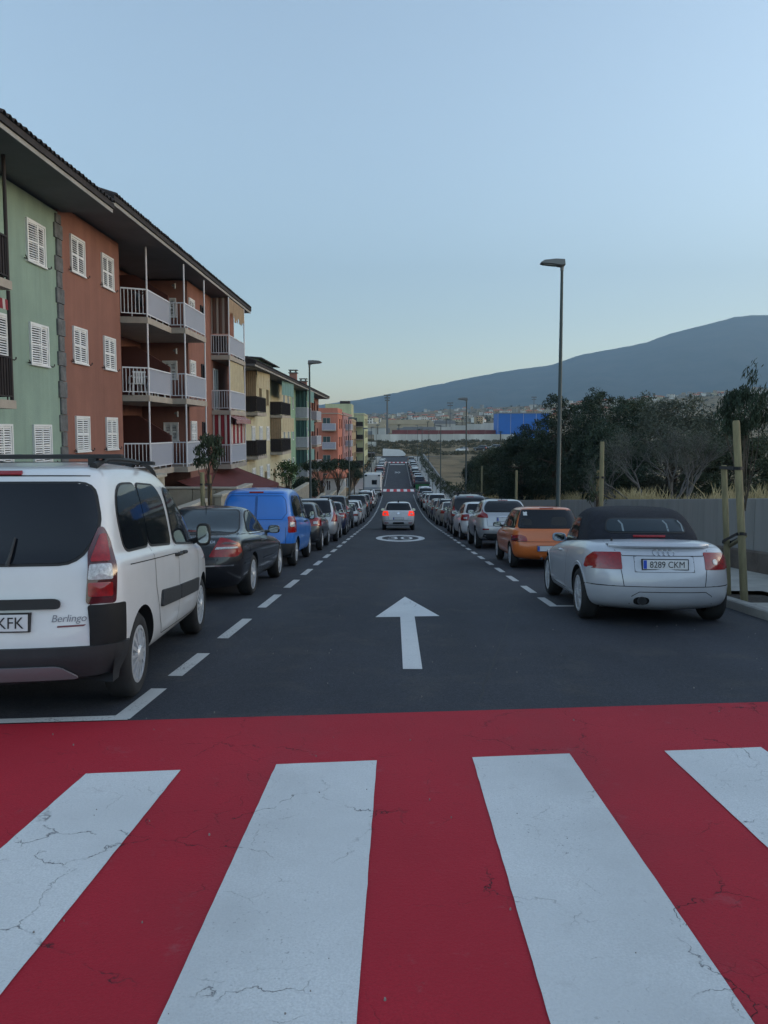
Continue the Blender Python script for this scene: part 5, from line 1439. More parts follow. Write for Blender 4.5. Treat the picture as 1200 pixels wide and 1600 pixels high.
M['cur_teal'] = stripes('teal striped curtain', (.045, .10, .10), (.02, .05, .055), 0, 2.6, .55)
M['cur_teal_y'] = mat('pale teal curtain', (.14, .25, .24), .9)
M['wall_block'] = mat('buff wall block', (.30, .27, .215), .92, var=.14, vscale=2.2, bump=.3, bscale=40)
M['coping'] = mat('pale coping', (.40, .37, .31), .9, var=.12, vscale=2)
M['chair'] = mat('white plastic chair', (.6, .61, .62), .4)
M['wood_post'] = mat('pale green treated stake', (.21, .185, .105), .85, var=.22, vscale=7, bump=.3, bscale=30, stretch=(4, 4, .5))
M['wood_old'] = mat('brown wooden stake', (.20, .145, .07), .85, var=.25, vscale=7, stretch=(4, 4, .5))
M['strap'] = mat('black tree tie', (.012, .012, .014), .7)
M['lamp_green'] = mat('dark green lamp post paint', (.028, .045, .045), .5, var=.2, vscale=1.5)
M['lamp_head'] = mat('grey lantern housing', (.14, .15, .16), .45)
M['lamp_lens'] = mat('unlit lantern glass', (.28, .29, .30), .2)

# ------------------------------------------------------------------ facade pieces, built facing +x with the origin at the window centre
_wm = {}
def shutter_meshes(w, h, m):
    key = (round(w, 2), round(h, 2), m.name)
    if key in _wm: return _wm[key]
    f = MB(); t = .055
    f.box(-.02, .06, -w / 2, -w / 2 + t, -h / 2, h / 2); f.box(-.02, .06, w / 2 - t, w / 2, -h / 2, h / 2)
    f.box(-.02, .06, -w / 2 + t, w / 2 - t, h / 2 - t, h / 2); f.box(-.02, .075, -w / 2 - .03, w / 2 + .03, -h / 2 - .045, -h / 2 - .0005)
    f.mi = 1; f.box(-.02, .003, -w / 2 + t, w / 2 - t, -h / 2, h / 2 - t)
    hk = MB()
    for sy in (-1, 1):
        hk.tube([(.0, sy * (w / 2 + .10), -h / 2 + .02), (.09, sy * (w / 2 + .12), -h / 2 - .01), (.10, sy * (w / 2 + .19), .03 - h / 2), (.09, sy * (w / 2 + .21), -h / 2 + .07)], .017, 6)
    l = MB(); lw = w / 2 - t - .004; lh = h - t - .01; st = .048
    l.box(.004, .036, 0, st, -lh / 2, lh / 2); l.box(.004, .036, lw - st, lw, -lh / 2, lh / 2)
    for z0 in (-lh / 2, -st / 2, lh / 2 - st): l.box(.004, .036, st, lw - st, z0, z0 + st)
    n = int(lh / .068)
    for i in range(n):
        z = -lh / 2 + st + (i + .5) * (lh - 2 * st) / n
        if abs(z) < st * .6: continue
        l.add([(.006, st, z + .018), (.006, lw - st, z + .018), (.036, lw - st, z - .014), (.036, st, z - .014), (.008, st, z + .026), (.008, lw - st, z + .026), (.038, lw - st, z - .006), (.038, st, z - .006)], [(0, 1, 2, 3), (7, 6, 5, 4), (2, 6, 7, 3), (0, 4, 5, 1)])
    def me(mb, nm, mm):
        o = mb.build(nm, mm, fix=True); d = o.data; COL.objects.unlink(o); bpy.data.objects.remove(o); return d
    _wm[key] = (me(f, 'window', [m, M['pane']]), me(l, 'shutter', m), me(hk, 'hook', M['rail_dark']))
    return _wm[key]
def shutter_window(parent, x, y, z, w, h, m=None, rz=0., hooks=True, tilt=0.):
    m = m or M['shutter']
    f, l, hk = shutter_meshes(w, h, m)
    o = inst('window', f, parent, (x, y, z), (0, 0, rz))
    lw = w / 2 - .055
    tilt = tilt or random.choice((0, 0, 0, .05, .16))
    a = inst('shutter', l, o, (.0, -lw + .002, -.025), (0, 0, -tilt))
    b = inst('shutter', l, o, (.0, .002, -.025), (0, 0, 0))
    if hooks: inst('hook', hk, o)
    return o
def plain_window(parent, x, y, z, w, h, pane=None, frame=None, rz=0, name='window', bars=1):
    f = MB(); t = .06
    f.box(-.02, .05, -w / 2, -w / 2 + t, -h / 2, h / 2); f.box(-.02, .05, w / 2 - t, w / 2, -h / 2, h / 2)
    f.box(-.02, .05, -w / 2 + t, w / 2 - t, h / 2 - t, h / 2); f.box(-.02, .05, -w / 2 + t, w / 2 - t, -h / 2, -h / 2 + t)
    for i in range(bars): 
        yy = -w / 2 + (i + 1) * w / (bars + 1); f.box(-.02, .045, yy - t / 2, yy + t / 2, -h / 2 + t, h / 2 - t)
    o = f.build(name, frame or M['shutter'], parent); o.location = (x, y, z); o.rotation_euler = (0, 0, rz)
    p = MB(); p.box(-.02, .012, -w / 2 + t, w / 2 - t, -h / 2 + t, h / 2 - t); p.build('pane', pane or M['pane'], o)
    return o
def cloth(parent, name, p0, p1, z0, z1, m, amp=.03, waves=6, ragged=0.):
    """hanging cloth between two plan points"""
    mb = MB(); n = waves * 4; vs = []
    a, b = Vector(p0), Vector(p1); d = (b - a); nr = Vector((-d.y, d.x)).normalized()
    rnd = random.Random(int(z0 * 100 + p0[1] * 10))
    for i in range(n + 1):
        t = i / n; q = a + d * t + nr * amp * math.sin(t * waves * 2 * math.pi)
        zl = z0 + (rnd.uniform(0, ragged) if ragged else 0)
        vs += [(q.x, q.y, zl), (q.x - nr.x * amp * .4 * math.sin(t * waves * 6.28), q.y - nr.y * amp * .4 * math.sin(t * waves * 6.28), z1)]
    k = len(vs)
    vs += [(x + nr.x * .006, y + nr.y * .006, z) for x, y, z in vs]
    fs = [(2 * i, 2 * i + 2, 2 * i + 3, 2 * i + 1) for i in range(n)] + [(k + 2 * i + 1, k + 2 * i + 3, k + 2 * i + 2, k + 2 * i) for i in range(n)]
    mb.add(vs, fs)
    return mb.build(name, m, parent, smooth=180)
def railing(parent, pts, z0, z1, m, spacing=.11, panel=None, bar=.011):
    """rail with upright bars along plan points; panel: list of segment numbers that carry a screen"""
    mb = MB()
    for i in range(len(pts) - 1):
        a, b = Vector(pts[i]), Vector(pts[i + 1]); L = (b - a).length; d = (b - a) / L; nr = Vector((-d.y, d.x))
        def bx(s0, s1, w, za, zb):
            c = [(a + d * s + nr * k) for s in (s0, s1) for k in (-w, w)]
            vs = [(p.x, p.y, z) for z in (za, zb) for p in c]
            mb.add(vs, [(0, 2, 3, 1), (4, 5, 7, 6), (0, 1, 5, 4), (2, 6, 7, 3), (0, 4, 6, 2), (1, 3, 7, 5)])
        bx(0, L, .024, z1 - .045, z1); bx(0, L, .016, z0, z0 + .03)
        n = max(1, int(L / spacing))
        for k in range(n + 1):
            s = L * k / n; w = .02 if k in (0, n) else bar
            bx(max(0, s - w), min(L, s + w), w, z0 + .031, z1 - .046)
            if k % 6 == 3: bx(s - .012, s + .012, .012, z0 - .1, z0 - .001)
    o = mb.build('railing', m, parent, fix=True)
    for i in (panel or []):
        a, b = Vector(pts[i]), Vector(pts[i + 1]); d = (b - a).normalized(); nr = Vector((-d.y, d.x))
        mb2 = MB(); c = [(a + d * .03 + nr * k) for k in (.014, .02)] + [(b - d * .03 + nr * k) for k in (.014, .02)]
        vs = [(p.x, p.y, z) for z in (z0 + .032, z1 - .047) for p in c]
        mb2.add(vs, [(0, 2, 3, 1), (4, 5, 7, 6), (0, 1, 5, 4), (2, 6, 7, 3), (0, 4, 6, 2), (1, 3, 7, 5)])
        mb2.build('balcony_screen', M['rail_panel'] if m is M['rail_white'] else m, o, fix=True)
    return o
def slab_prism(parent, poly, z0, z1, m, name='balcony'):
    mb = MB(); mb.prism(poly, lambda u, v, d: (u, v, d), z0, z1)
    return mb.build(name, m, parent, fix=True)
def post(parent, x, y, z0, z1, r=.032, m=None):
    mb = MB(); mb.tube([(x, y, z0), (x, y, z1)], r, 8); return mb.build('post', m or M['rail_white'], parent, 40)
def eaves(parent, y0, y1, xe, zf, x_back, tiles=True, pitch=.36, fh=.11):
    mb = MB(); mb.box(x_back, xe - .03, y0, y1, zf + .02, zf + .14); mb.build('eaves', M['soffit'], parent)
    mb = MB(); mb.bbox(xe - .03, xe, y0 - .01, y1 + .01, zf, zf + fh, .006); mb.build('fascia', M['fascia'], parent)
    mb = MB(); zr = zf + fh + .005
    mb.prism([(xe + .05, zr), (xe + .05, zr + .15), (x_back, zr + .15 + pitch * (xe - x_back)), (x_back, zr)], lambda u, v, d: (u, d, v), y1, y0)
    mb.build('roof', M['tile'], parent, fix=True)
    # barrel tiles: cover tiles ride along the slope, their ends show under the sky
    t = MB(); n = 8; ln = 1.0
    pts0 = [(.0, .10 * math.cos(math.pi * k / n), .095 * math.sin(math.pi * k / n)) for k in range(n + 1)]
    vs = [(p[0] + .07, p[1], p[2]) for p in pts0] + [(p[0] - ln, p[1] * .8, p[2] * .8 + pitch * ln) for p in pts0] + [(p[0] + .07, p[1] * .8, p[2] * .78) for p in pts0]
    fs = [(k, k + 1, n + 2 + k, n + 1 + k) for k in range(n)] + [(k + 1, k, 2 * n + 2 + k, 2 * n + 3 + k) for k in range(n)]
    t.add(vs, fs)
    if tiles:
        first = t.build('roof_tile', M['tile'], parent, smooth=60, fix=True); first.location = (xe + .03, y0 + .12, zr + .14)
        y = y0 + .12 + .235
        while y < y1 - .05:
            inst('roof_tile', first, parent, (xe + .03 + random.uniform(-.012, .012), y, zr + .14 + random.uniform(-.006, .006))); y += .235
    else:
        a = MB(); y = y0 + .12
        while y < y1 - .05: a.add([(v[0] + xe + .03, v[1] + y, v[2] + zr + .14) for v in t.v], t.f); y += .3
        a.build('roof_tiles', M['tile'], parent, smooth=60, fix=True)['kind'] = 'stuff'

# ================================================================== first house: pale green, nearest on the left
XW = -9.8
gh = thing('apartment_house', 'pale green apartment house nearest on the left with a dark brown balcony', 'house', (XW, 16, -2.0))
gh.location = (0, 0, 0)
mb = MB(); mb.box(-20, XW, 9, 22.15, -6, 7.77); mb.build('wall', M['w_green'], gh)
eaves(gh, 9, 22.45, -8.3, 7.82, -13)
for z in (6.55, 3.83, 1.10):
    shutter_window(gh, XW, 20.72, z, 1.06, 1.10); 
    if z < 5: shutter_window(gh, XW, 18.55, z, 1.06, 1.10)
rnd = random.Random(2)
z = -3.5; i = 0
while z < 7.6:                         # interlocking quoin stones along the joint with the terracotta house
    h = rnd.uniform(.40, .50); w = (.30, .44)[i % 2] + rnd.uniform(-.03, .03)
    mb = MB(); mb.bbox(XW - .1, XW + .055 + rnd.uniform(-.012, .012), 22.13 - w * .62, 22.13 + w * .46, z + .008, min(z + h - .008, 7.7), .016)
    mb.build('quoin_stone', M['quoin'], gh); z += h; i += 1
for zs in (4.98, 2.2):                 # dark balcony at the very edge of the picture
    slab_prism(gh, [(XW, 14.2), (-9.04, 14.2), (-9.04, 17.9), (XW, 17.9)], zs - .2, zs, M['slab'])
    railing(gh, [(-9.08, 14.3), (-9.08, 17.82), (XW, 17.82)], zs + .08, zs + 1.02, M['rail_dark'], .12, [0, 1])
    post(gh, -9.09, 17.8, zs, zs + (2.55 if zs < 3 else 2.9), .045, M['rail_dark'])
mb = MB(); mb.add([(XW, 14.3, 4.75), (XW, 17.7, 4.75), (-9.06, 17.7, 4.52), (-9.06, 14.3, 4.52), (XW, 14.3, 4.72), (XW, 17.7, 4.72), (-9.06, 17.7, 4.49), (-9.06, 14.3, 4.49), (-9.05, 17.7, 4.28), (-9.05, 14.3, 4.28)], [(0, 3, 2, 1), (4, 5, 6, 7), (2, 3, 9, 8), (1, 2, 6, 5)]); mb.build('awning', M['cur_red'], gh, fix=True)

# ================================================================== second house: terracotta with white balconies
bh = thing('apartment_house', 'terracotta apartment house with white stepped balconies and striped curtains', 'house')
mb = MB(); mb.box(-20, XW, 22.16, 26.95, -6, 8.03); mb.box(-20, -11.3, 26.951, 33.499, -6, 8.03); mb.box(-20, -9.2, 33.5, 43.0, -6, 8.03)
mb.build('wall', M['w_brown'], bh)
eaves(bh, 22.46, 43.3, -8.3, 8.08, -13)
for z in (6.82, 4.10, 1.39):
    shutter_window(bh, XW, 23.42, z, 1.02, 1.08); shutter_window(bh, XW, 25.82, z, 1.02, 1.08)
    shutter_window(bh, -9.2, 34.1, z - .02, .9, 1.06, hooks=False)
    plain_window(bh, -9.2, 35.9, z + .1, .55, .8, bars=0, frame=M['rail_dark'])
    shutter_window(bh, -10.02, 33.5, z + .05, .66, .80, rz=-math.pi / 2, hooks=False)
    shutter_window(bh, -11.3, 28.3, z - .35, 1.0, 1.9, hooks=False)
    shutter_window(bh, -11.3, 31.7, z - .35, 1.0, 1.9, hooks=False)
shutter_window(bh, -9.2, 34.4, -1.35, .9, 1.2, hooks=False)
ZS = [5.55, 2.76, .03]
PLAN = [(-11.3, 26.951), (-8.95, 27.36), (-8.95, 30.2), (-8.4, 30.2), (-8.4, 33.5), (-11.3, 33.5)]
for i, zs in enumerate(ZS):
    b = slab_prism(bh, PLAN, zs - .22, zs, M['slab'])
    railing(b, [(XW, 27.02), (-9.0, 27.42), (-9.0, 30.15)], zs + .10, zs + 1.0, M['rail_white'], .12, [1])
    railing(b, [(-9.0, 30.26), (-8.45, 30.26), (-8.45, 33.44), (-9.2, 33.44)], zs + .10, zs + 1.0, M['rail_white'], .12, [1])
    top = (zs + 2.57) if i else 8.03
    post(b, -8.99, 27.42, zs, top); post(b, -8.44, 30.27, zs, top); post(b, -8.44, 33.42, zs, top)
    # sloped brown partition between the two balconies
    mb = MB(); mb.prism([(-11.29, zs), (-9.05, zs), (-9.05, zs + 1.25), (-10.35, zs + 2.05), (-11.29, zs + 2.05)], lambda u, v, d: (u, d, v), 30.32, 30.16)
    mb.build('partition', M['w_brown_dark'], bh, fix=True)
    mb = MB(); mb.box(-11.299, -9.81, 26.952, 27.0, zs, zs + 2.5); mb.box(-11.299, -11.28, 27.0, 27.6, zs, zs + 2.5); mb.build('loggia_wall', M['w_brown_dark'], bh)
    mb = MB(); mb.tube([(-9.75, 33.2, zs + 2.2), (-9.62, 33.1, zs + 2.25), (-9.62, 33.1, zs + 2.05)], .05, 8); mb.build('wall_lamp', M['lamp_lens'], bh)
# far end balcony with curtains
for i, zs in enumerate([5.2, 2.48, -.22]):
    b = slab_prism(bh, [(-9.2, 37.6), (-8.27, 37.6), (-8.27, 41.5), (-9.2, 41.5)], zs - .22, zs, M['slab'])
    railing(b, [(-9.2, 37.66), (-8.32, 37.66), (-8.32, 41.44), (-9.2, 41.44)], zs + .1, zs + 1.0, M['rail_white'], .12, [1])
    top = (zs + 2.5) if i else 8.03
    post(b, -8.31, 37.67, zs, top); post(b, -8.31, 41.43, zs, top)
    if i == 0:
        cloth(b, 'curtain', (-9.18, 37.7), (-8.36, 37.7), zs + 1.05, top - .02, M['cur_brown_x'], .02, 5)
        cloth(b, 'screen_cloth', (-9.15, 37.74), (-8.4, 37.74), zs + .12, zs + .95, M['rail_dark'], .008, 4)
        cloth(b, 'curtain', (-8.3, 37.8), (-8.3, 41.4), zs + 1.75, top - .02, M['cur_tan'], .03, 9, .45)
    elif i == 1:
        plain_window(bh, -9.2, 38.4, zs + 1.05, .9, 2.1, M['pane_teal'])
        cloth(b, 'curtain', (-8.35, 37.9), (-8.35, 41.3), zs + .9, top - .02, M['cur_cream'], .03, 8)
    else:
        cloth(b, 'curtain', (-9.18, 37.7), (-8.36, 37.7), zs + 1.02, top - .02, M['cur_red_x'], .02, 5)
        cloth(b, 'curtain', (-8.36, 37.8), (-8.36, 41.4), zs + 1.02, top - .02, M['cur_red'], .03, 8)
        mb = MB(); mb.add([(-8.4, 37.7, top - .03), (-8.4, 41.4, top - .03), (-8.0, 41.4, top - .25), (-8.0, 37.7, top - .25), (-8.0, 41.4, top - .45), (-8.0, 37.7, top - .45)], [(0, 3, 2, 1), (3, 5, 4, 2)]); mb.build('awning', M['cur_red'], b)
# ground floor openings, their shade put in as dark sheets, and awnings
for y0, y1 in ((27.6, 29.6), (30.6, 32.6)):
    mb = MB(); mb.box(-11.32, -11.27, y0, y1, -2.9, -.5); o = mb.build('door', M['pane'], bh)  # dark sheets in place of the shaded porch recess, no door leaves
mb = MB(); mb.box(-9.22, -9.17, 35.5, 37.5, -3.4, -1.2); mb.build('door', M['pane'], bh)
def awning(parent, y0, y1, x0, x1, z0, z1, name='awning'):
    mb = MB(); n = int((y1 - y0) / .6); ys = arange(y0, y1, (y1 - y0) / n)
    vs = []
    for y in ys:
        sag = .02 * math.sin((y - y0) * 5)
        vs += [(x0, y, z0), ((x0 + x1) / 2, y, (z0 + z1) / 2 - .05 + sag), (x1, y, z1), (x1 + .01, y, z1 - .16 + sag)]
    top = len(vs)
    vs += [(v[0], v[1], v[2] - .012) for v in vs]
    f1 = [(4 * i + j, 4 * i + j + 1, 4 * i + j + 5, 4 * i + j + 4) for i in range(len(ys) - 1) for j in range(3)]
    mb.add(vs, f1 + [tuple(top + k for k in reversed(f)) for f in f1])
    o = mb.build(name, M['awning'], parent, smooth=30)
    mb = MB()
    for y in (y0 + .05, y1 - .05): mb.tube([(x0, y, z0 - .03), (x1, y, z1 - .03)], .02, 6); mb.tube([(x1 - .05, y, z1 - .05), (x1 - .05, y, z1 - 2.4)], .03, 6)
    mb.build('awning_frame', M['rail_dark'], o)
awning(bh, 31.2, 43.0, -9.15, -6.75, -.62, -1.5)
# plastic chairs and table on the middle balcony
def chair(x, y, z, rz, label):
    c = thing('plastic_chair', label, 'chair', (x, y, z), (0, 0, rz), 'white plastic chairs on the terracotta house balconies')
    mb = MB(); mb.bbox(-.24, .24, -.23, .23, .40, .44, .02); mb.build('seat', M['chair'], c)
    mb = MB()
    for k in range(5): mb.box(-.22 + k * .095, -.16 + k * .095, -.26, -.235, .44, .86 - .03 * abs(k - 2))
    mb.box(-.24, .24, -.262, -.233, .80, .86); mb.build('backrest', M['chair'], c)
    for sx in (-1, 1):
        for sy in (-1, 1):
            mb = MB(); mb.tube([(sx * .21, sy * .2, .40), (sx * .25, sy * .25, 0)], [.025, .018], 6); mb.build('leg', M['chair'], c)
        mb = MB(); mb.tube([(sx * .25, -.24, .68), (sx * .27, .1, .66), (sx * .25, .22, .42)], .022, 6); mb.build('armrest', M['chair'], c)
chair(-9.45, 27.55, ZS[1], .6, 'white plastic armchair on the middle terracotta balcony, behind its open railing')
chair(-9.35, 29.35, ZS[1], 2.8, 'white plastic armchair beside the table on the middle terracotta balcony')
tb = thing('plastic_table', 'white plastic table between the chairs on the middle terracotta balcony', 'table', (-9.5, 28.45, ZS[1]))
mb = MB(); mb.bbox(-.35, .35, -.35, .35, .69, .72, .02); mb.build('table_top', M['chair'], tb)
for sx in (-.28, .28):
    for sy in (-.28, .28):
        mb = MB(); mb.tube([(sx, sy, .69), (sx * 1.1, sy * 1.1, 0)], .025, 6); mb.build('leg', M['chair'], tb)
dryer = thing('clothes_rack', 'dark folding clothes rack on the top terracotta balcony', 'clothes rack', (-9.35, 27.7, ZS[0]))
mb = MB()
for k in range(6): mb.tube([(-.3 + k * .12, -.35, .9), (-.3 + k * .12, .35, .9)], .012, 5)
for sy in (-.35, .35): mb.tube([(-.33, sy, .9), (.33, sy, .9)], .014, 5); mb.tube([(-.3, sy, 0), (.3, sy, .9)], .014, 5); mb.tube([(.3, sy, 0), (-.3, sy, .9)], .014, 5)
mb.build('rack_frame', M['rail_dark'], dryer)
cl_ = MB(); cl_.add([(-.05, -.3, .91), (-.05, .3, .91), (-.12, .3, .35), (-.12, -.3, .35), (.07, .3, .4), (.07, -.3, .4)], [(0, 1, 2, 3), (1, 0, 5, 4)])
tag(cl_.build('hung_cloth', M['gasket']), 'dark cloth hanging over the clothes rack on the top terracotta balcony', 'cloth').location = (-9.35, 27.7, ZS[0])

# ================================================================== long second block in three colours
def block(label, y0, y1, m, zt=5.25, xw=-9.6):
    h = thing('apartment_house', label, 'house')
    mb = MB(); mb.box(-19, xw, y0, y1, -12, zt + .1); mb.build('wall', m, h)
    eaves(h, y0 + .02, y1 - .02, -8.3, zt, -12.5, tiles=False, pitch=.36)
    return h
ch = block('cream apartment house with dark balconies and tan curtains', 44.5, 68.5, M['w_cream'])
mh_ = block('mint green apartment house with teal striped curtains', 68.52, 82.5, M['w_mint'])
th = block('narrow terracotta apartment house behind the left lamp post', 82.52, 93.0, M['w_brown'])
FL = [2.62, -.18, -2.98]
def balcony(h, y0, y1, xf, zs, rail, side=None, front=None, xw=-9.6, panel=(0, 1), front_part=1.0):
    b = slab_prism(h, [(xw, y0), (xf, y0), (xf, y1), (xw, y1)], zs - .2, zs, M['slab'])
    railing(b, [(xw, y0 + .06), (xf - .06, y0 + .06), (xf - .06, y1 - .06), (xw, y1 - .06)], zs + .06, zs + 1.02, rail, .12, list(panel))
    if side: cloth(b, 'curtain', (xw + .03, y0 + .12), (xf - .1, y0 + .12), zs + 1.0, zs + 2.6, side, .025, 5)
    if front: cloth(b, 'curtain', (xf - .02, y0 + .1), (xf - .02 + .25, lerp(y0, y1, front_part)), zs + 1.55, zs + 2.62, front, .03, 5)
    return b
for k, zs in enumerate(FL):
    balcony(ch, 47.8, 51.2, -8.8, zs, M['rail_dark'], M['cur_tan'] if k == 0 else None, M['cur_cream'] if k == 0 else None) if k < 2 else None
    balcony(ch, 57.2, 62.0, -8.66, zs, M['rail_dark'], M['cur_tan'] if k == 1 else None, M['cur_cream'] if k == 1 else (M['cur_teal_y'] if k == 0 else None)) if k < 2 else None
    for y in (50.4, 53.2, 56.1): shutter_window(ch, -9.6, y, zs + 1.45, 1.1, 1.0, hooks=False) if k > 0 else plain_window(ch, -9.6, y, zs + 1.35, .8, 1.4, frame=M['w_tan'])
    for y in (64.3, 66.8): plain_window(ch, -9.6, y, zs + 1.35, .8, 1.2, M['pane_teal'])
    balcony(mh_, 71.7, 75.2, -8.45, zs, M['rail_white'], M['cur_teal'], M['cur_teal_y'])
    for y in (69.8, 78, 80.5): plain_window(mh_, -9.6, y, zs + 1.35, .8, 1.2, M['pane_teal'])
    balcony(th, 84.6, 89.6, -8.9, zs, M['rail_white'], None, None)
    for y in (83.4, 86, 88, 91.3): plain_window(th, -9.6, y, zs + 1.3, .9, 1.9 if 84 < y < 90 else 1.2, frame=M['w_brown_dark'])
# attic box and chimneys on the cream and mint roofs
mb = MB(); mb.box(-13.6, -11.0, 59.5, 67.5, 5.9, 7.15); a_ = mb.build('attic', M['w_mint'], ch)
mb = MB(); mb.prism([(-14.0, 7.3), (-10.5, 7.05), (-10.5, 7.13), (-14.0, 7.42)], lambda u, v, d: (u, d, v), 68.1, 59.0); mb.build('attic_roof', M['tile'], a_, fix=True)
mb = MB(); mb.box(-11.02, -10.98, 62.5, 63.6, 6.5, 7.0); mb.build('attic_window', M['shutter'], a_)
for h, y, zt in ((mh_, 77, 7.6), (th, 85.5, 7.3)):
    mb = MB(); mb.bbox(-10.9, -10.2, y, y + .75, 5.9, zt - .35, .02); c = mb.build('chimney', M['w_brown'], h)
    mb = MB(); mb.box(-11.0, -10.1, y - .1, y + .85, zt - .349, zt - .27)
    for dx in (-10.85, -10.3):
        for dy in (.05, .65): mb.box(dx - .05, dx + .05, y + dy - .05, y + dy + .05, zt - .269, zt - .06)
    mb.box(-11.0, -10.1, y - .1, y + .85, zt - .06, zt); mb.build('chimney_cap', M['quoin'], c)
awning(ch, 45.2, 49.5, -9.5, -6.9, -1.75, -2.35)
for y in (55, 59, 63): plain_window(ch, -9.6, y, -2.3, .7, 1.6, frame=M['w_tan'])

# ================================================================== farther buildings on the left
def tower(label, x0, x1, y0, y1, zt, m, floors, wins_front=(), wins_side=(), par=.5, bal=None):
    h = thing('apartment_building', label, 'building')
    zb = g((y0 + y1) / 2) - 1.5
    mb = MB(); mb.box(x0, x1, y0, y1, zb, zt); mb.build('wall', m, h)
    mb = MB(); t = .2
    mb.box(x0 - .12, x1 + .12, y0 - .12, y1 + .12, zt + .001, zt + .12); mb.build('cornice', M['slab'], h)
    mb = MB(); mb.box(x0, x1, y0, y0 + t, zt + .12, zt + par + .1); mb.box(x1 - t, x1, y0 + t, y1, zt + .12, zt + par + .1); mb.box(x0, x0 + t, y0 + t, y1, zt + .12, zt + par + .1); mb.build('parapet', m, h)
    for k in range(floors):
        z = zt - 1.45 - 2.75 * k
        for xx, w in wins_front: plain_window(h, xx, y0, z, w, 1.75, M['pane_teal'], M['slab'], rz=-math.pi / 2)
        for yy, w in wins_side: plain_window(h, x1, yy, z, w, 1.5, M['pane'], M['w_brown_dark'])
        if bal:
            bx0, bx1, rm_, sd = bal
            if sd == 'front':
                b = slab_prism(h, [(bx0, y0 - 1.0), (bx1, y0 - 1.0), (bx1, y0), (bx0, y0)], z - 1.1, z - .95, M['slab'])
                railing(b, [(bx0 + .04, y0 - .02), (bx0 + .04, y0 - .96), (bx1 - .04, y0 - .96), (bx1 - .04, y0 - .02)], z - .93, z + .02, rm_, .16, [1])
            else:
                b = slab_prism(h, [(x1, bx0), (x1 + 1.0, bx0), (x1 + 1.0, bx1), (x1, bx1)], z - 1.1, z - .95, M['slab'])
                railing(b, [(x1 + .02, bx0 + .04), (x1 + .96, bx0 + .04), (x1 + .96, bx1 - .04)], z - .93, z + .02, rm_, .16, [0, 1])
    return h
tower('coral apartment building with grey front balconies', -14, -8.75, 112, 121.5, 3.9, M['w_coral'], 4, [(-10.4, 1.15)], [(115.5, .9), (118.8, .9)], .75, (-11.0, -9.0, M['rail_white'], 'front'))
tower('mauve apartment building beyond the coral one', -14.5, -8.6, 121.7, 145, 3.95, M['w_mauve'], 4, [], [(125, 1), (129, 1), (134, 1), (140, 1)], .3, (126.5, 131, M['rail_white'], 'side'))
tower('tan apartment building between the mauve and lime ones', -14.5, -8.65, 145.2, 160, 3.2, M['w_tan'], 4, [], [(148, 1), (153, 1), (157, 1)], .3)
lm = tower('pale lime apartment building at the end of the left terrace', -15, -7.0, 162, 182, 4.7, M['w_lime'], 4, [(-9.0, 1.0)], [(167, 1.2), (173, 1.2), (178, 1.2)], .3, (-9.4, -7.2, M['rail_dark'], 'front'))
st = thing('stair_tower', 'pale lime rooftop stair tower with dark tank behind the coral building', 'rooftop tower')
mb = MB(); mb.box(-14, -8.9, 148, 156, 3.0, 6.6); mb.build('wall', M['w_lime'], st)
mb = MB(); mb.box(-11.2, -9.3, 149, 152, 6.6, 7.2); mb.build('tank', M['rail_dark'], st)
def tiled_house(x0, x1, y0, y1, ze, zr, label, m):
    zb = g((y0 + y1) / 2) - .5
    h = thing('small_house', label, 'house')
    mb = MB(); mb.box(x0 + .4, x1 - .4, y0 + .4, y1 - .4, zb, ze); mb.build('wall', m, h)
    xm, ym = (x0 + x1) / 2, (y0 + y1) / 2; d = min(x1 - x0, y1 - y0) / 2 * .8
    mb = MB(); mb.add([(x0, y0, ze), (x1, y0, ze), (x1, y1, ze), (x0, y1, ze), (xm, y0 + d, zr), (xm, y1 - d, zr), (x0, y0, ze - .08), (x1, y0, ze - .08), (x1, y1, ze - .08), (x0, y1, ze - .08)],
        [(0, 1, 4), (1, 2, 5, 4), (2, 3, 5), (3, 0, 4, 5), (0, 6, 7, 1), (1, 7, 8, 2), (2, 8, 9, 3), (3, 9, 6, 0), (9, 8, 7, 6)]); mb.build('roof', M['tile_red'], h)
    for xx in (lerp(x0, x1, .3), lerp(x0, x1, .7)): plain_window(h, xx, y0 + .4, ze - 1.0, .55, 1.3, M['pane'], rz=-math.pi / 2)
    return h
tiled_house(-9.6, -6.5, 95.5, 103, -4.55, -3.7, 'small house with orange tiled hip roof behind the dark street trees', M['w_white'])
tiled_house(-8.2, -6.4, 106, 111, -4.95, -4.2, 'little orange roofed pavilion beside the tiled house', M['w_ochre'])
ow = thing('garden_wall', 'ochre garden wall along the far left pavement', 'wall')
mb = MB(); mb.box(-6.75, -6.5, 128, 178, -8.2, -5.9); mb.build('masonry', M['w_ochre'], ow)
lb = thing('low_building', 'low white building with dark flat roof at the far end of the left pavement', 'building')
mb = MB(); mb.box(-11, -5.9, 186, 197, -8, -5.2); mb.build('wall', M['w_white'], lb); mb = MB(); mb.box(-11.3, -5.6, 185.6, 197.3, -5.2, -4.2); mb.build('roof', M['rail_dark'], lb)

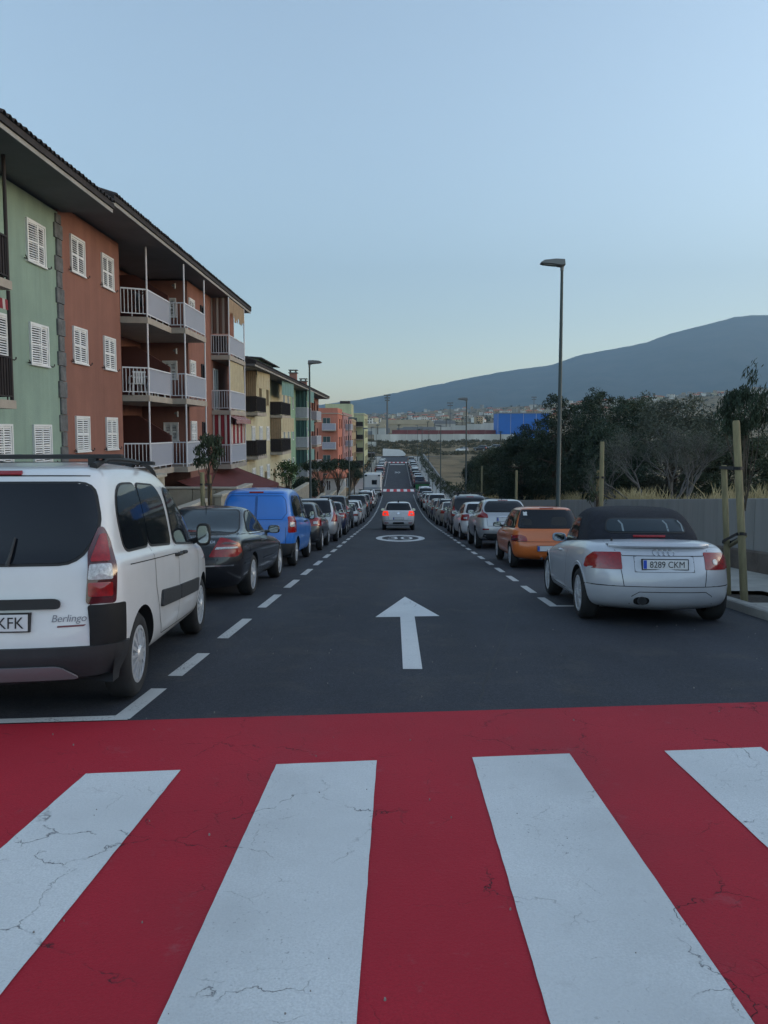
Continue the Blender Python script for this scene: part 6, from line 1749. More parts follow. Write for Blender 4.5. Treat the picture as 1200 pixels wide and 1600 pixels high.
# ------------------------------------------------------------------ garden walls in front of the houses
def garden_wall(y0, y1, zt, label, block_l=.9, ch_=.42):
    w = thing('garden_wall', label, 'wall', (-6.3, (y0 + y1) / 2, g((y0 + y1) / 2)))
    ox, oy, oz = w.location
    zb = g(y1) - .1
    rows = max(1, int(round((zt - .08 - zb) / ch_))); hh = (zt - .08 - zb) / rows
    mb0 = MB(); mb0.bbox(-.12, .12, -block_l / 2 + .006, block_l / 2 - .006, -hh / 2 + .005, hh / 2 - .005, .008)
    first = None; n = max(1, int((y1 - y0) / block_l)); bl = (y1 - y0) / n
    for r in range(rows):
        for i in range(n):
            y = y0 + (i + .5) * bl - oy; z = zb + (r + .5) * hh - oz
            if zb + (r + 1) * hh < g(y + oy) : continue
            if first is None: first = mb0.build('wall_block', M['wall_block'], w); first.location = (0, y, z)
            else: inst('wall_block', first, w, (random.uniform(-.006, .006), y, z), (0, 0, 0), (1, bl / block_l, 1))
    mb = MB(); mb.bbox(-.17, .17, y0 - oy - .03, y1 - oy + .03, zt - .08 - oz + .001, zt - oz, .012); mb.build('coping', M['coping'], w)
for y0, y1, zt, lab in ((8, 20, .35, 'buff block garden wall beside the white family van'), (21, 24.7, -.74, 'short buff garden wall with pale coping left of the staked tree'), (26.4, 32, -.76, 'buff garden wall with pale coping left of the blue van'), (33.4, 41.5, -1.75, 'buff garden wall in front of the red awnings'),
    (42.5, 53.5, -2.2, 'buff garden wall below the leafy young tree'), (55, 65, -3.9, 'buff garden wall beside the left lamp post'), (66, 77, -4.6, 'buff garden wall under the dark street trees'), (78, 92, -5.3, 'buff garden wall before the tiled house')):
    garden_wall(y0, y1, zt, lab, .9 if y0 < 50 else 1.6)
cwl = thing('block_wall', 'wall of large buff blocks facing the street below the white balconies', 'wall', (-8.2, 28.3, g(28)))
mbp = MB(); mbp.bbox(-.44, .44, -.1, .1, -.29, .29, .012)
f0 = None
for r in range(3):
    for i in range(5):
        p = (-1.75 + i * .9 + (.2 if r % 2 else 0), 0, 1.62 - r * .60)
        if f0 is None: f0 = mbp.build('wall_block', M['wall_block'], cwl); f0.location = p
        else: inst('wall_block', f0, cwl, p)
mb = MB(); mb.bbox(-2.25, 2.2, -.14, .14, 1.93, 1.99, .01); mb.build('coping', M['coping'], cwl)

# ------------------------------------------------------------------ street lamps
def street_lamp(x, y, h, side, label, m=None):
    o = thing('street_lamp', label, 'street lamp', (x, y, g(y) + .12), group='street lamps along the pavements')
    mb = MB(); mb.tube([(0, 0, 0), (0, 0, 1.1), (0, 0, 1.12), (0, 0, h - .1)], [.085, .082, .07, .042], 14); mb.build('pole', m or M['lamp_green'], o, 40)
    mb = MB(); mb.bbox(-.2, .2, -.2, .2, 0, .02, .004); mb.build('base_plate', m or M['lamp_green'], o)
    mb = MB(); s = side
    prof = [(.07, -.12), (-.05, -.14), (-.25, -.10), (-.62, -.06), (-.66, -.03), (-.55, .05), (-.2, .085), (.05, .07)]
    sec = [(-.17, .75), (-.12, 1), (.12, 1), (.17, .75)]
    vs = [(s * u, v_, h + w * k) for v_, k in sec for u, w in prof]
    n = len(prof)
    fs = [(j * n + i, j * n + (i + 1) % n, (j + 1) * n + (i + 1) % n, (j + 1) * n + i) for j in range(3) for i in range(n)] + [tuple(reversed(range(n))), tuple(range(3 * n, 4 * n))]
    mb.add(vs, fs); hd = mb.build('lantern', M['lamp_head'], o, 35, fix=True)
    mb = MB(); mb.tube([(0, 0, h - .25), (0, 0, h - .05)], .055, 10); mb.build('collar', M['lamp_head'], o, 40)
    mb = MB(); mb.add([(s * -.2, -.11, h - .118), (s * -.58, -.11, h - .078), (s * -.58, .11, h - .078), (s * -.2, .11, h - .118), (s * -.2, -.11, h - .10), (s * -.58, -.11, h - .06), (s * -.58, .11, h - .06), (s * -.2, .11, h - .10)], [(0, 1, 2, 3), (7, 6, 5, 4), (0, 4, 5, 1), (2, 6, 7, 3)]); mb.build('lens', M['lamp_lens'], hd)
for i, (y, d) in enumerate(((23.4, 'nearest'), (54.6, 'second'), (86.2, 'third'), (118, 'fourth'), (150, 'fifth'), (182, 'sixth'))):
    street_lamp(5.0, y, 8.65, 1, '%s tall lamp post on the right pavement, head over the road' % d)
for i, (y, d) in enumerate(((40.2, 'nearest'), (73, 'second'), (105, 'third'), (137, 'fourth'), (169, 'fifth'))):
    street_lamp(-4.62, y, 8.75, -1, '%s tall lamp post on the left pavement, head over the road' % d)
# ------------------------------------------------------------------ plants
def leafmat(name, c1, c2, sc=1.5):
    m = mat(name, c1, .75, col2=c2, vscale=sc, spec=.2)
    n, l, b = nodes(m)
    b.inputs['Subsurface Weight'].default_value = 0
    return m
M['leaf_dark'] = leafmat('dark evergreen leaves', (.018, .032, .024), (.048, .068, .042), .9)
M['leaf_mid'] = leafmat('olive green leaves', (.030, .044, .026), (.070, .085, .050), 1.1)
M['leaf_grey'] = leafmat('grey green leaves', (.060, .072, .056), (.11, .12, .088), 1.0)
M['leaf_young'] = leafmat('fresh young leaves', (.030, .055, .020), (.075, .115, .045), 2.5)
M['bark'] = mat('brown bark', (.07, .055, .042), .95, var=.3, vscale=5, stretch=(3, 3, .6))
M['twig'] = mat('pale grey dead twigs', (.125, .12, .118), .95, var=.22, vscale=2)
M['straw'] = mat('dry straw grass', (.30, .235, .12), .95, col2=(.46, .38, .22), vscale=1.5, spec=.1)
M['scrub'] = leafmat('dry hillside scrub', (.045, .048, .03), (.10, .09, .055), .35)

def quads_mesh(name, P, U, V, m, parent=None):
    """leaf quads: centres P, half axes U and V (n x 3 arrays); pointed leaf outline"""
    n = len(P)
    v = np.empty((n, 4, 3)); v[:, 0] = P - U; v[:, 1] = P - V * .55 + U * .1; v[:, 2] = P + U; v[:, 3] = P + V * .55 + U * .1
    me = bpy.data.meshes.new(name)
    me.vertices.add(4 * n); me.vertices.foreach_set('co', v.reshape(-1))
    me.loops.add(4 * n); me.loops.foreach_set('vertex_index', np.arange(4 * n, dtype=np.int32))
    me.polygons.add(n); me.polygons.foreach_set('loop_start', np.arange(0, 4 * n, 4, dtype=np.int32))
    me.update(calc_edges=True); me.materials.append(m)
    return link(name, me, parent)
def rand_dirs(rng, n):
    a = rng.normal(size=(n, 3)); return a / np.linalg.norm(a, axis=1)[:, None]
def crown(rng, centre, radii, clumps, leaves, leaf, clump_r, flat=.75, low_cut=-.75):
    """leaves gathered in clumps over an uneven ellipsoid"""
    d = rand_dirs(rng, clumps * 3); d = d[d[:, 2] > low_cut][:clumps]
    k = rng.uniform(.45, 1.0, (len(d), 1)) ** .6 * rng.uniform(.8, 1.02, (len(d), 1))
    C = np.array(centre) + d * k * np.array(radii)
    per = max(1, leaves // len(C))
    P, = [np.repeat(C, per, 0)]
    cr = np.repeat(rng.uniform(.6, 1.25, (len(C), 1)) * clump_r, per, 0)
    off = rand_dirs(rng, len(P)) * (rng.uniform(0, 1, (len(P), 1)) ** .45) * cr
    off[:, 2] *= flat
    P = P + off
    U = rand_dirs(rng, len(P)); W_ = rand_dirs(rng, len(P)); V = np.cross(U, W_); V /= np.linalg.norm(V, axis=1)[:, None] + 1e-9
    s = rng.uniform(.6, 1.3, (len(P), 1)) * leaf
    return P, U * s, V * s * .62, C
def branch_tree(mb, base, top, r, targets, rnd, n=6):
    """trunk with limbs reaching for the clumps"""
    base, top = Vector(base), Vector(top)
    mid = base.lerp(top, .5) + Vector((rnd.uniform(-.12, .12), rnd.uniform(-.12, .12), 0))
    mb.tube([base, mid, top], [r, r * .8, r * .5], 8)
    for t in targets:
        t = Vector(t); s = base.lerp(top, rnd.uniform(.5, .98)) if (top - base).length else top
        m_ = s.lerp(t, .5) + Vector((rnd.uniform(-.15, .15), rnd.uniform(-.15, .15), rnd.uniform(.0, .25)))
        mb.tube([s, m_, t], [r * .38, r * .22, r * .06], 5, False)
def tree(name, label, x, y, z, h, radii, m, seed, group=None, clumps=70, leaves=6500, leaf=.11, clump_r=.55, r=.16, cat='tree', cz=.62, low=-.75, stems=1):
    o = thing(name, label, cat, (x, y, z), group=group)
    rng = np.random.default_rng(seed); rnd = random.Random(seed)
    c = (0, 0, h - radii[2])
    P, U, V, C = crown(rng, c, radii, clumps, leaves, leaf, clump_r, low_cut=low)
    quads_mesh('crown', P, U, V, m, o)
    mb = MB()
    for k in range(stems):
        dx, dy = (rnd.uniform(-.5, .5), rnd.uniform(-.5, .5)) if stems > 1 else (0, 0)
        branch_tree(mb, (dx, dy, -.2), (dx * 1.6, dy * 1.6, h * cz), r, [C[i] for i in range(k, min(len(C), 26), stems)], rnd)
    mb.build('trunk', M['bark'], o, 60)
    return o
GB = 'evergreen trees behind the concrete wall'
bank = [('tall dark evergreen with a bushy top just right of the nearest right lamp post', 9.3, 42, 6.6, (2.5, 2.4, 2.9), 'leaf_dark'), ('dark evergreen at the left end of the tall group, beside the lamp post', 7.9, 47, 5.2, (1.9, 2.2, 2.4), 'leaf_dark'),
    ('broad dark evergreen with the highest top of the group', 11.8, 43, 7.2, (2.5, 2.6, 3.0), 'leaf_dark'), ('dull green evergreen between the highest top and the bare grey tree', 14.4, 46, 7.4, (2.4, 2.4, 3.0), 'leaf_mid'),
    ('grey green tree with a hazy crown right behind the bare grey tree', 13.2, 36, 5.9, (2.5, 1.9, 2.5), 'leaf_grey'), ('low grey green bush beside the staked sapling, beyond the wall', 14.7, 33, 4.0, (2.2, 1.8, 1.9), 'leaf_mid'),
    ('dark bush in front of the tall evergreens, just over the wall', 9.9, 35, 4.2, (2.0, 1.7, 2.0), 'leaf_dark'), ('dark round bush left of the lamp post beyond the wall', 8.3, 58, 4.8, (2.1, 2.4, 2.3), 'leaf_mid'),
    ('rounded grey green bush in the gap before the field', 8.9, 70, 4.9, (2.0, 2.4, 2.4), 'leaf_mid'), ('last dark bush of the roadside group towards the field', 9.0, 84, 4.6, (2.0, 2.4, 2.2), 'leaf_dark'), ('dark evergreen partly hidden behind the left end of the group', 11.0, 56, 6.0, (2.4, 2.4, 2.9), 'leaf_dark')]
for i, (lab, x, y, h, rad, m) in enumerate(bank):
    tree('evergreen_tree', lab, x, y, terr(x, y) - .1, h, (rad[0], rad[1], h * .53), M[m], 40 + i, GB, 150, 24000, .078, .5, .14, low=-.95, stems=3)
# bare grey tree
bt = thing('bare_tree', 'wide grey tree with bare tangled branches behind the concrete wall', 'tree', (9.6, 27.4, terr(9.6, 27.4) - .1))
rnd = random.Random(21); mb = MB(); tips = []
def grow_branch(p, d, L, r, lev):
    n = 3; pts = [p]; q = p.copy(); dd = d.copy()
    for k in range(n):
        dd = (dd + Vector((rnd.uniform(-.26, .26), rnd.uniform(-.26, .26), rnd.uniform(-.10, .20)))).normalized()
        q = q + dd * L / n; pts.append(q.copy())
    mb.tube(pts, [r, r * .85, r * .7, r * .5], 6 if lev < 2 else (4 if lev < 4 else 3), False)
    if lev >= 5: tips.append(q); return
    for k in range(3 if lev < 4 else 4):
        t = rnd.uniform(.45, 1.0) if k else 1.0
        s = pts[0].lerp(pts[-1], t) if k else q
        s = min(pts, key=lambda a: (a - s).length)
        ax = Vector((rnd.uniform(-1, 1), rnd.uniform(-1, 1), rnd.uniform(-.35, .65)))
        grow_branch(s, (dd + ax * .75).normalized(), L * rnd.uniform(.62, .80), r * .56, lev + 1)
for dx, dy, dz in ((-.55, .1, .75), (.15, -.2, 1), (.75, .2, .75), (-.95, -.2, .45), (.95, -.25, .5)):
    grow_branch(Vector((dx * .3, dy * .3, 0)), Vector((dx, dy, dz)).normalized(), 1.22, .075, 0)
mb.build('branch', M['twig'], bt, 180)
rng = np.random.default_rng(9)
T = np.array([t[:] for t in tips]); T = T[T[:, 2] > 1.2]; T = T[rng.uniform(size=len(T)) < .9]
P = np.repeat(T, 11, 0) + rng.normal(size=(len(T) * 11, 3)) * .13
U = rand_dirs(rng, len(P)); V = np.cross(U, rand_dirs(rng, len(P))); s = rng.uniform(.02, .05, (len(P), 1))
quads_mesh('crown', P, U * s, V * s * .5, M['leaf_grey'], bt)

# staked street trees
def stake(p0, p1, r, m, parent=None, label=None):
    o = thing('tree_stake', label, 'stake', tuple(p0))
    d = Vector(p1) - Vector(p0); mb = MB()
    mb.tube([(0, 0, -.1), d * .5, d * .985, d], [r, r * .97, r * .93, r * .78], 12); mb.build('pole', m, o, 50); return o
def sapling(x, y, z, h, radii, seed, label, m='leaf_mid', leaves=1500, leaf=.06, group=None, lean=(0, 0)):
    o = thing('street_tree', label, 'tree', (x, y, z), group=group)
    rng = np.random.default_rng(seed); rnd = random.Random(seed)
    P, U, V, C = crown(rng, (lean[0], lean[1], h - radii[2] * .95), radii, 30, leaves, leaf, min(radii) * .42, .9, -.9)
    # leaves of the young trees point up and outwards
    U = U * .6 + np.array([0, 0, .6]) * np.linalg.norm(U, axis=1)[:, None]
    quads_mesh('crown', P, U, V, M[m], o)
    mb = MB(); branch_tree(mb, (0, 0, 0), (lean[0] * .9, lean[1], h - radii[2] * 1.1), .028, [C[i] for i in range(12)], rnd); mb.build('trunk', M['bark'], o, 60)
    return o
gz = lambda y: g(y) + .06
def tie(parent_label, a, b, w=.04, gap=.0):
    o = thing('tree_tie', parent_label, 'tie', tuple(a))
    a, b = Vector(a), Vector(b); d = (b - a); u = d.normalized(); s = Vector((-u.y, u.x, 0)).normalized() * .065; e = u * .07
    loop = [a - e + s * .2, a + s, b + s, b + e + s * .2, b + e - s * .2, b - s, a - s, a - e - s * .2]
    vs = [p - a + Vector((0, 0, z)) for p in loop for z in (-w / 2, w / 2)]
    n = 8; mb = MB(); mb.add(vs, [(2 * i, 2 * ((i + 1) % n), 2 * ((i + 1) % n) + 1, 2 * i + 1) for i in range(n)]); mb.build('strap', M['strap'], o); return o
# the nearest one, at the right edge
pa0, pa1 = W(1164, 941, 10.5), W(1150, 657, 10.5); pb0, pb1 = W(1139, 905, 11.55), W(1131, 727, 11.55)
pa0.z = gz(pa0.y); pb0.z = gz(pb0.y)
stake(pa0, pa1, .052, M['wood_post'], label='tall pale stake at the right edge in front of the near sapling')
stake(pb0, pb1, .047, M['wood_post'], label='shorter pale stake left of the tall one beside the near sapling')
for py, lab in ((730, 'upper black tie joining the two stakes of the near sapling'), (832, 'lower black tie joining the two stakes of the near sapling')):
    ta = (py - 941) / (657 - 941); tb = (py - 905) / (727 - 905)
    tie(lab, pa0.lerp(pa1, ta), pb0.lerp(pb1, tb), .045)
rl = thing('stake_rail', 'short wooden crosspiece between the two stakes of the near sapling', 'crosspiece', tuple(pa0.lerp(pa1, .375)))
d_ = pb0.lerp(pb1, .38) - pa0.lerp(pa1, .375); mb = MB(); mb.tube([(.05, 0, 0), d_ * 1.08 + Vector((.05, 0, 0))], .028, 8); mb.build('rail', M['wood_post'], rl, 50)
tr = thing('street_tree', 'nearest staked sapling with dense narrow leaves at the right edge', 'tree', (5.12, 11.05, gz(11.05)))
rng = np.random.default_rng(77); rnd = random.Random(77)
cz_ = W(1150, 640, 11.0).z - gz(11.05)
P, U, V, C = crown(rng, (-.10, 0, cz_ - .03), (.35, .34, .36), 60, 5200, .046, .13, 1.0, -1)
sel = np.array([[ -.13 + .14 + rnd.uniform(-.05, .10), rnd.uniform(-.1, .1), cz_ + .26 + .045 * k] for k in range(9)] + [[.12 + .03 * k, 0, cz_ + .1 + .04 * k] for k in range(7)])
P2 = np.repeat(sel, 15, 0) + rng.normal(size=(len(sel) * 15, 3)) * .042; U2 = rand_dirs(rng, len(P2)) * .045; V2 = np.cross(U2, rand_dirs(rng, len(P2))) * .5
P = np.vstack([P, P2]); U = np.vstack([U * .55 + np.array([0, 0, .030]), U2 * .6 + np.array([.008, 0, .04])]); V = np.vstack([V * .62, V2])
quads_mesh('crown', P, U, V, M['leaf_dark'], tr)
mb = MB(); branch_tree(mb, (.02, 0, 0), (-.08, 0, cz_ - .3), .026, [C[i] for i in range(16)], rnd); mb.build('trunk', M['bark'], tr, 60)
# second pair of stakes behind the roadster
for (px, y, top, r, lab) in ((941, 17.7, 690, .055, 'pale stake with a black band behind the roadster roof'), (935, 18.3, 735, .05, 'shorter grey stake close beside the banded stake')):
    p1 = W(px, top, y); p0 = Vector((p1.x + .01, y, gz(y))); stake(p0, p1, r, M['wood_post'] if top < 700 else M['wood_old'], label=lab)
q = W(941, 746, 17.7); q2 = W(935, 746, 18.3); tie('black band round the pair of stakes behind the roadster', q, q2, .05)
sapling(4.75, 18.0, gz(18), 2.2, (.22, .22, .5), 5, 'thin sparse sapling beside the banded stake behind the roadster', 'leaf_mid', 260, .05)
for y, top, lab in ((30.6, 735, 'single pale stake beyond the wall end, above the silver crossover'), (43, 728, 'distant thin stake on the right pavement below the dark bushes')):
    p1 = W(620 + 4.85 * F_PX / y, top, y); stake((p1.x, y, gz(y)), p1, .055, M['wood_post'], label=lab)
rt = [51, 59, 67, 75, 83, 91, 100, 109, 118, 127, 136, 146, 156, 166]
for i, y in enumerate(rt):
    sapling(5.2, y, gz(y), 2.7, (.62, .62, .8), 100 + i, 'young street tree on the far right pavement, %s of the line' % ORD[i], 'leaf_mid', 700, .09, 'young trees along the far right pavement')
# left pavement
p1 = W(316, 738, 18.5); stake((p1.x, 18.5, gz(18.5) + .06), p1, .06, M['wood_post'], label='pale stake left of the sapling trunk before the blue van')
p1 = W(327, 742, 19.0); stake((p1.x + .02, 19.0, gz(19) + .06), p1, .06, M['wood_old'], label='brown stake right of the sapling trunk before the blue van')
tie('black tie round the two stakes before the blue van', W(316, 757, 18.5), W(327, 757, 19.0), .05)
sapling(-4.68, 18.7, gz(18.7), 3.2, (.36, .36, .58), 61, 'young tree with narrow leaves tied to two stakes before the blue van', 'leaf_mid', 1500, .062)
tree('street_tree', 'leafy light green young tree by the cream apartment house', -4.85, 33.5, gz(33.5), 3.35, (.55, .55, .72), M['leaf_young'], 63, None, 30, 1000, .075, .26, .05)
for i, (x, y, h, rad, lab) in enumerate(((-7.0, 58, 3.0, (1.0, 1.2, .8), 'dark low street tree right of the left lamp post'), (-6.6, 66, 4.6, (1.7, 1.7, .55), 'spreading dark street tree before the coral building'), (-5.9, 76, 4.8, (1.7, 1.8, .55), 'spreading dark street tree above the orange tiled roof'), (-5.3, 86, 4.6, (1.2, 1.3, .6), 'dark street tree beyond the orange tiled roof'), (-7.4, 62, 2.6, (.9, .9, .7), 'small dark bushy street tree behind the row of cars'), (-5.4, 96, 3.6, (1.0, 1.0, .9), 'dark street tree left of the motorhome'))):
    tree('street_tree', lab, x, y, gz(y), h, rad, M['leaf_dark'], 70 + i, 'dark street trees on the left pavement', 40, 3600, .10, .42, .09, low=-.4)
for i, y in enumerate((126, 136, 147, 158, 170)):
    sapling(-5.3, y, gz(y), 2.4, (.6, .6, .8), 130 + i, 'small street tree on the far left pavement, %s beyond the ochre wall end' % ORD[i], 'leaf_dark', 500, .10, 'young trees along the far left pavement')

# dry grass along the wall top and on the bank
rng = np.random.default_rng(3)
def grass(name, pts, n_per, hgt, spread, m, lab):
    vs, fs = [], []
    mbv = []
    for (x, y, s) in pts:
        k = n_per
        bx = x + rng.normal(size=k) * spread * s; by = y + rng.normal(size=k) * spread * s
        hh = hgt * s * rng.uniform(.5, 1.2, k); lx = rng.normal(size=k) * .28 * hh; ly = rng.normal(size=k) * .28 * hh
        bx = np.maximum(bx, 7.28)
        for a, b, h, dx, dy in zip(bx, by, hh, lx, ly):
            z = terr(a, b) - .03; w = .012 * s + .004
            o = len(vs)
            vs += [(a - w, b, z), (a + w, b, z), (a + dx * .45 + w * .7, b + dy * .45, z + h * .62), (a + dx * .45 - w * .7, b + dy * .45, z + h * .62), (a + dx, b + dy, z + h)]
            fs += [(o, o + 1, o + 2, o + 3), (o + 3, o + 2, o + 4)]
    mb = MB(); mb.add(vs, fs); ob = mb.build(name, m); tag(ob, kind='stuff'); return ob
pts = []
for i in range(210):
    y = 10 + 45 * (i / 210) ** 1.15 + rnd.uniform(-.4, .4); x = 7.35 + abs(rnd.gauss(0, .9)) + .03 * (y - 10); pts.append((x, y, rnd.choice((.35, .45, .6, .8, 1.15))))
for i in range(40): pts.append((9 + rnd.uniform(-1.2, 6), 16 + rnd.uniform(-5, 9), rnd.uniform(.6, 1.15)))
for i in range(60): pts.append((7.5 + abs(rnd.gauss(0, 1)), 45 + rnd.uniform(0, 40), rnd.uniform(.4, .8)))
grass('dry_grass', pts, 60, .66, .20, M['straw'], '')
# scrub on the bank beyond the cross street and on the hills: leafy clumps, too many to count
n = 3200
ang = rng.uniform(-.10, .62, n); d = 215 + 95 * rng.uniform(0, 1, n) ** 1.0
d[2300:] = 300 + 1300 * rng.uniform(0, 1, n - 2300) ** 1.5
PX = []; PR = []
for a, dd in zip(ang, d):
    x = a * dd
    if dd < 300 and (14 < x < 62 and 228 < dd < 250): continue
    if dd > 300 and dd < 460 and -18 < x < 60: continue
    PX.append((x, dd, terr(x, dd) + .2)); PR.append(rng.uniform(.5, 1.5) if dd < 320 else rng.uniform(1.2, 3.2))
PX = np.array(PX); PR = np.array(PR)[:, None]
P = np.repeat(PX, 45, 0); Rr = np.repeat(PR, 45, 0)
off = rand_dirs(rng, len(P)) * rng.uniform(0, 1, (len(P), 1)) ** .5 * Rr; off[:, 2] = np.abs(off[:, 2]) * .7
P = P + off; U = rand_dirs(rng, len(P)) * Rr * .22; V = np.cross(U, rand_dirs(rng, len(P)))
tag(quads_mesh('hillside_scrub', P, U, V, M['scrub']), kind='stuff')

rnd = random.Random(8); mb = MB()
for i in range(170):
    x = rnd.uniform(-2.2, 4.4); y = 1.9 + 13 * rnd.random() ** 1.6; r = rnd.uniform(.0015, .0055); z = g(y) + .0085
    k = 5; top = [(x + r * rnd.uniform(.4, .7) * math.cos(6.28 * j / k), y + r * .55 * math.sin(6.28 * j / k), z + r * rnd.uniform(.7, 1.0)) for j in range(k)]
    bot = [(x + r * rnd.uniform(.8, 1.2) * math.cos(6.28 * j / k), y + r * math.sin(6.28 * j / k), z - .006) for j in range(k)]
    mb.add(bot + top, [(j, (j + 1) % k, k + (j + 1) % k, k + j) for j in range(k)] + [tuple(range(k, 2 * k))])
tag(mb.build('gravel', mat('pale grit', (.24, .22, .2), .95, var=.3, vscale=9)), kind='stuff')

# ------------------------------------------------------------------ the valley beyond the cross street
M['wall_white'] = mat('whitewashed wall', (.44, .44, .42), .9, var=.3, vscale=.12, stretch=(1, 1, .2))
M['wall_red'] = mat('dark red court wall', (.17, .055, .055), .9, var=.2, vscale=.2)
M['shed_blue'] = mat('blue sheet cladding', (.008, .11, .42), .6, var=.08, vscale=.3)
M['shed_beige'] = mat('beige shed cladding', (.36, .31, .23), .9, var=.15, vscale=.1)
M['shed_roof'] = mat('grey shed roof', (.17, .18, .20), .9, var=.2, vscale=.1)
M['mast'] = mat('grey steel mast', (.09, .10, .11), .6)
def far_wall(name, label, cat, x0, x1, y, z0, z1, m, panel=6., t=.3, rise=0.):
    w = thing(name, label, cat, ((x0 + x1) / 2, y, z0)); ox = (x0 + x1) / 2
    n = max(1, int((x1 - x0) / panel)); pw = (x1 - x0) / n
    for i in range(n):
        a = x0 + i * pw; r = rise * (i + .5) / n + random.uniform(-.08, .08)
        mb = MB(); mb.box(a + .03 - ox, a + pw - .03 - ox, -t / 2, t / 2, 0, z1 - z0 + r); mb.build('wall_panel', m, w)
    return w
zr = lambda py, y: (672 - py) * y / F_PX + EYE
far_wall('boundary_wall', 'long white wall across the valley below the red court wall', 'wall', -9, 47, 300, -4.2, zr(678.5, 300), M['wall_white'])
far_wall('court_wall', 'dark red court wall above the long white wall', 'wall', -2, 42, 307, -2, zr(672, 307), M['wall_red'])
far_wall('boundary_wall', 'upper white wall climbing right towards the blue shed', 'wall', 17, 44, 330, -1.5, zr(668, 330), M['wall_white'], rise=2.2)
far_wall('boundary_wall', 'short white wall right of the lorry at the street end', 'wall', -16, -7, 262, -5, zr(690, 262), M['wall_white'])
bs = thing('blue_shed', 'bright blue metal shed half hidden by the dark trees', 'shed', (47.5, 300, -3))
for i in range(4):
    mb = MB(); mb.box(-7.5 + i * 5, -2.6 + i * 5, 0, 14, 0, zr(646.5, 300) + 3); mb.build('cladding_panel', M['shed_blue'], bs)
    mb = MB(); mb.box(-7.6 + i * 5, -7.5 + i * 5, -.08, 0, 0, zr(646.5, 300) + 3); mb.build('seam_strip', M['wall_white'], bs)
mb = MB(); mb.box(-7.7, 12.6, -.2, 14.2, zr(646.5, 300) + 3.001, zr(645, 300) + 3); mb.build('roof', M['shed_roof'], bs)
def shed(label, x0, x1, y, z0, z1, m, rm, dep=18):
    o = thing('industrial_shed', label, 'shed', ((x0 + x1) / 2, y, z0)); w = (x1 - x0) / 2; h = z1 - z0
    mb = MB(); mb.box(-w, w, 0, dep, 0, h * .72); mb.build('wall', m, o)
    mb = MB(); mb.prism([(-w - .4, h * .721), (w + .4, h * .721), (w * .9, h), (-w * .9, h)], lambda u, v, d: (u, d, v), dep + .4, -.4); mb.build('roof', rm, o, fix=True)
    for i in range(int(w * 2 / 7)):
        mb = MB(); xx = -w + 3 + i * 7; mb.box(xx, xx + 3, -.06, -.005, 0, h * .5); mb.build('door', M['shed_roof'], o)
shed('long beige shed roof left of centre in the valley', -10, 21, 430, -2, zr(656, 430), M['shed_beige'], M['shed_beige'])
shed('grey roofed shed below the long beige one', 2, 30, 380, -2.5, zr(667, 380), M['w_grey'], M['shed_roof'])
shed('pale shed at the left end of the valley by the lime building', -19, -6, 400, -3, zr(662, 400), M['wall_white'], M['shed_beige'])
shed('small beige shed with pale roof behind the upper white wall', 22, 34, 440, 0, zr(657, 440), M['wall_white'], M['shed_roof'])
def mast(label, x, y, z0, h, r, n=3):
    o = thing('floodlight_mast', label, 'floodlight mast', (x, y, z0), group='floodlight masts over the sports court')
    mb = MB(); mb.tube([(0, 0, 0), (0, 0, h)], [r, r * .55], 8); mb.build('pole', M['mast'], o, 40)
    for k in range(n):
        mb = MB(); mb.box(-1.4 + k * .2, 1.4 - k * .2, -.25, .25, h - k * 1.1, h + .5 - k * 1.1); mb.build('floodlight', M['mast'], o)
mast('thick floodlight mast standing left, above the street end', W(605, 690, 320).x, 320, -3.5, zr(619, 320) + 3.5, .55)
mast('thin floodlight mast behind the second right lamp', W(703, 690, 340).x, 340, -3, zr(631, 340) + 3, .22, 2)
mast('distant floodlight mast left of the blue shed top', W(834, 650, 420).x, 420, 4, zr(622, 420) - 4, .25, 2)
for i, (px, py, y) in enumerate(((655, 672, 312), (668, 660, 400), (697, 655, 420), (722, 655, 430), (782, 676, 296), (623, 665, 360), (590, 665, 350), (745, 652, 450), (760, 650, 460))):
    p = W(px, py, y); zg_ = terr(p.x, y); h = max(2.5, p.z - zg_)
    o = thing('palm_tree', 'distant dark palm in the valley, %s palm counted from the left' % ORD[(2, 3, 4, 5, 8, 1, 0, 6, 7)[i]], 'palm', (p.x, y, zg_), group='palms in the valley')
    mb = MB(); mb.tube([(0, 0, 0), (.1, 0, h)], [.3, .2], 6); mb.build('trunk', M['bark'], o, 60)
    rg = np.random.default_rng(i); k = 90; d = rand_dirs(rg, k); d[:, 2] = np.abs(d[:, 2]) * .5 - .12
    Pp = np.array([.1, 0, h]) + d * rg.uniform(.4, 1.7, (k, 1)); quads_mesh('crown', Pp, d * .75, np.cross(d, [0, 0, 1.]) * .22, M['leaf_dark'], o)
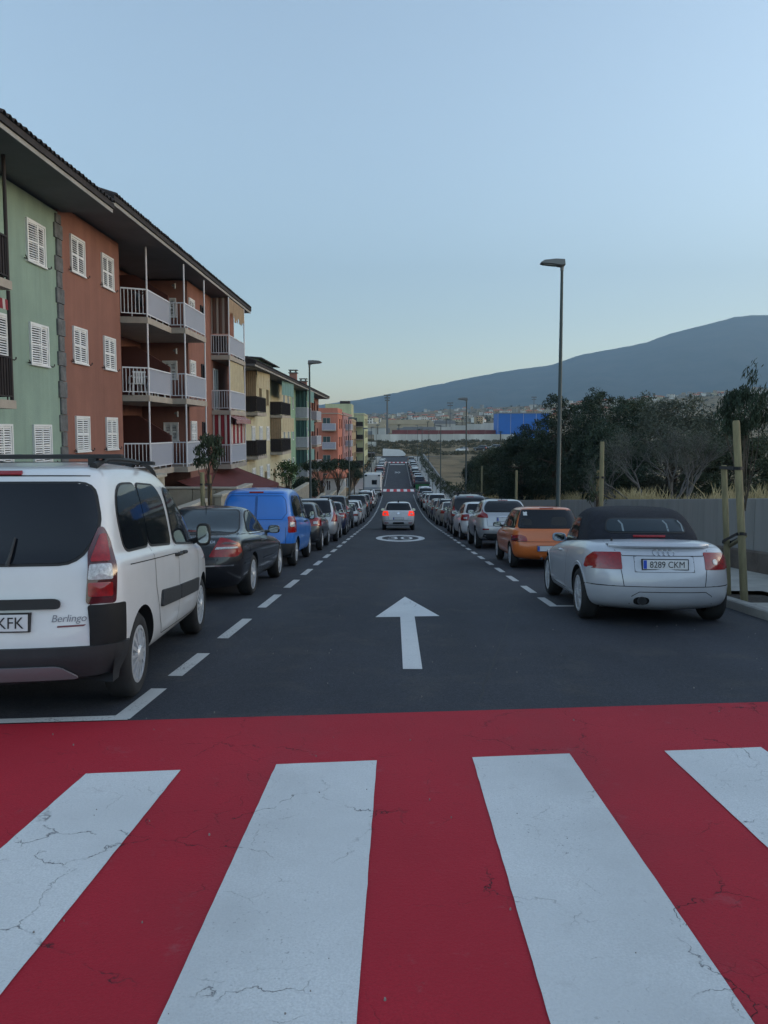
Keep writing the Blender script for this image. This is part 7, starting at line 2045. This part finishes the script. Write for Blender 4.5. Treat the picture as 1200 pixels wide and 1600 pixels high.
# fence posts of the court
# town on the hillside
town_m = [M['w_white'], M['w_white'], M['w_cream'], M['w_tan'], M['w_ochre'], M['w_white'], M['w_grey'], M['w_white']]
rnd = random.Random(31); protos = {}
def town_house(i, x, y, s):
    mi = rnd.randrange(len(town_m)); kind = rnd.randrange(3); key = (mi, kind)
    if key not in protos:
        h = thing('town_house', 'small %s %s house among many on the far hillside' % (('white', 'whitewashed', 'cream', 'tan', 'ochre', 'bright white', 'grey', 'chalk white')[mi], ('flat roofed', 'long tile roofed', 'tall narrow')[kind]), 'house', group='houses of the town on the far hillside')
        w, d, hh = (5, 4.5, 5.5) if kind == 0 else ((8, 5, 4) if kind == 1 else (4, 4, 8))
        mb = MB(); mb.box(-w, w, -d, d, -4, hh); mb.build('wall', town_m[mi], h)
        mb = MB()
        if kind == 1: mb.add([(-w - .5, -d - .5, hh), (w + .5, -d - .5, hh), (w + .5, d + .5, hh), (-w - .5, d + .5, hh), (-w * .6, 0, hh + 2.2), (w * .6, 0, hh + 2.2)], [(0, 1, 5, 4), (1, 2, 5), (2, 3, 4, 5), (3, 0, 4), (3, 2, 1, 0)])
        else: mb.box(-w - .2, w + .2, -d - .2, d + .2, hh, hh + .5)
        mb.build('roof', M['tile_red'] if kind == 1 else M['slab'], h)
        mb = MB()
        for fx in (-.6, 0, .6):
            for z in arange(1.5, hh - 1.6, 2.9): mb.box(fx * w - .6, fx * w + .6, -d - .06, -d + .1, z, z + 1.4)
        mb.build('window', M['pane'], h); protos[key] = h; o = h
    else: o = copy_tree(protos[key])
    o.location = (x, y, terr(x, y)); o.scale = (s, s, s); o.rotation_euler = (0, 0, rnd.uniform(-.5, .5)); return o
n = 0
while n < 290:
    px = rnd.uniform(570, 1210); y = 520 + 1350 * rnd.random() ** .8
    if px > 880 and y < 800: continue
    x = (px - 620) / F_PX * y
    if noise.noise((x * .006, y * .006, 7)) < -.12: continue
    town_house(n, x, y, rnd.uniform(.4, .85)); n += 1
# dark scattered trees of the hillside
rng = np.random.default_rng(12); C = []
for i in range(420):
    a = rng.uniform(-.06, .55); y = 430 + 1400 * rng.uniform(0, 1) ** 1.1; C.append((a * y, y, terr(a * y, y) + 1.5))
C = np.array(C); P = np.repeat(C, 40, 0); off = rand_dirs(rng, len(P)) * rng.uniform(.3, 1, (len(P), 1)) * np.array([2.6, 2.6, 2.2]); P = P + off
U = rand_dirs(rng, len(P)) * .8; V = np.cross(U, rand_dirs(rng, len(P)))
tag(quads_mesh('hillside_trees', P, U, V, M['leaf_dark']), kind='stuff')
